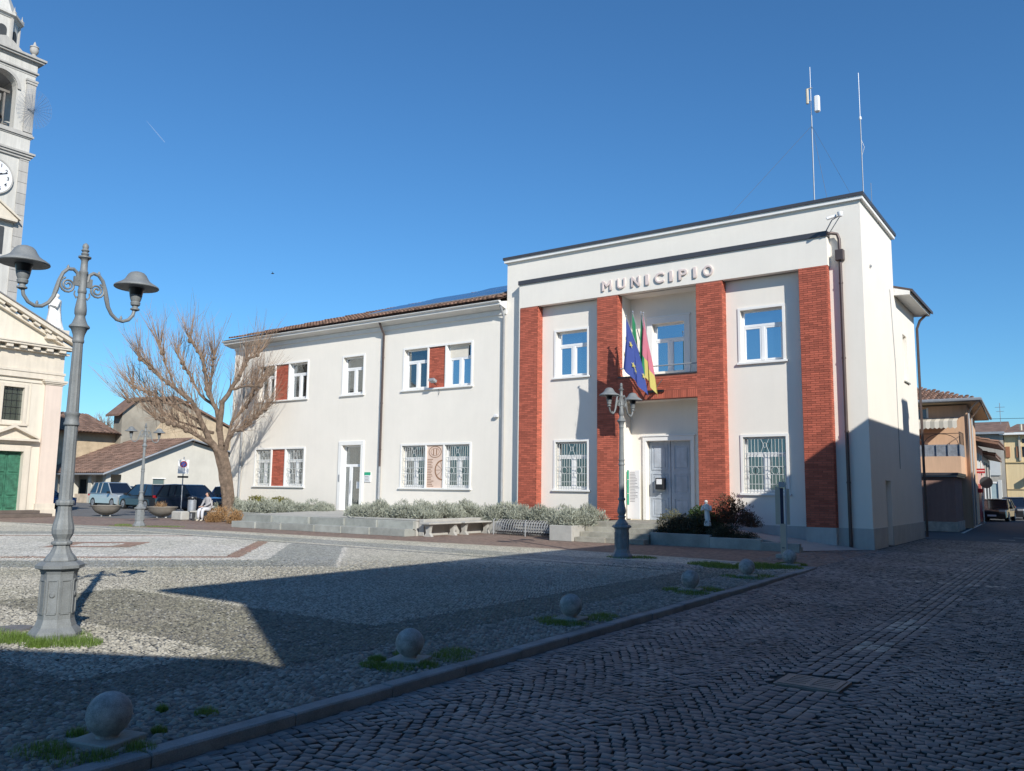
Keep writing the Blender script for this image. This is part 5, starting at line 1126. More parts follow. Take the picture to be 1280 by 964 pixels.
# knobs and twigs
tw = MB(); kn = MB(); nt_ = 0
def shoot(p, d, L, r0):
    n = 4; q = [Vector(p)]; d = Vector(d).normalized(); cur = Vector((random.uniform(-.25, .25), random.uniform(-.25, .25), random.uniform(.05, .45)))
    for k in range(n): d = (d+cur*.22).normalized(); q.append(q[-1]+d*L/n)
    tw.tube(q, [r0, r0*.8, r0*.6, r0*.4, r0*.2], 3, False, random.random()); return q
for key, pts in LM.items():
    N = len(pts)
    for i, p in enumerate(pts):
        f = i/(N-1)
        if f < (.16 if key in 'behijklm' else .32): continue
        out_ = (pts[i]-pts[max(0, i-2)]).normalized() if i else Vector((0, 0, 1))
        cnt = int(3+9*f)
        if i == N-1: cnt = 26
        for _ in range(cnt):
            side = Vector((random.gauss(0, 1), random.gauss(0, 1), random.gauss(0, .6))).normalized()
            rad_ = (p-T3(-.6, 4.5)).normalized()
            d = side*.62+out_*.4+Vector((0, 0, .95))+rad_*.40
            q = shoot(p, d, random.uniform(.7, 2.3), .014)
            if random.random() < .75:
                k = random.randint(1, 3); s2 = Vector((random.gauss(0, 1), random.gauss(0, 1), random.gauss(.3, .6))); shoot(q[k], (q[k+1]-q[k]).normalized()+s2*.6, random.uniform(.4, 1.1), .008)
        if f > .5 and random.random() < .8: uv(kn, random.uniform(.07, .14), tuple(p), 7, 5)
for _ in range(150):   # drooping fine twigs of the lower crown
    key = random.choice('abcjmg'); p = random.choice(LM[key][5:]); shoot(p, (random.gauss(0, 1), random.gauss(0, 1), random.uniform(-.9, .3)), random.uniform(.5, 1.5), .010)
o = tw.build('twig', TWIG, tree, False, 'stuff'); kn.build('knob', BARK, tree, True, 'stuff')

# ================================================================== LEFT SIDE STREET FURNITURE
def bowl(x, y, label):
    t = thing('bowl_planter', label, 'planter', (x, y, 0), 'round concrete bowl planters')
    m_ = MB(); m_.lathe([(.18, .05), (.32, .10), (.50, .20), (.62, .33), (.68, .46), (.70, .50), (.72, .50), (.72, .54), (.66, .54), (.64, .48), (0, .47)], (x, y, 0), 28); m_.build('bowl', M_B, t, True)
    m_ = MB()
    for k in range(3): a = k*2*PI/3+.4; m_.lathe([(.05, 0), (.05, .1)], (x+.22*math.cos(a), y+.22*math.sin(a), 0), 8)
    m_.build('foot', MARBLE, t); return t
M_B = M('bowl_concrete', (.20, .18, .155), .9, .2, 3, 50, .4, .005)
b1 = bowl(-35.6, -3.2, 'round concrete bowl planter left of the distant street lamp'); b2_ = bowl(-32.3, -2.2, 'round concrete bowl planter with dry stems right of the distant street lamp')
shrub(shrub_mesh(160, .35, .35, .012, .16, LEAF_DRY, 51, .8, 5), -32.3, -2.2, .48, 1, 'dry stems growing in the right bowl planter', None, 'dry_plant')
bt = thing('litter_bin', 'grey metal litter bin with dark lid left of the seated person', 'litter bin', (-29.1, -2.7, 0))
m_ = MB(); m_.lathe([(.17, .38), (.19, .40), (.19, .92), (.17, .93)], (-29.1, -2.7, 0), 18); m_.build('drum', STEEL, bt, True); m_ = MB(); m_.lathe([(.20, .98), (.21, 1.0), (.19, 1.06), (.1, 1.10), (0, 1.11)], (-29.1, -2.7, 0), 18); m_.build('lid', BLACK, bt, True)
m_ = MB(); m_.tube([(-29.1, -2.7, 0), (-29.1, -2.7, .42)], .03, 8); m_.tube([(-28.93, -2.7, .9), (-28.93, -2.7, 1.0)], .012, 6); m_.tube([(-29.27, -2.7, .9), (-29.27, -2.7, 1.0)], .012, 6); m_.build('post', STEEL, bt)
sb = MB(); sb.bbox(-29.4, -28.6, -3.55, -3.1, 0, .42, .05); tag(sb.build('stone_block', CONC), 'rough pale stone block in front of the litter bin', 'stone block')
BX, BY = -27.9, -2.55
t = thing('park_bench', 'pale slab bench on dark legs where the person sits by the tree', 'bench', (BX, BY, 0)); u = TR
m_ = MB(); m_.obox(Vector((BX, BY, .42))+u*.1, u*.95, TN*.22, Vector((0, 0, .03))); m_.build('seat', CONC, t)
for s_ in (-.7, .75): m_ = MB(); m_.obox(Vector((BX, BY, .19))+u*s_, u*.05, TN*.18, Vector((0, 0, .19))); m_.build('leg', BLACK, t)
# person, seated, facing the camera side / left
def skin(name, verts, edges, radii, mat, parent=None, root=0, sub=1):
    me = bpy.data.meshes.new(name); me.from_pydata(verts, edges, []); o = bpy.data.objects.new(name, me); C.objects.link(o)
    o.modifiers.new('s', 'SKIN'); sv = me.skin_vertices[0].data
    for i, r in enumerate(radii): sv[i].radius = (r, r) if isinstance(r, (int, float)) else r
    sv[root].use_root = True; md = o.modifiers.new('d', 'SUBSURF'); md.levels = sub; md.render_levels = sub
    bpy.context.view_layer.update(); me2 = bpy.data.meshes.new_from_object(o.evaluated_get(bpy.context.evaluated_depsgraph_get())); bpy.data.objects.remove(o)
    me2.materials.clear(); me2.materials.append(mat); me2.polygons.foreach_set('use_smooth', [True]*len(me2.polygons))
    o = bpy.data.objects.new(name, me2); C.objects.link(o)
    if parent is not None: o.parent = parent
    return o
pr = thing('person', 'person with dark hair, grey top and white trousers sitting on the bench by the tree', 'person', (-27.75, -2.75, 0))
hd = (Vector((.55, -.75, 0))*.75+(-TR)*.5).normalized(); sdv = Vector((-hd.y, hd.x, 0))
def PL(f, s_, z): return tuple(hd*f+sdv*s_+Vector((0, 0, z)))
V_ = [PL(0, 0, .52), PL(.02, 0, .70), PL(.04, 0, .88), PL(.06, 0, 1.01), PL(.08, 0, 1.09)]; E_ = [(0, 1), (1, 2), (2, 3), (3, 4)]; Rr = [.15, .13, (.17, .11), .10, .05]
for s_ in (-1, 1):
    n0 = len(V_); V_ += [PL(.06, s_*.17, 1.0), PL(.12, s_*.23, .80), PL(.30, s_*.12, .68), PL(.36, s_*.09, .66)]; E_ += [(3, n0), (n0, n0+1), (n0+1, n0+2), (n0+2, n0+3)]; Rr += [.06, .05, .038, .03]
    n0 = len(V_); V_ += [PL(.05, s_*.09, .50), PL(.28, s_*.11, .52), PL(.42, s_*.12, .50), PL(.44, s_*.12, .28), PL(.42, s_*.12, .07), PL(.52, s_*.13, .04)]
    E_ += [(0, n0)]+[(n0+k, n0+k+1) for k in range(5)]; Rr += [.10, .085, .07, .055, .04, .035]
body = skin('body', V_, E_, Rr, CLOTH_G, pr)
Vh = [PL(.08, 0, 1.07), PL(.085, 0, 1.12), PL(.10, 0, 1.20), PL(.095, 0, 1.28)]
skin('head', Vh, [(0, 1), (1, 2), (2, 3)], [.045, .055, (.085, .075), .06], SKIN, pr)
m_ = MB(); c_ = Vector((-27.75, -2.75, 0))+Vector(PL(.125, 0, 1.19))
m_.lathe([(0, -.02), (.018, -.01), (0, .03)], tuple(c_+hd*.06), 6); m_.build('nose', SKIN, pr, True)
skin('hair', [PL(.07, 0, 1.08), PL(.05, 0, 1.16), PL(.07, 0, 1.24), PL(.09, 0, 1.29)], [(0, 1), (1, 2), (2, 3)], [.05, .085, .10, .075], HAIR, pr)
for s_ in (-1, 1):
    skin('trouser_leg', [PL(.02, s_*.08, .52), PL(.28, s_*.11, .535), PL(.43, s_*.12, .51), PL(.45, s_*.12, .28), PL(.43, s_*.12, .12)], [(0, 1), (1, 2), (2, 3), (3, 4)], [.115, .10, .085, .07, .055], CLOTH_W, pr)
    skin('shoe', [PL(.42, s_*.12, .05), PL(.56, s_*.13, .035)], [(0, 1)], [.05, .038], BEIGE, pr)
    h0 = PL(.36, s_*.09, .66); vv = [h0, PL(.41, s_*.08, .645)]; ee = [(0, 1)]; r_ = [.03, .03]
    for k in range(4): n0 = len(vv); vv += [PL(.45, s_*(.055+.016*k), .64), PL(.475, s_*(.055+.016*k), .62)]; ee += [(1, n0), (n0, n0+1)]; r_ += [.009, .008]
    vv += [PL(.41, s_*.045, .65)]; ee += [(1, len(vv)-1)]; r_ += [.010]
    skin('hand', vv, ee, r_, SKIN, pr)
# scooter parked behind the bench
sc = thing('scooter', 'dark parked scooter with white front panel behind the bench', 'scooter', (-28.5, -1.7, 0)); so3 = Vector((-28.45, -1.75, 0))
def S3(a, z, s_=0): return so3+TR*a+TN*s_+Vector((0, 0, z))
for a in (-.6, .62):
    m_ = MB(); m_.tube([S3(a, .24, -.05), S3(a, .24, .05)], .24, 18); m_.build('wheel', BLACK, sc, True)
m_ = MB(); m_.tube([S3(-.58, .3), S3(-.48, .75), S3(-.42, .98)], [.05, .07, .04], 8); m_.tube([S3(-.42, .98, -.3), S3(-.42, 1.0, 0), S3(-.42, .98, .3)], .02, 6); m_.build('steering', BLACK, sc, True)
m_ = MB(); m_.tube([S3(-.5, .30), S3(-.40, .70), S3(-.38, .92)], [.10, .17, .12], 8); m_.build('front_panel', CLOTH_W, sc, True)
m_ = MB(); m_.tube([S3(-.35, .25), S3(0, .24), S3(.2, .45), S3(.5, .55), S3(.8, .60)], [.12, .13, .17, .19, .08], 10); m_.build('body', BLACK, sc, True); m_ = MB(); m_.tube([S3(.05, .70), S3(.35, .76), S3(.68, .74)], [.08, .12, .09], 8); m_.build('seat', BLACK, sc, True)
# no-stopping sign
ns = thing('traffic_sign', 'white parking sign with red-rimmed blue disc on a thin pole before the pale shed wall', 'traffic sign', (-31.4, -1.6, 0))
px_, py_ = -33.2, -.6
MB().tube([(px_, py_, 0), (px_, py_, 3.05)], .028, 8).build('pole', STEEL, ns)
m_ = MB(); cpt = Vector((px_, py_, 2.55))+Vector((.81, -.58, 0))*.04; m_.obox(cpt, TR*.26, -TN*.008, Vector((0, 0, .36))); m_.build('plate', WHITE, ns)
def disc(c, r, nrm_, mat, nm, par, N=20):
    nrm_ = Vector(nrm_).normalized(); a = nrm_.cross(Vector((0, 0, 1))).normalized(); b_ = a.cross(nrm_); m_ = MB(); m_.tube([Vector(c), Vector(c)+nrm_*.006], r, N); return m_.build(nm, mat, par)
disc(cpt+Vector((.81, -.58, 0))*.010+Vector((0, 0, .12)), .17, (.81, -.58, 0), RED, 'disc_rim', ns); disc(cpt+Vector((.81, -.58, 0))*.017+Vector((0, 0, .12)), .125, (.81, -.58, 0), SBLUE, 'disc', ns)
m_ = MB(); cc = cpt+Vector((.81, -.58, 0))*.026+Vector((0, 0, .12)); m_.obox(cc, (TR+Vector((0, 0, 1)))*.085, (TR-Vector((0, 0, 1)))*.013, Vector((.81, -.58, 0))*.002); m_.build('slash', RED, ns)
MB().obox(Vector((px_, py_, 2.02))+Vector((.81, -.58, 0))*.04, TR*.26, -TN*.008, Vector((0, 0, .05))).build('lower_plate', BLACK, ns)

# ================================================================== CARS
def car(name, label, loc, ang, L, Wd, H, paint, kind='suv', group='cars parked in the yard', lights=True):
    t = thing(name, label, 'car', loc, group); wb = L*.30; wr = .335 if kind != 'hatch' else .30; hl = L/2; hw = Wd/2
    zb = .22; belt = H*.56; hood = H*.545
    def arch(xc):   # points of wheel arch along the lower edge (front to back order decreasing x)
        return [(xc+wr*1.16*math.cos(a), .30+wr*1.10*math.sin(a)) for a in [k*PI/6 for k in range(7)]]
    front = [(hl-.05, zb), (hl-.01, .42), (hl, .55), (hl-.05, .68), (hl-.16, hood-.06)]
    top = [(hl-.45, hood), (hl-1.05, belt+.03)]
    rear = [(-hl+.10, belt+.02), (-hl+.02, belt-.08), (-hl, .60), (-hl+.03, .40), (-hl+.10, zb)]
    low = arch(-wb-.02)[::-1]; lowf = arch(wb+.08)[::-1]
    prof = front+top+rear+[(x, z) for x, z in low]+[(x, z) for x, z in lowf]
    N = len(prof); sl = [(-1, .05), (-.965, .0), (-.55, -.012), (.55, -.012), (.965, 0), (1, .05)]
    vs = []
    for yy, ins in sl:
        for x, z in prof:
            k = 1-max(0, (z-.5))*.10; sh = ins; cxm = 0; xx = x-(sh if x > 0 else -sh)*(1 if abs(x) > hl-.5 else 0); zz = z-(sh*.5 if z > belt-.12 else 0)
            tap = 1-.10*max(0, (abs(x)-hl+.5)/.5)**2
            vs.append((xx, yy*hw*k*tap, zz))
    fs = [(i*N+k, i*N+(k+1) % N, (i+1)*N+(k+1) % N, (i+1)*N+k) for i in range(len(sl)-1) for k in range(N)]
    fs += [tuple(range(N)), tuple(range(len(vs)-1, len(vs)-N-1, -1))]
    R_ = Matrix.Rotation(ang, 3, 'Z'); lc = Vector(loc)
    def put(mb, vs, fs): mb.add([lc+R_ @ Vector(v) for v in vs], fs)
    m_ = MB(); put(m_, vs, fs); m_.build('body', paint, t, True, fix=True)
    # greenhouse
    if kind == 'estate' or kind == 'suv': gx = [hl-1.05, hl-1.95, -hl+.55, -hl+.16]
    else: gx = [hl-.95, hl-1.7, -hl+.65, -hl+.18]
    zt = H; wt = hw*.74; wbm = hw*.93
    prof2 = [(gx[0], belt-.02, wbm), (gx[1], zt-.035, wt), ((gx[1]+gx[2])/2, zt, wt), (gx[2], zt-.04, wt), (gx[3], belt-.02, wbm)]
    top5 = [prof2[1], prof2[2], prof2[3]]
    v = []; 
    for x, z, w_ in prof2: v += [(x, -w_, z), (x, w_, z)]
    f = [(0, 1, 3, 2), (6, 7, 9, 8), (0, 2, 4, 6, 8), (1, 9, 7, 5, 3)]
    m_ = MB(); put(m_, v, f); m_.build('window_glass', CARGLASS, t, fix=False)
    # roof + pillars in body colour
    m_ = MB(); vr = []
    for x, z, w_ in ((gx[1]+.06, zt-.05, wt+.012), (gx[1]-.10, zt-.012, wt+.012), ((gx[1]+gx[2])/2, zt+.015, wt+.012), (gx[2]+.02, zt-.02, wt+.012), (gx[2]-.08, zt-.06, wt+.012)): vr += [(x, -w_, z-.015), (x, -w_*.9, z+.01), (x, w_*.9, z+.01), (x, w_, z-.015)]
    put(m_, vr, [(i*4+k, i*4+k+1, (i+1)*4+k+1, (i+1)*4+k) for i in range(4) for k in range(3)])
    def bar(p, q, w_): 
        m_.tube([lc+R_ @ Vector(p), lc+R_ @ Vector(q)], w_, 5)
    for s_ in (-1, 1):
        bar((gx[0], s_*wbm, belt), (gx[1], s_*wt, zt-.04), .035); bar((gx[3], s_*wbm, belt), (gx[2], s_*wt, zt-.04), .06)
        for fx2 in (.36, .66): xx = gx[1]+(gx[2]-gx[1])*fx2; bar((xx, s_*(wbm+.003), belt), (xx-.03, s_*wt, zt-.03), .035)
        bar((gx[0], s_*(wbm+.01), belt+.0), (gx[3], s_*(wbm+.01), belt+.0), .02)
    m_.build('roof', paint, t, fix=False)
    for xc in (wb+.08, -wb-.02):
        for s_ in (-1, 1):
            m_ = MB(); a, b_ = lc+R_ @ Vector((xc, s_*(hw-.22), wr)), lc+R_ @ Vector((xc, s_*(hw-.005), wr)); m_.tube([a, b_], wr, 22); wh = m_.build('wheel', TYRE, t, True)
            m_ = MB(); m_.tube([b_, lc+R_ @ Vector((xc, s_*(hw+.006), wr))], wr*.66, 16)
            for k in range(5): an = k*2*PI/5; c2 = R_ @ Vector((math.cos(an)*wr*.42, 0, math.sin(an)*wr*.42)); m_.obox(lc+R_ @ Vector((xc, s_*(hw+.008), wr))+c2*.6, c2*.7, R_ @ Vector((0, .006, 0)), (R_ @ Vector((-math.sin(an), 0, math.cos(an))))*.03)
            o = m_.build('rim', STEEL, wh)
    for s_ in (-1, 1):
        m_ = MB(); c2 = Vector((hl-.07, s_*hw*.70, .66)); m_.obox(lc+R_ @ c2, R_ @ Vector((.07, s_*-.02, 0)), R_ @ Vector((0, .17, 0)), Vector((0, 0, .06))); m_.build('headlight', HEADL, t)
        m_ = MB(); c2 = Vector((-hl+.06, s_*hw*.78, .86)); m_.obox(lc+R_ @ c2, R_ @ Vector((.06, 0, 0)), R_ @ Vector((0, .15, 0)), Vector((0, 0, .07))); m_.build('tail_light', TAILL, t)
        m_ = MB(); c2 = Vector((gx[0]-.18, s_*(hw+.07), belt+.08)); m_.obox(lc+R_ @ c2, R_ @ Vector((.06, 0, 0)), R_ @ Vector((0, .09, 0)), Vector((0, 0, .07))); m_.build('mirror', BLACK, t)
    m_ = MB(); m_.obox(lc+R_ @ Vector((hl-.03, 0, .52)), R_ @ Vector((.05, 0, 0)), R_ @ Vector((0, hw*.5, 0)), Vector((0, 0, .09))); m_.build('grille', BLACK, t)
    m_ = MB(); m_.obox(lc+R_ @ Vector((hl+.02, 0, .36)), R_ @ Vector((.012, 0, 0)), R_ @ Vector((0, .24, 0)), Vector((0, 0, .055))); m_.build('number_plate', WHITE, t); m_ = MB(); m_.obox(lc+R_ @ Vector((-hl-.005, 0, .70)), R_ @ Vector((.012, 0, 0)), R_ @ Vector((0, .24, 0)), Vector((0, 0, .055))); m_.build('number_plate', WHITE, t)
    m_ = MB(); m_.obox(lc+R_ @ Vector((0, 0, .30)), R_ @ Vector((hl-.15, 0, 0)), R_ @ Vector((0, hw-.16, 0)), Vector((0, 0, .12))); m_.build('underbody', BLACK, t)
    return t
def paintm(name, c, metal=.4):
    m, nt, b = nodes(name); b.inputs['Base Color'].default_value = col(c); b.inputs['Metallic'].default_value = metal; b.inputs['Roughness'].default_value = .28; b.inputs['Coat Weight'].default_value = .8; b.inputs['Coat Roughness'].default_value = .05; return m
CARGLASS = glass('car_glass', (.008, .011, .018), .08); TYRE = M('tyre', (.02, .02, .022), .85, .1, 5, 40, .1); HEADL = glass('headlight_glass', (.5, .52, .55), .4); TAILL = M('tail_red', (.35, .01, .015), .3, .05, 5, 30, 0)
P_SIL, P_DGR, P_NAVY, P_BLU, P_BRONZE = paintm('silver_paint', (.55, .58, .58)), paintm('dark_grey_paint', (.035, .04, .048)), paintm('navy_paint', (.010, .014, .032)), paintm('blue_paint', (.03, .08, .22)), paintm('champagne_paint', (.085, .075, .065))
car('parked_car', 'silver family car facing the piazza, leftmost of the parked cars in front of the shed', (-50.9, 5.7, 0), -.06, 4.5, 1.80, 1.72, P_SIL, 'suv')
car('parked_car', 'dark grey estate seen from behind, right behind the distant lamp pole', (-45.6, 5.0, 0), PI-.05, 4.6, 1.85, 1.62, P_DGR, 'suv')
car('parked_car', 'dark navy off-roader facing the piazza, right of the distant lamp', (-39.2, 3.9, 0), .06, 4.5, 1.86, 1.64, P_NAVY, 'suv')
car('parked_car', 'dark green car partly hidden behind the silver and grey cars', (-52.5, 8.6, 0), .0, 4.1, 1.7, 1.46, paintm('green_paint', (.02, .035, .03)), 'hatch')
car('parked_car', 'dark blue car partly hidden behind the navy off-roader and the bin', (-38.5, 7.0, 0), .05, 4.4, 1.8, 1.55, P_BLU, 'suv')
car('parked_car', 'black car with roof bars farthest back, partly behind the tree trunk', (-43.5, 11.2, 0), .05, 4.7, 1.86, 1.80, P_DGR, 'suv')
car('parked_car', 'blue car half hidden between the church corner and the nearest lamp', (-48.8, -.4, 0), PI/2, 4.0, 1.7, 1.45, P_BLU, 'hatch')
car('parked_car', 'champagne hatchback facing the camera at the far end of the side street', (.0, 36.0, 0), -PI/2-.06, 3.9, 1.68, 1.38, P_BRONZE, 'hatch', 'cars parked in the side street')
car('parked_car', 'dark car parked behind the champagne hatchback in the side street', (.55, 42.2, 0), -PI/2-.05, 4.1, 1.7, 1.50, P_DGR, 'hatch', 'cars parked in the side street')

# ================================================================== CHURCH (facade on x = -37.1)
CX = -37.1
ch = thing('church', 'cream and pink church with columned facade, pediment and green door at the left edge', 'church', (CX, -12, 0))
def cbox(nm, mat, boxes, b=0):
    m_ = MB()
    for x0, x1, y0, y1, z0, z1 in boxes: m_.box(CX+x0, CX+x1, y0, y1, z0, z1)
    return m_.build(nm, mat, ch)
w_ = MB(); CHW = (-7.87, -6.93, 4.60, 6.22); CHD = (-7.95, -6.75, .3, 3.12); YC = -13.1
wall_x(w_, -20.9, -5.2, 0, 7.2, CX, [CHW, CHD], .30)
w_.quad((CX, -5.2, 0), (CX-22, -5.2, 0), (CX-22, -5.2, 8.2), (CX, -5.2, 8.2)); w_.quad((CX, -20.9, 8.2), (CX-22, -20.9, 8.2), (CX-22, -20.9, 0), (CX, -20.9, 0)); w_.box(CX-.3, CX, -20.9, -5.2, 7.2, 8.2); w_.build('wall', CH_WALL, ch)
cbox('pilaster', CH_PIL, [(.0, .16, -6.0, -5.2, .62, 6.48)]); cbox('pilaster_base', CH_TRIM, [(0, .24, -6.08, -5.10, 0, .34), (0, .20, -6.05, -5.14, .34, .62)])
cbox('capital', CH_TRIM, [(0, .20, -6.04, -5.14, 6.48, 6.55), (0, .26, -6.10, -5.06, 6.55, 6.62), (0, .30, -6.14, -5.02, 6.62, 6.72)])
for yb_ in (-9.2, -12.2): cbox('pilaster', CH_PIL, [(.0, .16, yb_-.4, yb_+.4, .3, 6.6)])
cbox('entablature', CH_TRIM, [(0, .12, -20.9, -5.14, 6.72, 7.0), (0, .16, -20.9, -5.10, 7.0, 7.12), (0, .06, -20.9, -5.17, 7.12, 8.02), (0, .30, -20.9, -5.05, 8.02, 8.12), (-.3, .10, -20.9, -5.12, 8.12, 8.26), (0, .55, -20.9, -4.90, 8.26, 8.36), (0, .60, -20.9, -4.86, 8.36, 8.42)])
y = -20.5
while y < -5.1: cbox('dentil', CH_TRIM, [(.10, .48, y, y+.30, 8.10, 8.26)]); y += .62
cbox('architrave_shadow_gap', CH_WALL, [(0, .05, -20.9, -6.15, 6.50, 6.60)])
# pediment
ap = (YC, 8.42+.47*(YC*-1-4.86)); m_ = MB(); m_.prism([(-21.3, 8.42), (-4.9, 8.42), (YC, 12.2)], 'x', CX-.5, CX+.06); m_.build('tympanum', CH_WALL, ch)
sl_v = Vector((0, YC+4.86, 12.35-8.45)).normalized(); nn_ = Vector((0, -sl_v.z, sl_v.y)); nn_ = nn_ if nn_.z > 0 else -nn_; Ls = math.hypot(YC+4.86, 3.9)
def rake(side, off, th, x0, x1, mat, nm, s0=0, s1=None):
    s1 = Ls if s1 is None else s1; m_ = MB(); o_ = Vector((CX+(x0+x1)/2, -4.86, 8.44)); d = Vector(sl_v); n2 = Vector(nn_)
    c_ = o_+d*(s0+s1)/2+n2*(off+th/2)
    if side < 0: c_ = Vector((c_.x, 2*YC-c_.y, c_.z)); d = Vector((0, -d.y, d.z)); n2 = Vector((0, -n2.y, n2.z))
    m_.obox(c_, Vector(((x1-x0)/2, 0, 0)), d*(s1-s0)/2, n2*th/2); return m_.build(nm, mat, ch)
for sd2 in (1, -1):
    rake(sd2, -.16, .14, 0, .30, CH_TRIM, 'raking_cornice'); rake(sd2, .10, .18, 0, .58, CH_TRIM, 'raking_cornice'); rake(sd2, .28, .05, -.5, .64, M('lead_grey', (.20, .19, .19), .6, .1, 4, 30, .1), 'roof_edge')
    s_ = .75
    while s_ < Ls: rake(sd2, -.04, .14, .05, .46, CH_TRIM, 'dentil', s_, s_+.30); s_ += .62
m_ = MB(); m_.add([(CX-.4, -4.8, 8.5), (CX-.4, YC, 12.3), (CX-22, YC, 12.3), (CX-22, -4.8, 8.5), (CX-.4, -21.4, 8.5), (CX-22, -21.4, 8.5)], [(0, 1, 2, 3), (1, 4, 5, 2)]); m_.build('roof', TILE_OLD, ch)
# window
y0, y1, z0, z1 = CHW; m_ = MB()
for a in ((y0-.16, y1+.16, z1, z1+.16), (y0-.16, y0, z0-.14, z1), (y1, y1+.16, z0-.14, z1)): m_.box(CX, CX+.05, *a)
m_.box(CX, CX+.10, y0-.22, y1+.22, z0-.24, z0-.14)
for a in ((y0-.32, y0-.28, z0-.2, z1+.30), (y1+.28, y1+.32, z0-.2, z1+.30), (y0-.32, y1+.32, z1+.30, z1+.34)): m_.box(CX, CX+.025, *a)
wn = m_.build('window', CH_TRIM, ch); MB().box(CX-.22, CX-.18, y0, y1, z0, z1).build('pane', glass('church_glass', (.05, .06, .045), .12, .15), wn)
m_ = MB()
for k in range(1, 4): m_.box(CX-.175, CX-.16, y0+(y1-y0)*k/4-.008, y0+(y1-y0)*k/4+.008, z0, z1)
for k in range(1, 5): m_.box(CX-.176, CX-.158, y0, y1, z0+(z1-z0)*k/5-.01, z0+(z1-z0)*k/5+.01)
m_.build('window_bars', BLACK, wn)
# door with small pediment
y0, y1, z0, z1 = CHD; m_ = MB()
for a in ((y0-.30, y1+.30, z1, z1+.26), (y0-.30, y0, z0, z1), (y1, y1+.30, z0, z1)): m_.box(CX, CX+.10, *a)
for a in ((y0-.40, y1+.40, z1+.26, z1+.30), (y1+.30, y1+.34, z0, z1+.26)): m_.box(CX, CX+.05, *a)
dn = m_.build('door', CH_TRIM, ch)
m_ = MB(); cyd = (y0+y1)/2; m_.box(CX, CX+.36, cyd-1.14, cyd+1.14, 3.62, 3.72)
m_.prism([(cyd-1.14, 3.72), (cyd+1.14, 3.72), (cyd, 4.30)], 'x', CX, CX+.10)
for sg in (-1, 1): m_.prism([(cyd+sg*1.16, 3.72), (cyd+sg*1.16, 3.80), (cyd, 4.38), (cyd, 4.25)][::sg], 'x', CX, CX+.36)
m_.box(CX, CX+.12, cyd-.95, cyd+.95, 3.50, 3.62); m_.build('door_pediment', CH_TRIM, dn)
for a, b_ in ((y0, cyd-.01), (cyd+.01, y1)):
    m_ = MB(); m_.box(CX-.26, CX-.2, a, b_, z0, z1)
    for c, e in ((z0+.1, z0+.6), (z0+.72, z0+1.7), (z0+1.82, z1-.1)): m_.bbox(CX-.21, CX-.165, a+.08, b_-.08, c, e, .02)
    m_.build('door_leaf', COPPER, dn)
cst = thing('church_steps', 'dark stone steps before the green church door', 'steps', (CX+.6, -8, 0)); 
STEPD = M('dark_step', (.12, .095, .08), .9, .2, 3, 40, .3)
MB().bbox(CX+.26, CX+1.3, -9.3, -5.75, 0, .16, .01).build('step', STEPD, cst); MB().bbox(CX+.005, CX+.85, -9.1, -6.12, .16, .31, .01).build('step', STEPD, cst)
# statue on the pediment end
pd = MB(); pd.box(CX-.35, CX+.35, -6.25, -5.30, 8.75, 9.05); pd.box(CX-.42, CX+.42, -6.35, -5.22, 9.05, 9.28); pd.build('statue_plinth', CH_TRIM, ch)
figure('roof_statue', 'white robed stone saint standing on the right end of the church pediment', 'statue', (CX, -5.80, 9.28), 1.9, MARBLE, 9, wide=1.2)

# ================================================================== BELL TOWER (face on x = -46)
TX, TY, TH_ = -46.0, -5.77, 1.87
bt_ = thing('bell_tower', 'tall grey-white bell tower with clock and arched belfry behind the church', 'bell tower', (TX-TH_, TY, 0))
def tbox(nm, mat, boxes):
    m_ = MB()
    for a, z0, z1 in boxes: m_.box(TX-TH_*2-a, TX+a, TY-TH_-a, TY+TH_+a, z0, z1)
    return m_.build(nm, mat, bt_)
tbox('shaft', TOWER, [(-.06, 0, 20.9)])
for s_ in (-1, 1):
    z = 0.0; 
    while z < 20.8:
        m_ = MB(); ya = TY+s_*TH_; yb2 = TY+s_*(TH_-.52); m_.box(TX-.3, TX, min(ya, yb2), max(ya, yb2), z+.012, min(z+.66, 20.9), random.random()); m_.build('corner_stone', TOWER_P, bt_); z += .67
cs = MB()
for s_ in (-1, 1): cs.box(TX-TH_*2, TX-TH_*2+.3, TY+s_*TH_-.26-s_*.26, TY+s_*TH_+.26-s_*.26, 0, 20.9)
cs.build('corner_strip', TOWER_P, bt_)
tbox('cornice', TOWER_P, [(.06, 20.9, 21.05), (.16, 21.05, 21.18), (.24, 21.18, 21.30)])
tbox('band', TOWER, [(-.02, 21.30, 22.2)]); tbox('cornice', TOWER_P, [(.04, 22.2, 22.28), (.12, 22.28, 22.40), (.05, 22.40, 22.55)])
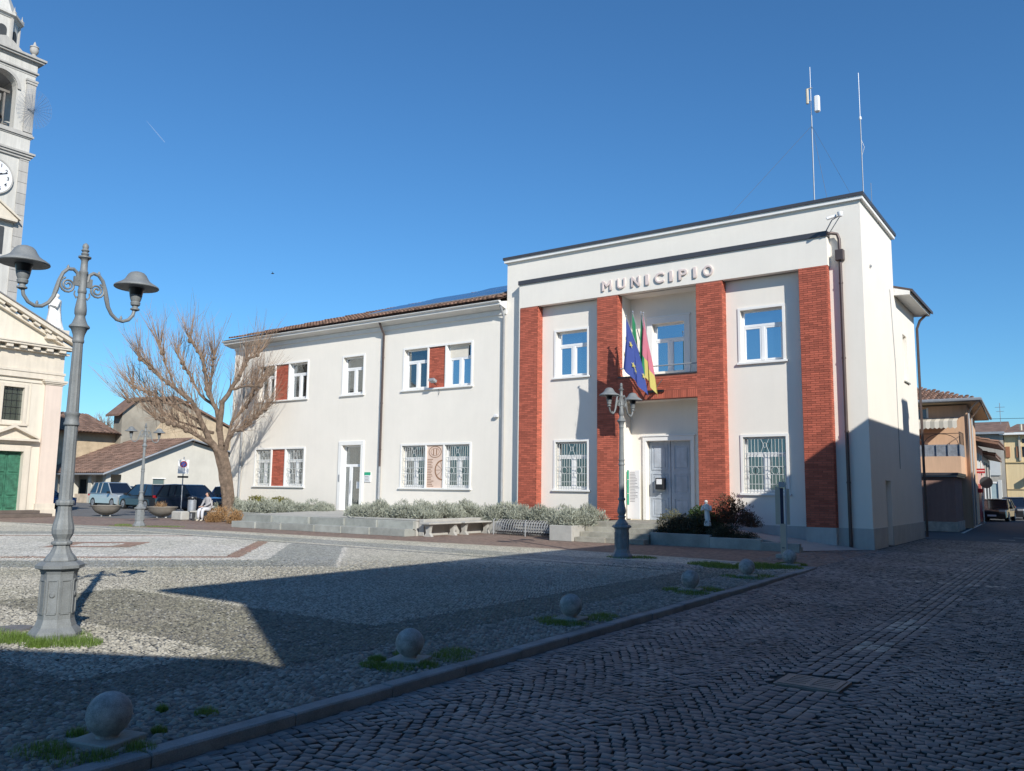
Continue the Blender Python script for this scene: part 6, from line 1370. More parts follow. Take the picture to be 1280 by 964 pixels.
# belfry with arch openings on four sides
def arch_wall(mb, face):
    """one wall of the belfry with a round arch opening; face 0..3"""
    half = TH_-.03; ow, zs, zp, z0, z1 = .85, 22.55, 25.05, 22.55, 26.2; N = 12; pts = [(-half, z0), (-ow, z0), (-ow, zp)]+[(-ow*math.cos(k*PI/N), zp+ow*math.sin(k*PI/N)) for k in range(1, N)]+[(ow, zp), (ow, z0), (half, z0), (half, z1), (-half, z1)]
    R_ = Matrix.Rotation(face*PI/2, 3, 'Z'); cen = Vector((TX-TH_, TY, 0))
    def P(u, z, d): return cen+R_ @ Vector((half-d, u, z))
    top = [(-ow*math.cos(k*PI/N), zp+ow*math.sin(k*PI/N)) for k in range(N+1)]
    for d in (0, .55):
        vs = [P(-half, z0, d), P(-ow, z0, d), P(-ow, zp, d), P(-half, zp, d)]; mb.add(vs, [(0, 1, 2, 3) if d == 0 else (3, 2, 1, 0)])
        vs = [P(ow, z0, d), P(half, z0, d), P(half, zp, d), P(ow, zp, d)]; mb.add(vs, [(0, 1, 2, 3) if d == 0 else (3, 2, 1, 0)])
        for k in range(N):
            u0, u1 = top[k], top[k+1]; e0 = -half+(2*half)*k/N; e1 = -half+(2*half)*(k+1)/N
            mb.add([P(u0[0], u0[1], d), P(u1[0], u1[1], d), P(e1, z1, d), P(e0, z1, d)], [(0, 1, 2, 3) if d == 0 else (3, 2, 1, 0)])
        mb.add([P(-half, zp, d), P(-ow, zp, d), P(-half, z1, d)], [(0, 1, 2)]); mb.add([P(ow, zp, d), P(half, zp, d), P(half, z1, d)], [(0, 1, 2)])
    ed = [(-ow, z0)]+top+[(ow, z0)]
    for a, b_ in zip(ed[:-1], ed[1:]): mb.add([P(*a, 0), P(*a, .55), P(*b_, .55), P(*b_, 0)], [(0, 1, 2, 3)])
m_ = MB()
for f in range(4): arch_wall(m_, f)
m_.build('belfry', TOWER, bt_); tbox('belfry_floor', TOWER_P, [(-.1, 22.50, 22.56)])
for s_ in (-1, 1):
    y = TY+s_*(TH_-.26); cbm = MB(); cbm.box(TX, TX+.10, y-.26, y+.26, 22.56, 25.6); cbm.build('corner_pilaster', TOWER_P, bt_); cbm = MB(); cbm.box(TX, TX+.15, y-.30, y+.30, 25.6, 25.75); cbm.box(TX, TX+.19, y-.33, y+.33, 25.75, 25.88); cbm.build('capital', TOWER_P, bt_)
m_ = MB(); N = 14
for k in range(N):
    a, b_ = k*PI/N, (k+1)*PI/N
    q = [(r*math.cos(t_), 25.05+r*math.sin(t_)) for r, t_ in ((.87, a), (1.05, a), (1.05, b_), (.87, b_))]; m_.prism([(TY+u, z) for u, z in q], 'x', TX-.02, TX+.06)
m_.build('arch_moulding', TOWER_P, bt_)
tbox('cornice', TOWER_P, [(-.0, 26.2, 26.34), (.10, 26.34, 26.44)]); tbox('frieze', TOWER, [(.02, 26.44, 26.95)]); tbox('cornice', TOWER_P, [(.12, 26.95, 27.05), (.28, 27.05, 27.17), (.38, 27.17, 27.30)])
m_ = MB(); m_.prism([(TY-1.2, 27.3), (TY+1.2, 27.3), (TY+.4, 27.9), (TY, 28.05), (TY-.4, 27.9)], 'x', TX-.4, TX+.02); m_.build('volute', TOWER_P, bt_)
for s1 in (0, 1):
    for s2 in (-1, 1):
        cpt_ = (TX-.02-s1*(TH_*2-.04), TY+s2*(TH_-.25), 27.30); m_ = MB(); m_.lathe([(.22, 0), (.22, .12), (.12, .18), (.12, .26), (.20, .34), (.25, .50), (.22, .66), (.26, .70), (.24, .76), (.10, .84), (.06, 1.0), (.0, 1.12)], cpt_, 14); m_.build('urn', TOWER_P, bt_, True)
# lantern
cl_ = (TX-TH_, TY, 0); m_ = MB(); N = 8; m_.lathe([(1.45, 27.3), (1.45, 27.6), (1.30, 27.62), (1.30, 29.55), (1.36, 29.58), (1.42, 29.68), (1.55, 29.72), (1.55, 29.86), (1.40, 29.88), (1.2, 30.1), (.75, 31.2), (.3, 32.6), (.05, 33.4)], cl_, 8, PI/8); m_.build('lantern', TOWER, bt_)
for k in range(8):
    a = PI/8+k*PI/4; m_ = MB(); m_.tube([(cl_[0]+1.31*math.cos(a), cl_[1]+1.31*math.sin(a), 27.6), (cl_[0]+1.31*math.cos(a), cl_[1]+1.31*math.sin(a), 29.55)], .10, 6); m_.build('lantern_column', TOWER_P, bt_)
    a = k*PI/4; rr = 1.30*math.cos(PI/8)+.012; d = Vector((math.cos(a), math.sin(a), 0)); q = Vector((-d.y, d.x, 0)); m_ = MB(); pts = [(-.26, 27.95), (.26, 27.95), (.26, 28.75)]+[(.26*math.cos(j*PI/8), 28.75+.26*math.sin(j*PI/8)) for j in range(1, 8)]+[(-.26, 28.75)]
    c0 = Vector(cl_)+d*rr; m_.add([c0+q*u+Vector((0, 0, z)) for u, z in pts], [tuple(range(len(pts)))]); m_.build('lantern_opening', ROOM, bt_)
    m_ = MB(); m_.lathe([(.12, 29.86), (.14, 29.95), (.05, 30.05), (.0, 30.35)], (cl_[0]+1.42*math.cos(a+PI/8), cl_[1]+1.42*math.sin(a+PI/8), 0), 6); m_.build('finial', TOWER_P, bt_)
# bell and dish, clock, gable
bl = thing('church_bell', 'dark bronze bell hanging in the belfry arch', 'bell', (TX-.9, TY, 23.4)); BRZ = M('bronze', (.06, .055, .05), .5, .2, 4, 40, .1, metal=.6)
m_ = MB(); m_.lathe([(.50, 23.3), (.50, 23.36), (.40, 23.5), (.32, 23.8), (.27, 24.15), (.18, 24.28), (0, 24.32)], (TX-.9, TY+.0, 0), 20); m_.build('bell', BRZ, bl, True)
m_ = MB(); m_.box(TX-1.0, TX-.8, TY-.8, TY+.8, 24.95, 25.1); m_.box(TX-1.0, TX-.8, TY-.35, TY+.35, 24.32, 24.75); 
for s_ in (-1, 1): m_.box(TX-.98, TX-.84, TY+s_*.55-.05, TY+s_*.55+.05, 22.56, 24.95)
m_.box(TX-.98, TX-.9, TY-.84, TY+.84, 23.0, 23.06); m_.build('bell_frame', IRON, bl)
ds = thing('mesh_dish', 'round wire mesh dish antenna on the right side of the belfry', 'antenna', (TX+.1, TY+1.9, 24))
m_ = MB(); cD = Vector((TX+.25, TY+1.75, 24.0)); aD = Vector((.2, 1, .0)).normalized(); bD = Vector((0, 0, 1)); nD = aD.cross(bD)
for k in range(1, 13): m_.tube([cD+aD*math.cos(t_)*k*.08+bD*math.sin(t_)*k*.1+nD*(.05*k*k*.025) for t_ in [j*2*PI/24 for j in range(25)]], .0045, 3, False)
for k in range(28): a = k*2*PI/28; m_.tube([cD, cD+aD*math.cos(a)*.5+bD*math.sin(a)*.6+nD*.06, cD+aD*math.cos(a)*.96+bD*math.sin(a)*1.2+nD*.18], .008, 3, False)
m_.build('mesh', M('mesh_wire', (.16, .19, .24), .6, .1, 5, 30, 0), ds); MB().tube([cD, cD+Vector((-.1, -.3, 0))], .04, 6).build('mount', STEEL, ds)
ck = MB(); ck.tube([(TX-.06, TY, 19.38), (TX+.04, TY, 19.38)], 1.02, 40); clk = ck.build('clock_face', M('clock_white', (.72, .73, .75), .5, .04, 4, 30, 0), bt_)
m_ = MB(); 
for k in range(32):
    a, b_ = k*2*PI/32, (k+1)*2*PI/32
    m_.prism([(TY+r*math.cos(t_), 19.38+r*math.sin(t_)) for r, t_ in ((1.02, a), (1.10, a), (1.10, b_), (1.02, b_))], 'x', TX-.06, TX+.08)
m_.build('clock_rim', TOWER_P, clk)
for h in range(1, 13):
    a = PI/2-h*PI/6; cu = bpy.data.curves.new('numeral', 'FONT'); cu.body = str(h); cu.extrude = .004; cu.size = .30; cu.align_x = 'CENTER'; cu.align_y = 'CENTER'; cu.offset = .004
    to = bpy.data.objects.new('numeral', cu); C.objects.link(to); bpy.context.view_layer.update(); me = bpy.data.meshes.new_from_object(to.evaluated_get(bpy.context.evaluated_depsgraph_get())); bpy.data.objects.remove(to)
    me.materials.clear(); me.materials.append(BLACK); lo = bpy.data.objects.new('numeral', me); C.objects.link(lo); lo.parent = clk
    lo.location = Vector((TX+.048, TY+.80*math.cos(a), 19.38+.80*math.sin(a)))-wloc(clk); lo.rotation_euler = (PI/2, 0, PI/2)
for ln, w_h, a in ((.52, .04, PI/2-PI*2*2.12/12), (.80, .025, PI/2-2*PI*11/60)):
    m_ = MB(); d = Vector((0, math.cos(a), math.sin(a))); q = Vector((0, -d.z, d.y)); m_.obox(Vector((TX+.062, TY, 19.38))+d*ln*.42, d*ln*.58, q*w_h, Vector((.004, 0, 0))); m_.build('clock_hand', BLACK, clk)
m_ = MB(); m_.prism([(TY-1.5, 17.0), (TY+1.46, 17.0), (TY, 18.05)], 'x', TX-.1, TX+.30); m_.build('gable', CH_TRIM, bt_)
m_ = MB()
for sg in (-1, 1): m_.prism([(TY+sg*1.56, 16.98), (TY+sg*1.56, 17.10), (TY, 18.22), (TY, 18.06)][::sg], 'x', TX-.1, TX+.42)
m_.box(TX-.1, TX+.36, TY-1.5, TY+1.4, 16.86, 17.0); m_.build('gable_cornice', CH_TRIM, bt_); MB().box(TX-.05, TX+.02, TY-.7, TY+.85, 14.9, 16.5).build('gable_opening', ROOM, bt_)

# ================================================================== SHED WITH PORTICO, BARN
hut = thing('pale_shed', 'pale rendered shed with clay lean-to roof and pillared porch behind the parked cars', 'building', (-62, 20, 0))
w_ = MB(); wall_x(w_, 12.3, 34, 0, 2.35, -62, [(15.2, 16.3, 1.35, 2.12)], .15); w_.add([(-62, 12.3, 2.35), (-62, 34, 2.35), (-62, 30, 3.0), (-62, 18.5, 5.62), (-62, 12.3, 3.05)], [(0, 1, 2, 3, 4)])
w_.add([(-80, 13.6, 0), (-62.0, 12.6, 0), (-62.0, 12.6, 3.1), (-80, 13.6, 3.4)], [(0, 1, 2, 3)]); w_.add([(-62.003, 11.0, 2.42), (-62.003, 12.31, 2.42), (-62.003, 12.31, 3.06), (-62.003, 11.0, 2.60)], [(0, 1, 2, 3)]); w_.build('wall', HUT, hut)
for x in (-61.75-.5, -64.6, -67.4, -70.3): MB().box(x-.25, x+.25, 11.0, 11.4, 0, 2.45).build('pillar', HUT, hut)
MB().box(-78, -62.55, 11.1, 11.35, 0, .75).build('porch_parapet', HUTBASE, hut)
m_ = MB()
for x in (-63.8, -66.6, -69.4): m_.box(x-.45, x+.45, 12.9, 13.2, .05, 2.0)
m_.build('porch_door', ROOM, hut)
wn = MB().box(-61.99, -61.96, 15.1, 16.4, 2.12, 2.2).build('window', STUCCO_B, hut); MB().box(-62.13, -62.10, 15.2, 16.3, 1.35, 2.12).build('pane', glass('shed_glass', (.12, .17, .16), .1, .2), wn)
m_ = MB(); m_.add([(-61.5, 10.6, 2.50), (-82, 10.6, 2.50), (-82, 18.5, 5.78), (-61.5, 18.5, 5.78), (-61.5, 10.6, 2.38), (-61.5, 18.5, 5.64), (-82, 10.6, 2.38), (-82, 18.5, 5.64), (-61.5, 30, 3.1), (-82, 30, 3.1)], [(0, 3, 2, 1), (4, 5, 3, 0), (1, 6, 4, 0), (4, 6, 7, 5), (3, 8, 9, 2)]); hr = m_.build('roof', TILE_OLD, hut)
m_ = MB(); tiles(m_, (-61.5, 10.55, 2.51), (-1, 0, 0), (0, 7.9, 3.28), 60, 12, .33, .72, rr=.10); m_.build('roof_tile', TILE_OLD, hr, kind='stuff')
m_ = MB(); m_.tube([(-61.45, 10.45, 2.42), (-61.45, 18.5, 5.72), (-61.45, 30, 3.05)], .09, 6); m_.tube([(-61.4, 10.45, 2.42), (-82, 10.45, 2.42)], .08, 6); m_.build('gutter', PIPE_GREY, hut)
barn = thing('old_barn', 'long old tan brick barn with clay roof behind the shed', 'building', (-75, 15, 0))
m_ = MB(); m_.box(-90, -73, 4, 19.5, 0, 6.9); m_.build('wall', BARNW, barn)
m_ = MB(); m_.add([(-71.8, 3.5, 6.45), (-71.8, 17.6, 6.45), (-78.5, 17.6, 8.7), (-78.5, 3.5, 8.7), (-84, 3.5, 6.75), (-84, 17.6, 6.75)], [(0, 1, 2, 3), (3, 2, 5, 4)]); br = m_.build('roof', TILE_OLD, barn)
m_ = MB(); tiles(m_, (-71.75, 3.5, 6.46), (0, 1, 0), (-6.7, 0, 2.25), 42, 9, .33, .75, rr=.10); m_.build('roof_tile', TILE_OLD, br, kind='stuff')
gb = thing('gabled_barn', 'weathered grey and tan gable behind the bare tree', 'building', (-75, 24, 0))
m_ = MB(); m_.prism([(17.6, 0), (33, 0), (33, 6.6), (29.5, 8.3), (23.0, 10.45), (19.0, 9.95), (17.6, 8.6)], 'x', -73.5, -72); m_.build('wall', BARNG, gb)
m_ = MB(); m_.prism([(22.0, 0), (32.8, 0), (32.8, 6.3), (29.3, 8.0), (23.0, 9.6), (21.2, 7.2)], 'x', -72, -71.9); m_.build('plaster_patch', BARNW, gb)
m_ = MB(); 
for a, b_ in zip([(17.0, 8.2), (19.0, 10.0), (23.0, 10.5)], [(19.0, 10.0), (23.0, 10.5), (33.5, 6.4)]): m_.prism([a, b_, (b_[0], b_[1]+.2), (a[0], a[1]+.2)], 'x', -74, -71.6)
m_.build('roof', TILE_OLD, gb)
# faint far trees
def far_tree(x, y, h, seed, label):
    r = random.Random(seed); t = thing('far_tree', label, 'tree', (x, y, 0), 'far bare trees beyond the barn'); m_ = MB(); m_.tube([(x, y, 0), (x+.1, y, h*.3), (x, y, h*.75)], [.4, .3, .08], 7); m_.build('trunk', BARK, t)
    m_ = MB()
    for k in range(110):
        z = r.uniform(.3, .8)*h; a = r.uniform(0, 6.28); p = Vector((x, y, z)); L = (1.05-z/h)*h*.45+1; q = p+Vector((math.cos(a)*L*.7, math.sin(a)*L*.7, L)); mid = p.lerp(q, .5)+Vector((0, 0, -.3*L*.2)); m_.tube([p, mid, q], [.07, .05, .02], 3, False)
        for j in range(3): b_ = p.lerp(q, r.uniform(.3, .9)); m_.tube([b_, b_+Vector((r.gauss(0, .5), r.gauss(0, .5), r.uniform(.4, 1.3)))], [.03, .012], 3, False)
    m_.build('crown', TWIG, t, kind='stuff')
far_tree(-150, 58, 15.5, 1, 'far bare tree, left one above the barn roof'); far_tree(-150, 66, 16.5, 2, 'far bare tree, middle one above the barn roof'); far_tree(-146, 49, 14.5, 3, 'far bare tree, nearest the church edge above the barn')

# ================================================================== RIGHT SIDE HOUSES
hs_ = thing('peach_house', 'peach house with clay hip roof, striped awning and wrought balcony beyond the annex', 'house', (-4, 24, 0))
w_ = MB(); yF = 20.5; sx0, sx1 = .32, -.45
wall_y(w_, -9, sx0, 0, 6.05, yF, [(-2.6, -1.50, 5.30, 5.92), (-3.2, -1.75, 2.7, 4.65)], .12)
w_.quad((sx0, yF, 0), (sx1, 31, 0), (sx1, 31, 6.05), (sx0, yF, 6.05)); w_.build('wall', TERRA, hs_)
wn = MB().box(-1.50, -1.42, yF-.03, yF+.02, 5.24, 5.98).build('window', STUCCO_B, hs_); MB().box(-2.6, -1.5, yF+.08, yF+.1, 5.3, 5.92).build('pane', glass('hs_glass', (.10, .16, .16), .25, .1), wn)
dn = MB().box(-3.2, -1.75, yF+.08, yF+.11, 2.7, 4.65).build('door', SHUT, hs_)
MB().box(-2.05, -1.80, yF-.04, yF, 2.7, 4.6).build('shutter', SHUT, hs_)
m_ = MB(); ez, dz = 6.12, .10; c1 = (.95, 19.6); c2 = (.25, 31.6)
m_.add([(-9, 19.6, ez), (c1[0], c1[1], ez), (c2[0], c2[1], ez), (-9, 31.6, ez), (-9, 19.6, ez+dz), (c1[0], c1[1], ez+dz), (c2[0], c2[1], ez+dz), (-9, 31.6, ez+dz)], [(0, 3, 2, 1), (0, 1, 5, 4), (1, 2, 6, 5)]); m_.build('eave', M('eave_board', (.42, .33, .22), .8, .1, 3, 30, .1), hs_)
m_ = MB(); m_.add([(-9, 19.6, ez+dz), (c1[0], c1[1], ez+dz), (-3.9, 25.5, ez+1.75), (-9, 25.5, ez+1.75), (c2[0], c2[1], ez+dz), (-9, 31.6, ez+dz)], [(0, 1, 2, 3), (1, 4, 2), (4, 5, 3, 2)]); hr = m_.build('roof', TILE, hs_)
m_ = MB(); sv = Vector((0, 5.9, 1.65)); tiles(m_, (-9, 19.55, ez+dz+.01), (1, 0, 0), sv, 40, 13, .25, .46, clip=lambda p: (p.x-.95) < -(p.y-19.6)*.80, rr=.09); m_.build('roof_tile', TILE, hr, kind='stuff')
m_ = MB(); m_.tube([(-9, 19.5, ez+.1), (1.02, 19.5, ez+.1), (.35, 31.6, ez+.1)], .085, 6); m_.tube([(.95, 19.55, ez+.02), (.55, 20.2, ez-.25), (.38, 20.42, ez-.5), (.38, 20.42, .1)], .045, 6); m_.tube([(.85, 21.5, ez+.02), (.5, 22, ez-.4), (.30, 22.3, ez-.6), (.28, 22.3, .1)], .045, 6); m_.build('gutter', PIPE_GREY, hs_)
# awning
m_ = MB(); n = 16
for k in range(n):
    x0_, x1_ = -3.2+k*3.15/n, -3.2+(k+1)*3.15/n; m_.add([(x0_, 20.45, 5.45), (x1_, 20.45, 5.45), (x1_, 19.6, 5.20), (x0_, 19.6, 5.20)], [(3, 2, 1, 0)], k % 2)
    m_.add([(x0_, 19.59, 5.20), (x1_, 19.59, 5.20), (x1_, 19.59, 4.90), ((x0_+x1_)/2, 19.59, 4.83), (x0_, 19.59, 4.90)], [(0, 4, 3, 2, 1)], k % 2)
m_.build('awning', M('striped_awning', (.72, .66, .55), .8, .04, 3, 30, 0, tint=.35), hs_)
# balcony
m_ = MB(); m_.box(-9, .12, 18.9, yF-.001, 2.5, 3.45); m_.build('balcony', TERRA, hs_)
m_ = MB(); m_.box(-9, .12, 18.96, 19.0, 3.45, 4.02)
for k in range(19): x = .10-k*.5; m_.box(x-.02, x+.02, 18.9, 18.95, 3.45, 4.02)
m_.box(.08, .12, 19.0, 20.45, 3.45, 4.02); m_.build('railing_panel', M('reed_grey', (.22, .24, .27), .8, .3, 8, 40, .3), hs_)
m_ = MB()
for k in range(6):
    c_ = -.7-k*1.55; m_.tube([(c_+.75*math.cos(a), 18.93, 4.02+.52*math.sin(a)) for a in [j*PI/10 for j in range(11)]], .016, 5, False)
m_.tube([(-9, 18.93, 4.55), (.1, 18.93, 4.55)], .016, 5); m_.tube([(.1, 18.93, 3.9), (.1, 18.93, 4.62), (.1, 20.4, 4.62), (.1, 20.4, 3.9)], .016, 5)
for k in range(5): m_.tube([(.1, 19.2+k*.3, 4.0), (.1, 19.2+k*.3, 4.62)], .012, 4)
m_.build('wrought_railing', BLACK, hs_)
an = thing('brown_outbuilding', 'single-storey brown rendered annex on rough base at the corner of the side street', 'building', (-4, 17, 0))
m_ = MB(); m_.add([(-9, 15.5, .42), (.22, 15.5, .42), (.10, 18.88, .42), (-9, 18.88, .42), (-9, 15.5, 2.40), (.22, 15.5, 2.40), (.10, 18.88, 2.40), (-9, 18.88, 2.40)], [(0, 1, 5, 4), (1, 2, 6, 5), (2, 3, 7, 6)]); m_.build('wall', BROWNW, an)
m_ = MB(); m_.add([(-9, 15.42, 0), (.28, 15.42, 0), (.16, 18.85, 0), (-9, 15.42, .42), (.28, 15.42, .42), (.16, 18.85, .42), (-9, 18.85, .42)], [(0, 1, 4, 3), (1, 2, 5, 4), (3, 4, 5, 6)]); m_.build('base', ROUGHB, an)
m_ = MB(); m_.prism([(-9, 15.36), (.34, 15.36), (.24, 18.88), (-9, 18.88)], 'z', 2.40, 2.46); m_.build('roof', PIPE_GREY, an); m_ = MB(); m_.prism([(-9, 15.30), (.40, 15.30), (.30, 18.89), (-9, 18.89)], 'z', 2.46, 2.58); m_.build('roof_edge', FLASH, an)
def row_house(name, label, y0, y1, x0, x1, H, mat, eave, wins, roofm=TILE_OLD):
    t = thing(name, label, 'house', (x0-3, (y0+y1)/2, 0)); w_ = MB(); w_.add([(x0, y0, 0), (x1, y1, 0), (x1-8, y1, 0), (x0-8, y0, 0), (x0, y0, H), (x1, y1, H), (x1-8, y1, H), (x0-8, y0, H)], [(0, 1, 5, 4), (3, 0, 4, 7), (1, 2, 6, 5)]); w_.build('wall', mat, t)
    m_ = MB(); m_.add([(x0+eave, y0-.5, H-.1), (x1+eave, y1+.3, H-.1), (x1-4, y1+.3, H+1.1), (x0-4, y0-.5, H+1.1), (x0+eave, y0-.5, H+.03), (x1+eave, y1+.3, H+.03), (x1-4, y1+.3, H+1.25), (x0-4, y0-.5, H+1.25)], [(0, 3, 2, 1), (0, 1, 5, 4), (0, 4, 7, 3), (4, 5, 6, 7)]); rf_ = m_.build('roof', roofm, t)
    m_ = MB(); tiles(m_, (x0+eave, y0-.5, H+.05), (x1-x0, y1-y0+.8, 0), (-4-eave, 0, 1.2), int((y1-y0)/.3), 9, .3, .5); m_.build('roof_tile', roofm, rf_, kind='stuff')
    for yc, z0, z1, wd, mm in wins:
        xx = x0+(x1-x0)*(yc-y0)/(y1-y0); m_ = MB(); m_.box(xx-.05, xx+.05, yc-wd/2, yc+wd/2, z0, z1); m_.build('window' if z0 > .5 else 'door', mm, t)
    return t
row_house('pink_house', 'pink rendered house with deep eave beyond the peach house', 31.2, 38.5, -.55, -.85, 4.7, PINKW, 1.3, [(32.5, 3.0, 4.2, .8, PALEW), (34.2, 3.0, 4.2, .8, PALEW), (36, 3.0, 4.2, .8, PALEW), (33, 0, 2.3, 1.2, RED), (36.5, .0, 2.2, 1, ROOM)])
row_house('pale_house', 'pale narrow house with grey shutters beyond the pink one', 38.8, 50, -.9, -1.5, 4.3, PALEW, .8, [(40.5, 2.6, 3.9, .8, GREYW), (42.5, 2.6, 3.9, .8, ROOM), (44.6, 2.6, 3.9, .8, GREYW), (46.8, 2.6, 3.9, .8, ROOM), (41.5, 0, 2.2, 1.1, ROOM), (46, .0, 2.2, 1, ROOM)])
# cross buildings at the end of the street
gy = thing('grey_house', 'tall grey rendered house closing the side street, left of the yellow one', 'house', (-5, 62, 0))
m_ = MB(); m_.box(-12, -1.25, 60.0, 70, 0, 7.2); m_.build('wall', GREYW, gy); m_ = MB(); m_.add([(-12, 59.6, 7.2), (-1.1, 59.6, 7.2), (-1.1, 65, 8.6), (-12, 65, 8.6), (-1.1, 70, 7.2)], [(0, 1, 2, 3), (1, 4, 2)]); m_.build('roof', TILE_OLD, gy); m_ = MB(); m_.box(-12, -1.1, 59.5, 59.62, 7.1, 7.3); m_.build('gutter', PIPE_GREY, gy)
m_ = MB(); m_.box(-3.4, -1.6, 59.9, 60, 3.4, 4.7); m_.build('plaster_patch', PALEW, gy)
ga = thing('pale_garage', 'low pale blue-grey gate and wall below the grey house', 'wall', (-1.9, 55, 0)); MB().box(-2.6, -1.35, 54, 54.2, 0, 2.6).build('gate_leaf', M('pale_blue', (.35, .45, .47), .7, .1, 2, 30, .1), ga); MB().box(-1.35, -1.1, 53.9, 54.3, 0, 2.9).build('gate_post', PALEW, ga); MB().box(-2.7, -1.35, 53.95, 54.25, 2.6, 2.75).build('lintel', STUCCO_B, ga)
yh = thing('yellow_house', 'yellow house with brown shutters at the far end of the side street', 'house', (4, 62, 0))
w_ = MB(); YW = [(-.42, .38, 5.02, 5.95), (2.2, 3.0, 5.02, 5.95), (.72, 1.3, 6.35, 6.72), (1.0, 1.9, .1, 2.4)]
YWS = [(.10, .75, 5.02, 5.95), (2.3, 3.0, 5.02, 5.95), (.15, .65, 6.25, 6.65), (.9, 1.8, 0, 2.5)]
wall_y(w_, -1.2, 14, 0, 7.0, 60.2, YWS, .2); w_.quad((-1.2, 60.2, 0), (-1.2, 60.2, 7), (-1.2, 72, 7), (-1.2, 72, 0)); w_.build('wall', YELW, yh)
for a in YWS: MB().box(a[0], a[1], 60.38, 60.4, a[2], a[3]).build('window', CARGLASS if a[2] > 1 else SHUT, yh)
for a, b_ in ((-1.12, -.80), (-.30, .07), (.78, 1.15), (1.9, 2.27)): MB().box(a, b_, 60.1, 60.19, 5.0, 5.97).build('shutter', SHUT, yh)
MB().box(-1.2, 14, 60.1, 60.2, 4.5, 4.6).build('string_course', M('ochre', (.5, .38, .2), .9, .1, 2, 30, .1), yh); MB().box(-1.2, 14, 60.12, 60.2, 2.15, 2.2).build('lower_course', M('ochre2', (.45, .34, .2), .9, .1, 2, 30, .1), yh)
MB().box(-.10, .05, 60.02, 60.19, 4.7, 7.0).build('downpipe', BEIGE, yh)
MB().box(.45, .8, 59.5, 60.19, 2.9, 3.4).build('wall_lantern', SHUT, yh)
m_ = MB(); m_.box(-1.5, 14, 59.6, 60.2, 7.0, 7.18); m_.build('eave', STUCCO_B, yh); m_ = MB(); m_.add([(-1.5, 59.6, 7.2), (14, 59.6, 7.2), (14, 66, 8.4), (-.5, 66, 8.4), (-1.5, 72, 7.2)], [(0, 1, 2, 3), (0, 3, 4)]); m_.build('roof', TILE_OLD, yh); MB().tube([(.1, 61, 7.3), (.1, 61, 8.0)], .12, 6).build('chimney', BEIGE, yh)
tag(MB().tube([(-1.6, 63, 8.2), (-1.6, 63, 10.2)], .03, 5).tube([(-2.0, 63, 9.8), (-1.2, 63, 9.8)], .02, 4).tube([(-1.9, 63, 9.4), (-1.3, 63, 9.4)], .02, 4).build('roof_aerial', STEEL), 'thin television aerial on the grey house roof', 'antenna')
tag(MB().tube([(.25, 31.5, 6.2), (4, 31.8, 6.17), (8, 32, 6.2)], .014, 4).build('overhead_cable', BLACK), 'thin cable crossing from the peach house eave to the right', 'cable')
# signs in the side street
sg = thing('street_sign', 'dark round traffic sign with red plate on a pole beside the pink house', 'traffic sign', (.05, 29, 0)); MB().tube([(-.1, 29.5, 0), (-.1, 29.5, 3.6)], .035, 8).build('pole', PALEW, sg)
disc((.12, 29.4, 2.35), .34, (0, -1, .0), M('sign_back', (.06, .07, .08), .5, .1, 4, 30, 0), 'disc', sg); MB().box(-.42, .10, 29.34, 29.38, 2.88, 3.15).build('red_plate', RED, sg); MB().box(-.40, .08, 29.335, 29.339, 3.0, 3.04).build('white_bar', WHITE, sg); MB().box(-.42, -.05, 29.34, 29.38, 1.75, 1.98).build('small_red_plate', RED, sg)

# ================================================================== STREET ROW BEHIND THE CAMERA (east side)
def east(name, label, y0, y1, x0, H, mat, eave, over0=0., over1=0.):
    t = thing(name, label, 'house', (x0+4, (y0+y1)/2, 0)); w_ = MB(); n = max(2, int((y1-y0)/3.2)); hl_ = []
    for k in range(n):
        c_ = y0+(y1-y0)*(k+.5)/n; hl_.append((c_-.5, c_+.5, 1.1, 2.7)); hl_.append((c_-.5, c_+.5, 4.3, min(6.0, H-1)))
    wall_x(w_, y0, y1, 0-.12, H, x0, hl_, .18, -1)
    w_.quad((x0, y0, -.1), (x0+9, y0, -.1), (x0+9, y0, H), (x0, y0, H)); w_.quad((x0, y1, -.1), (x0, y1, H), (x0+9, y1, H), (x0+9, y1, -.1)); w_.build('wall', mat, t)
    for a in hl_: wn = MB().box(x0+.16, x0+.18, a[0], a[1], a[2], a[3]).build('window', CARGLASS, t); m_ = MB(); [m_.box(x0-.05, x0-.01, a[0]-.5, a[0]-.02, a[2], a[3]), m_.box(x0-.05, x0-.01, a[1]+.02, a[1]+.5, a[2], a[3])]; m_.build('shutter', SHUT, t)
    m_ = MB(); e0, e1 = y0-over0, y1+over1; m_.prism([(x0-eave, H-.05), (x0-eave, H+.10), (x0+4.5, H+1.7), (x0+9.5, H+.1), (x0+9.5, H-.05)], 'y', e0, e1); m_.build('roof', TILE_OLD, t); return t
east('east_house', 'two-storey house behind the viewer whose long shadow crosses the piazza', -25.4, -9.4, 7.0, 8.95, TERRA, .5, .95)
e2 = east('east_house', 'slightly lower house across the street from the town hall flank', -9.3, 9.0, 7.0, 8.22, YELW, .5)
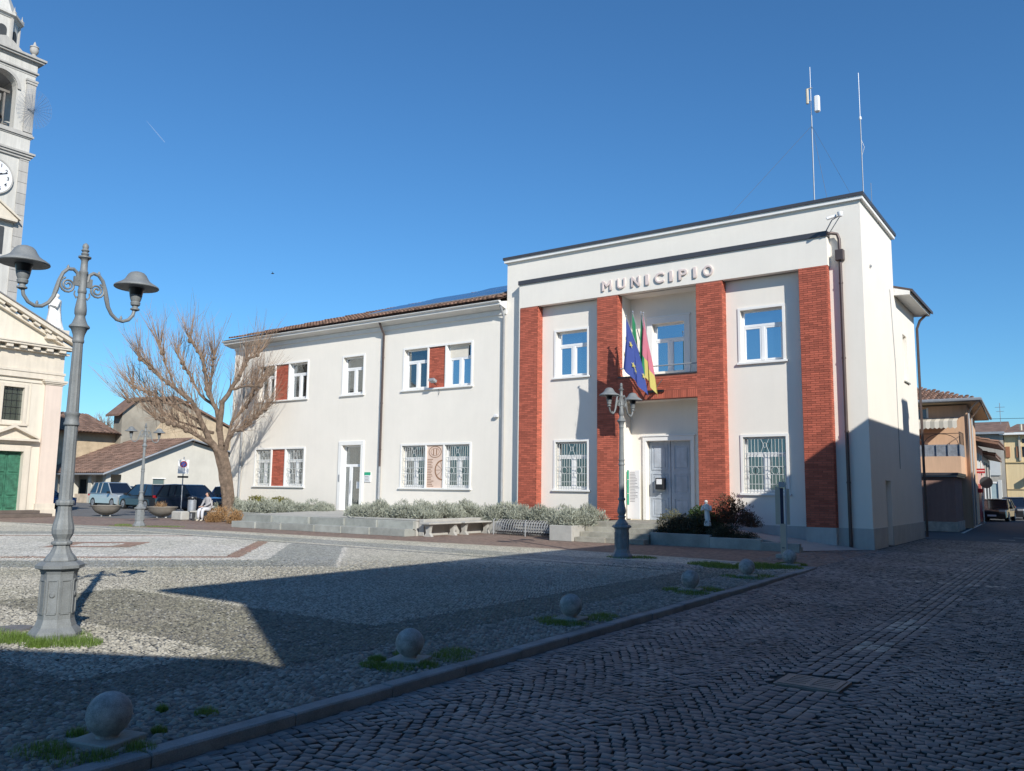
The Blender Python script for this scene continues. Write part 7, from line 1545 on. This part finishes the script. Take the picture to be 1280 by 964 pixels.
for yy in (.75, 4.3): tag(MB().box(7.9, 8.5, yy-.38, yy+.38, 8.3, 10.25).prism([(7.8, 10.25), (8.6, 10.25), (8.2, 10.6)], 'y', yy-.45, yy+.45).build('chimney_stack', BRICK), 'brick chimney on the roof across from the town hall flank, %s one' % ('near' if yy < 2 else 'far'), 'chimney')
east('east_house', 'house opposite the peach house in the side street', 9.2, 30, 7.4, 7.2, PALEW, .4)
gb2 = thing('gabled_house', 'gable-fronted house behind the viewer next to the long-shadow house', 'house', (10, -31, 0)); MB().prism([(-25.45, -.1), (-25.45, 5.15), (-31, 8.55), (-36.5, 5.15), (-36.5, -.1)], 'x', 6.55, 15).build('wall', YELW, gb2)
m_ = MB(); m_.prism([(-25.35, 5.12), (-31, 8.58), (-31, 8.75), (-25.35, 5.30)], 'x', 6.45, 15.1); m_.prism([(-31, 8.58), (-36.7, 5.1), (-36.7, 5.28), (-31, 8.75)], 'x', 6.45, 15.1); m_.build('roof', TILE_OLD, gb2)

# ================================================================== SKY THINGS
a_, b_ = Vector((-1756.36, 1013.79, 811.63)), Vector((-1764.12, 968.85, 850.22))
m_ = MB(); m_.tube([a_, a_.lerp(b_, .35), a_.lerp(b_, .7), b_], [1.0, 1.1, .9, .2], 6); CT = bpy.data.materials.new('vapour'); CT.use_nodes = True; bb = CT.node_tree.nodes['Principled BSDF']; bb.inputs['Base Color'].default_value = (.9, .9, .9, 1); bb.inputs['Alpha'].default_value = .09; bb.inputs['Roughness'].default_value = 1
tag(m_.build('contrail', CT), 'short faint white vapour trail high in the upper left sky', 'contrail')
p = Vector((-48.23, 16.08, 18.75))
m_ = MB(); m_.tube([p+Vector((-.11, -.08, 0)), p, p+Vector((.10, .07, 0))], [.02, .05, .015], 6); m_.add([p, p+Vector((.04, .03, .02)), p+Vector((-.17, .24, .16)), p+Vector((.17, -.24, .14))], [(0, 1, 2), (0, 1, 3)]); tag(m_.build('bird', BLACK), 'tiny bird in flight above the left wing roof', 'bird')
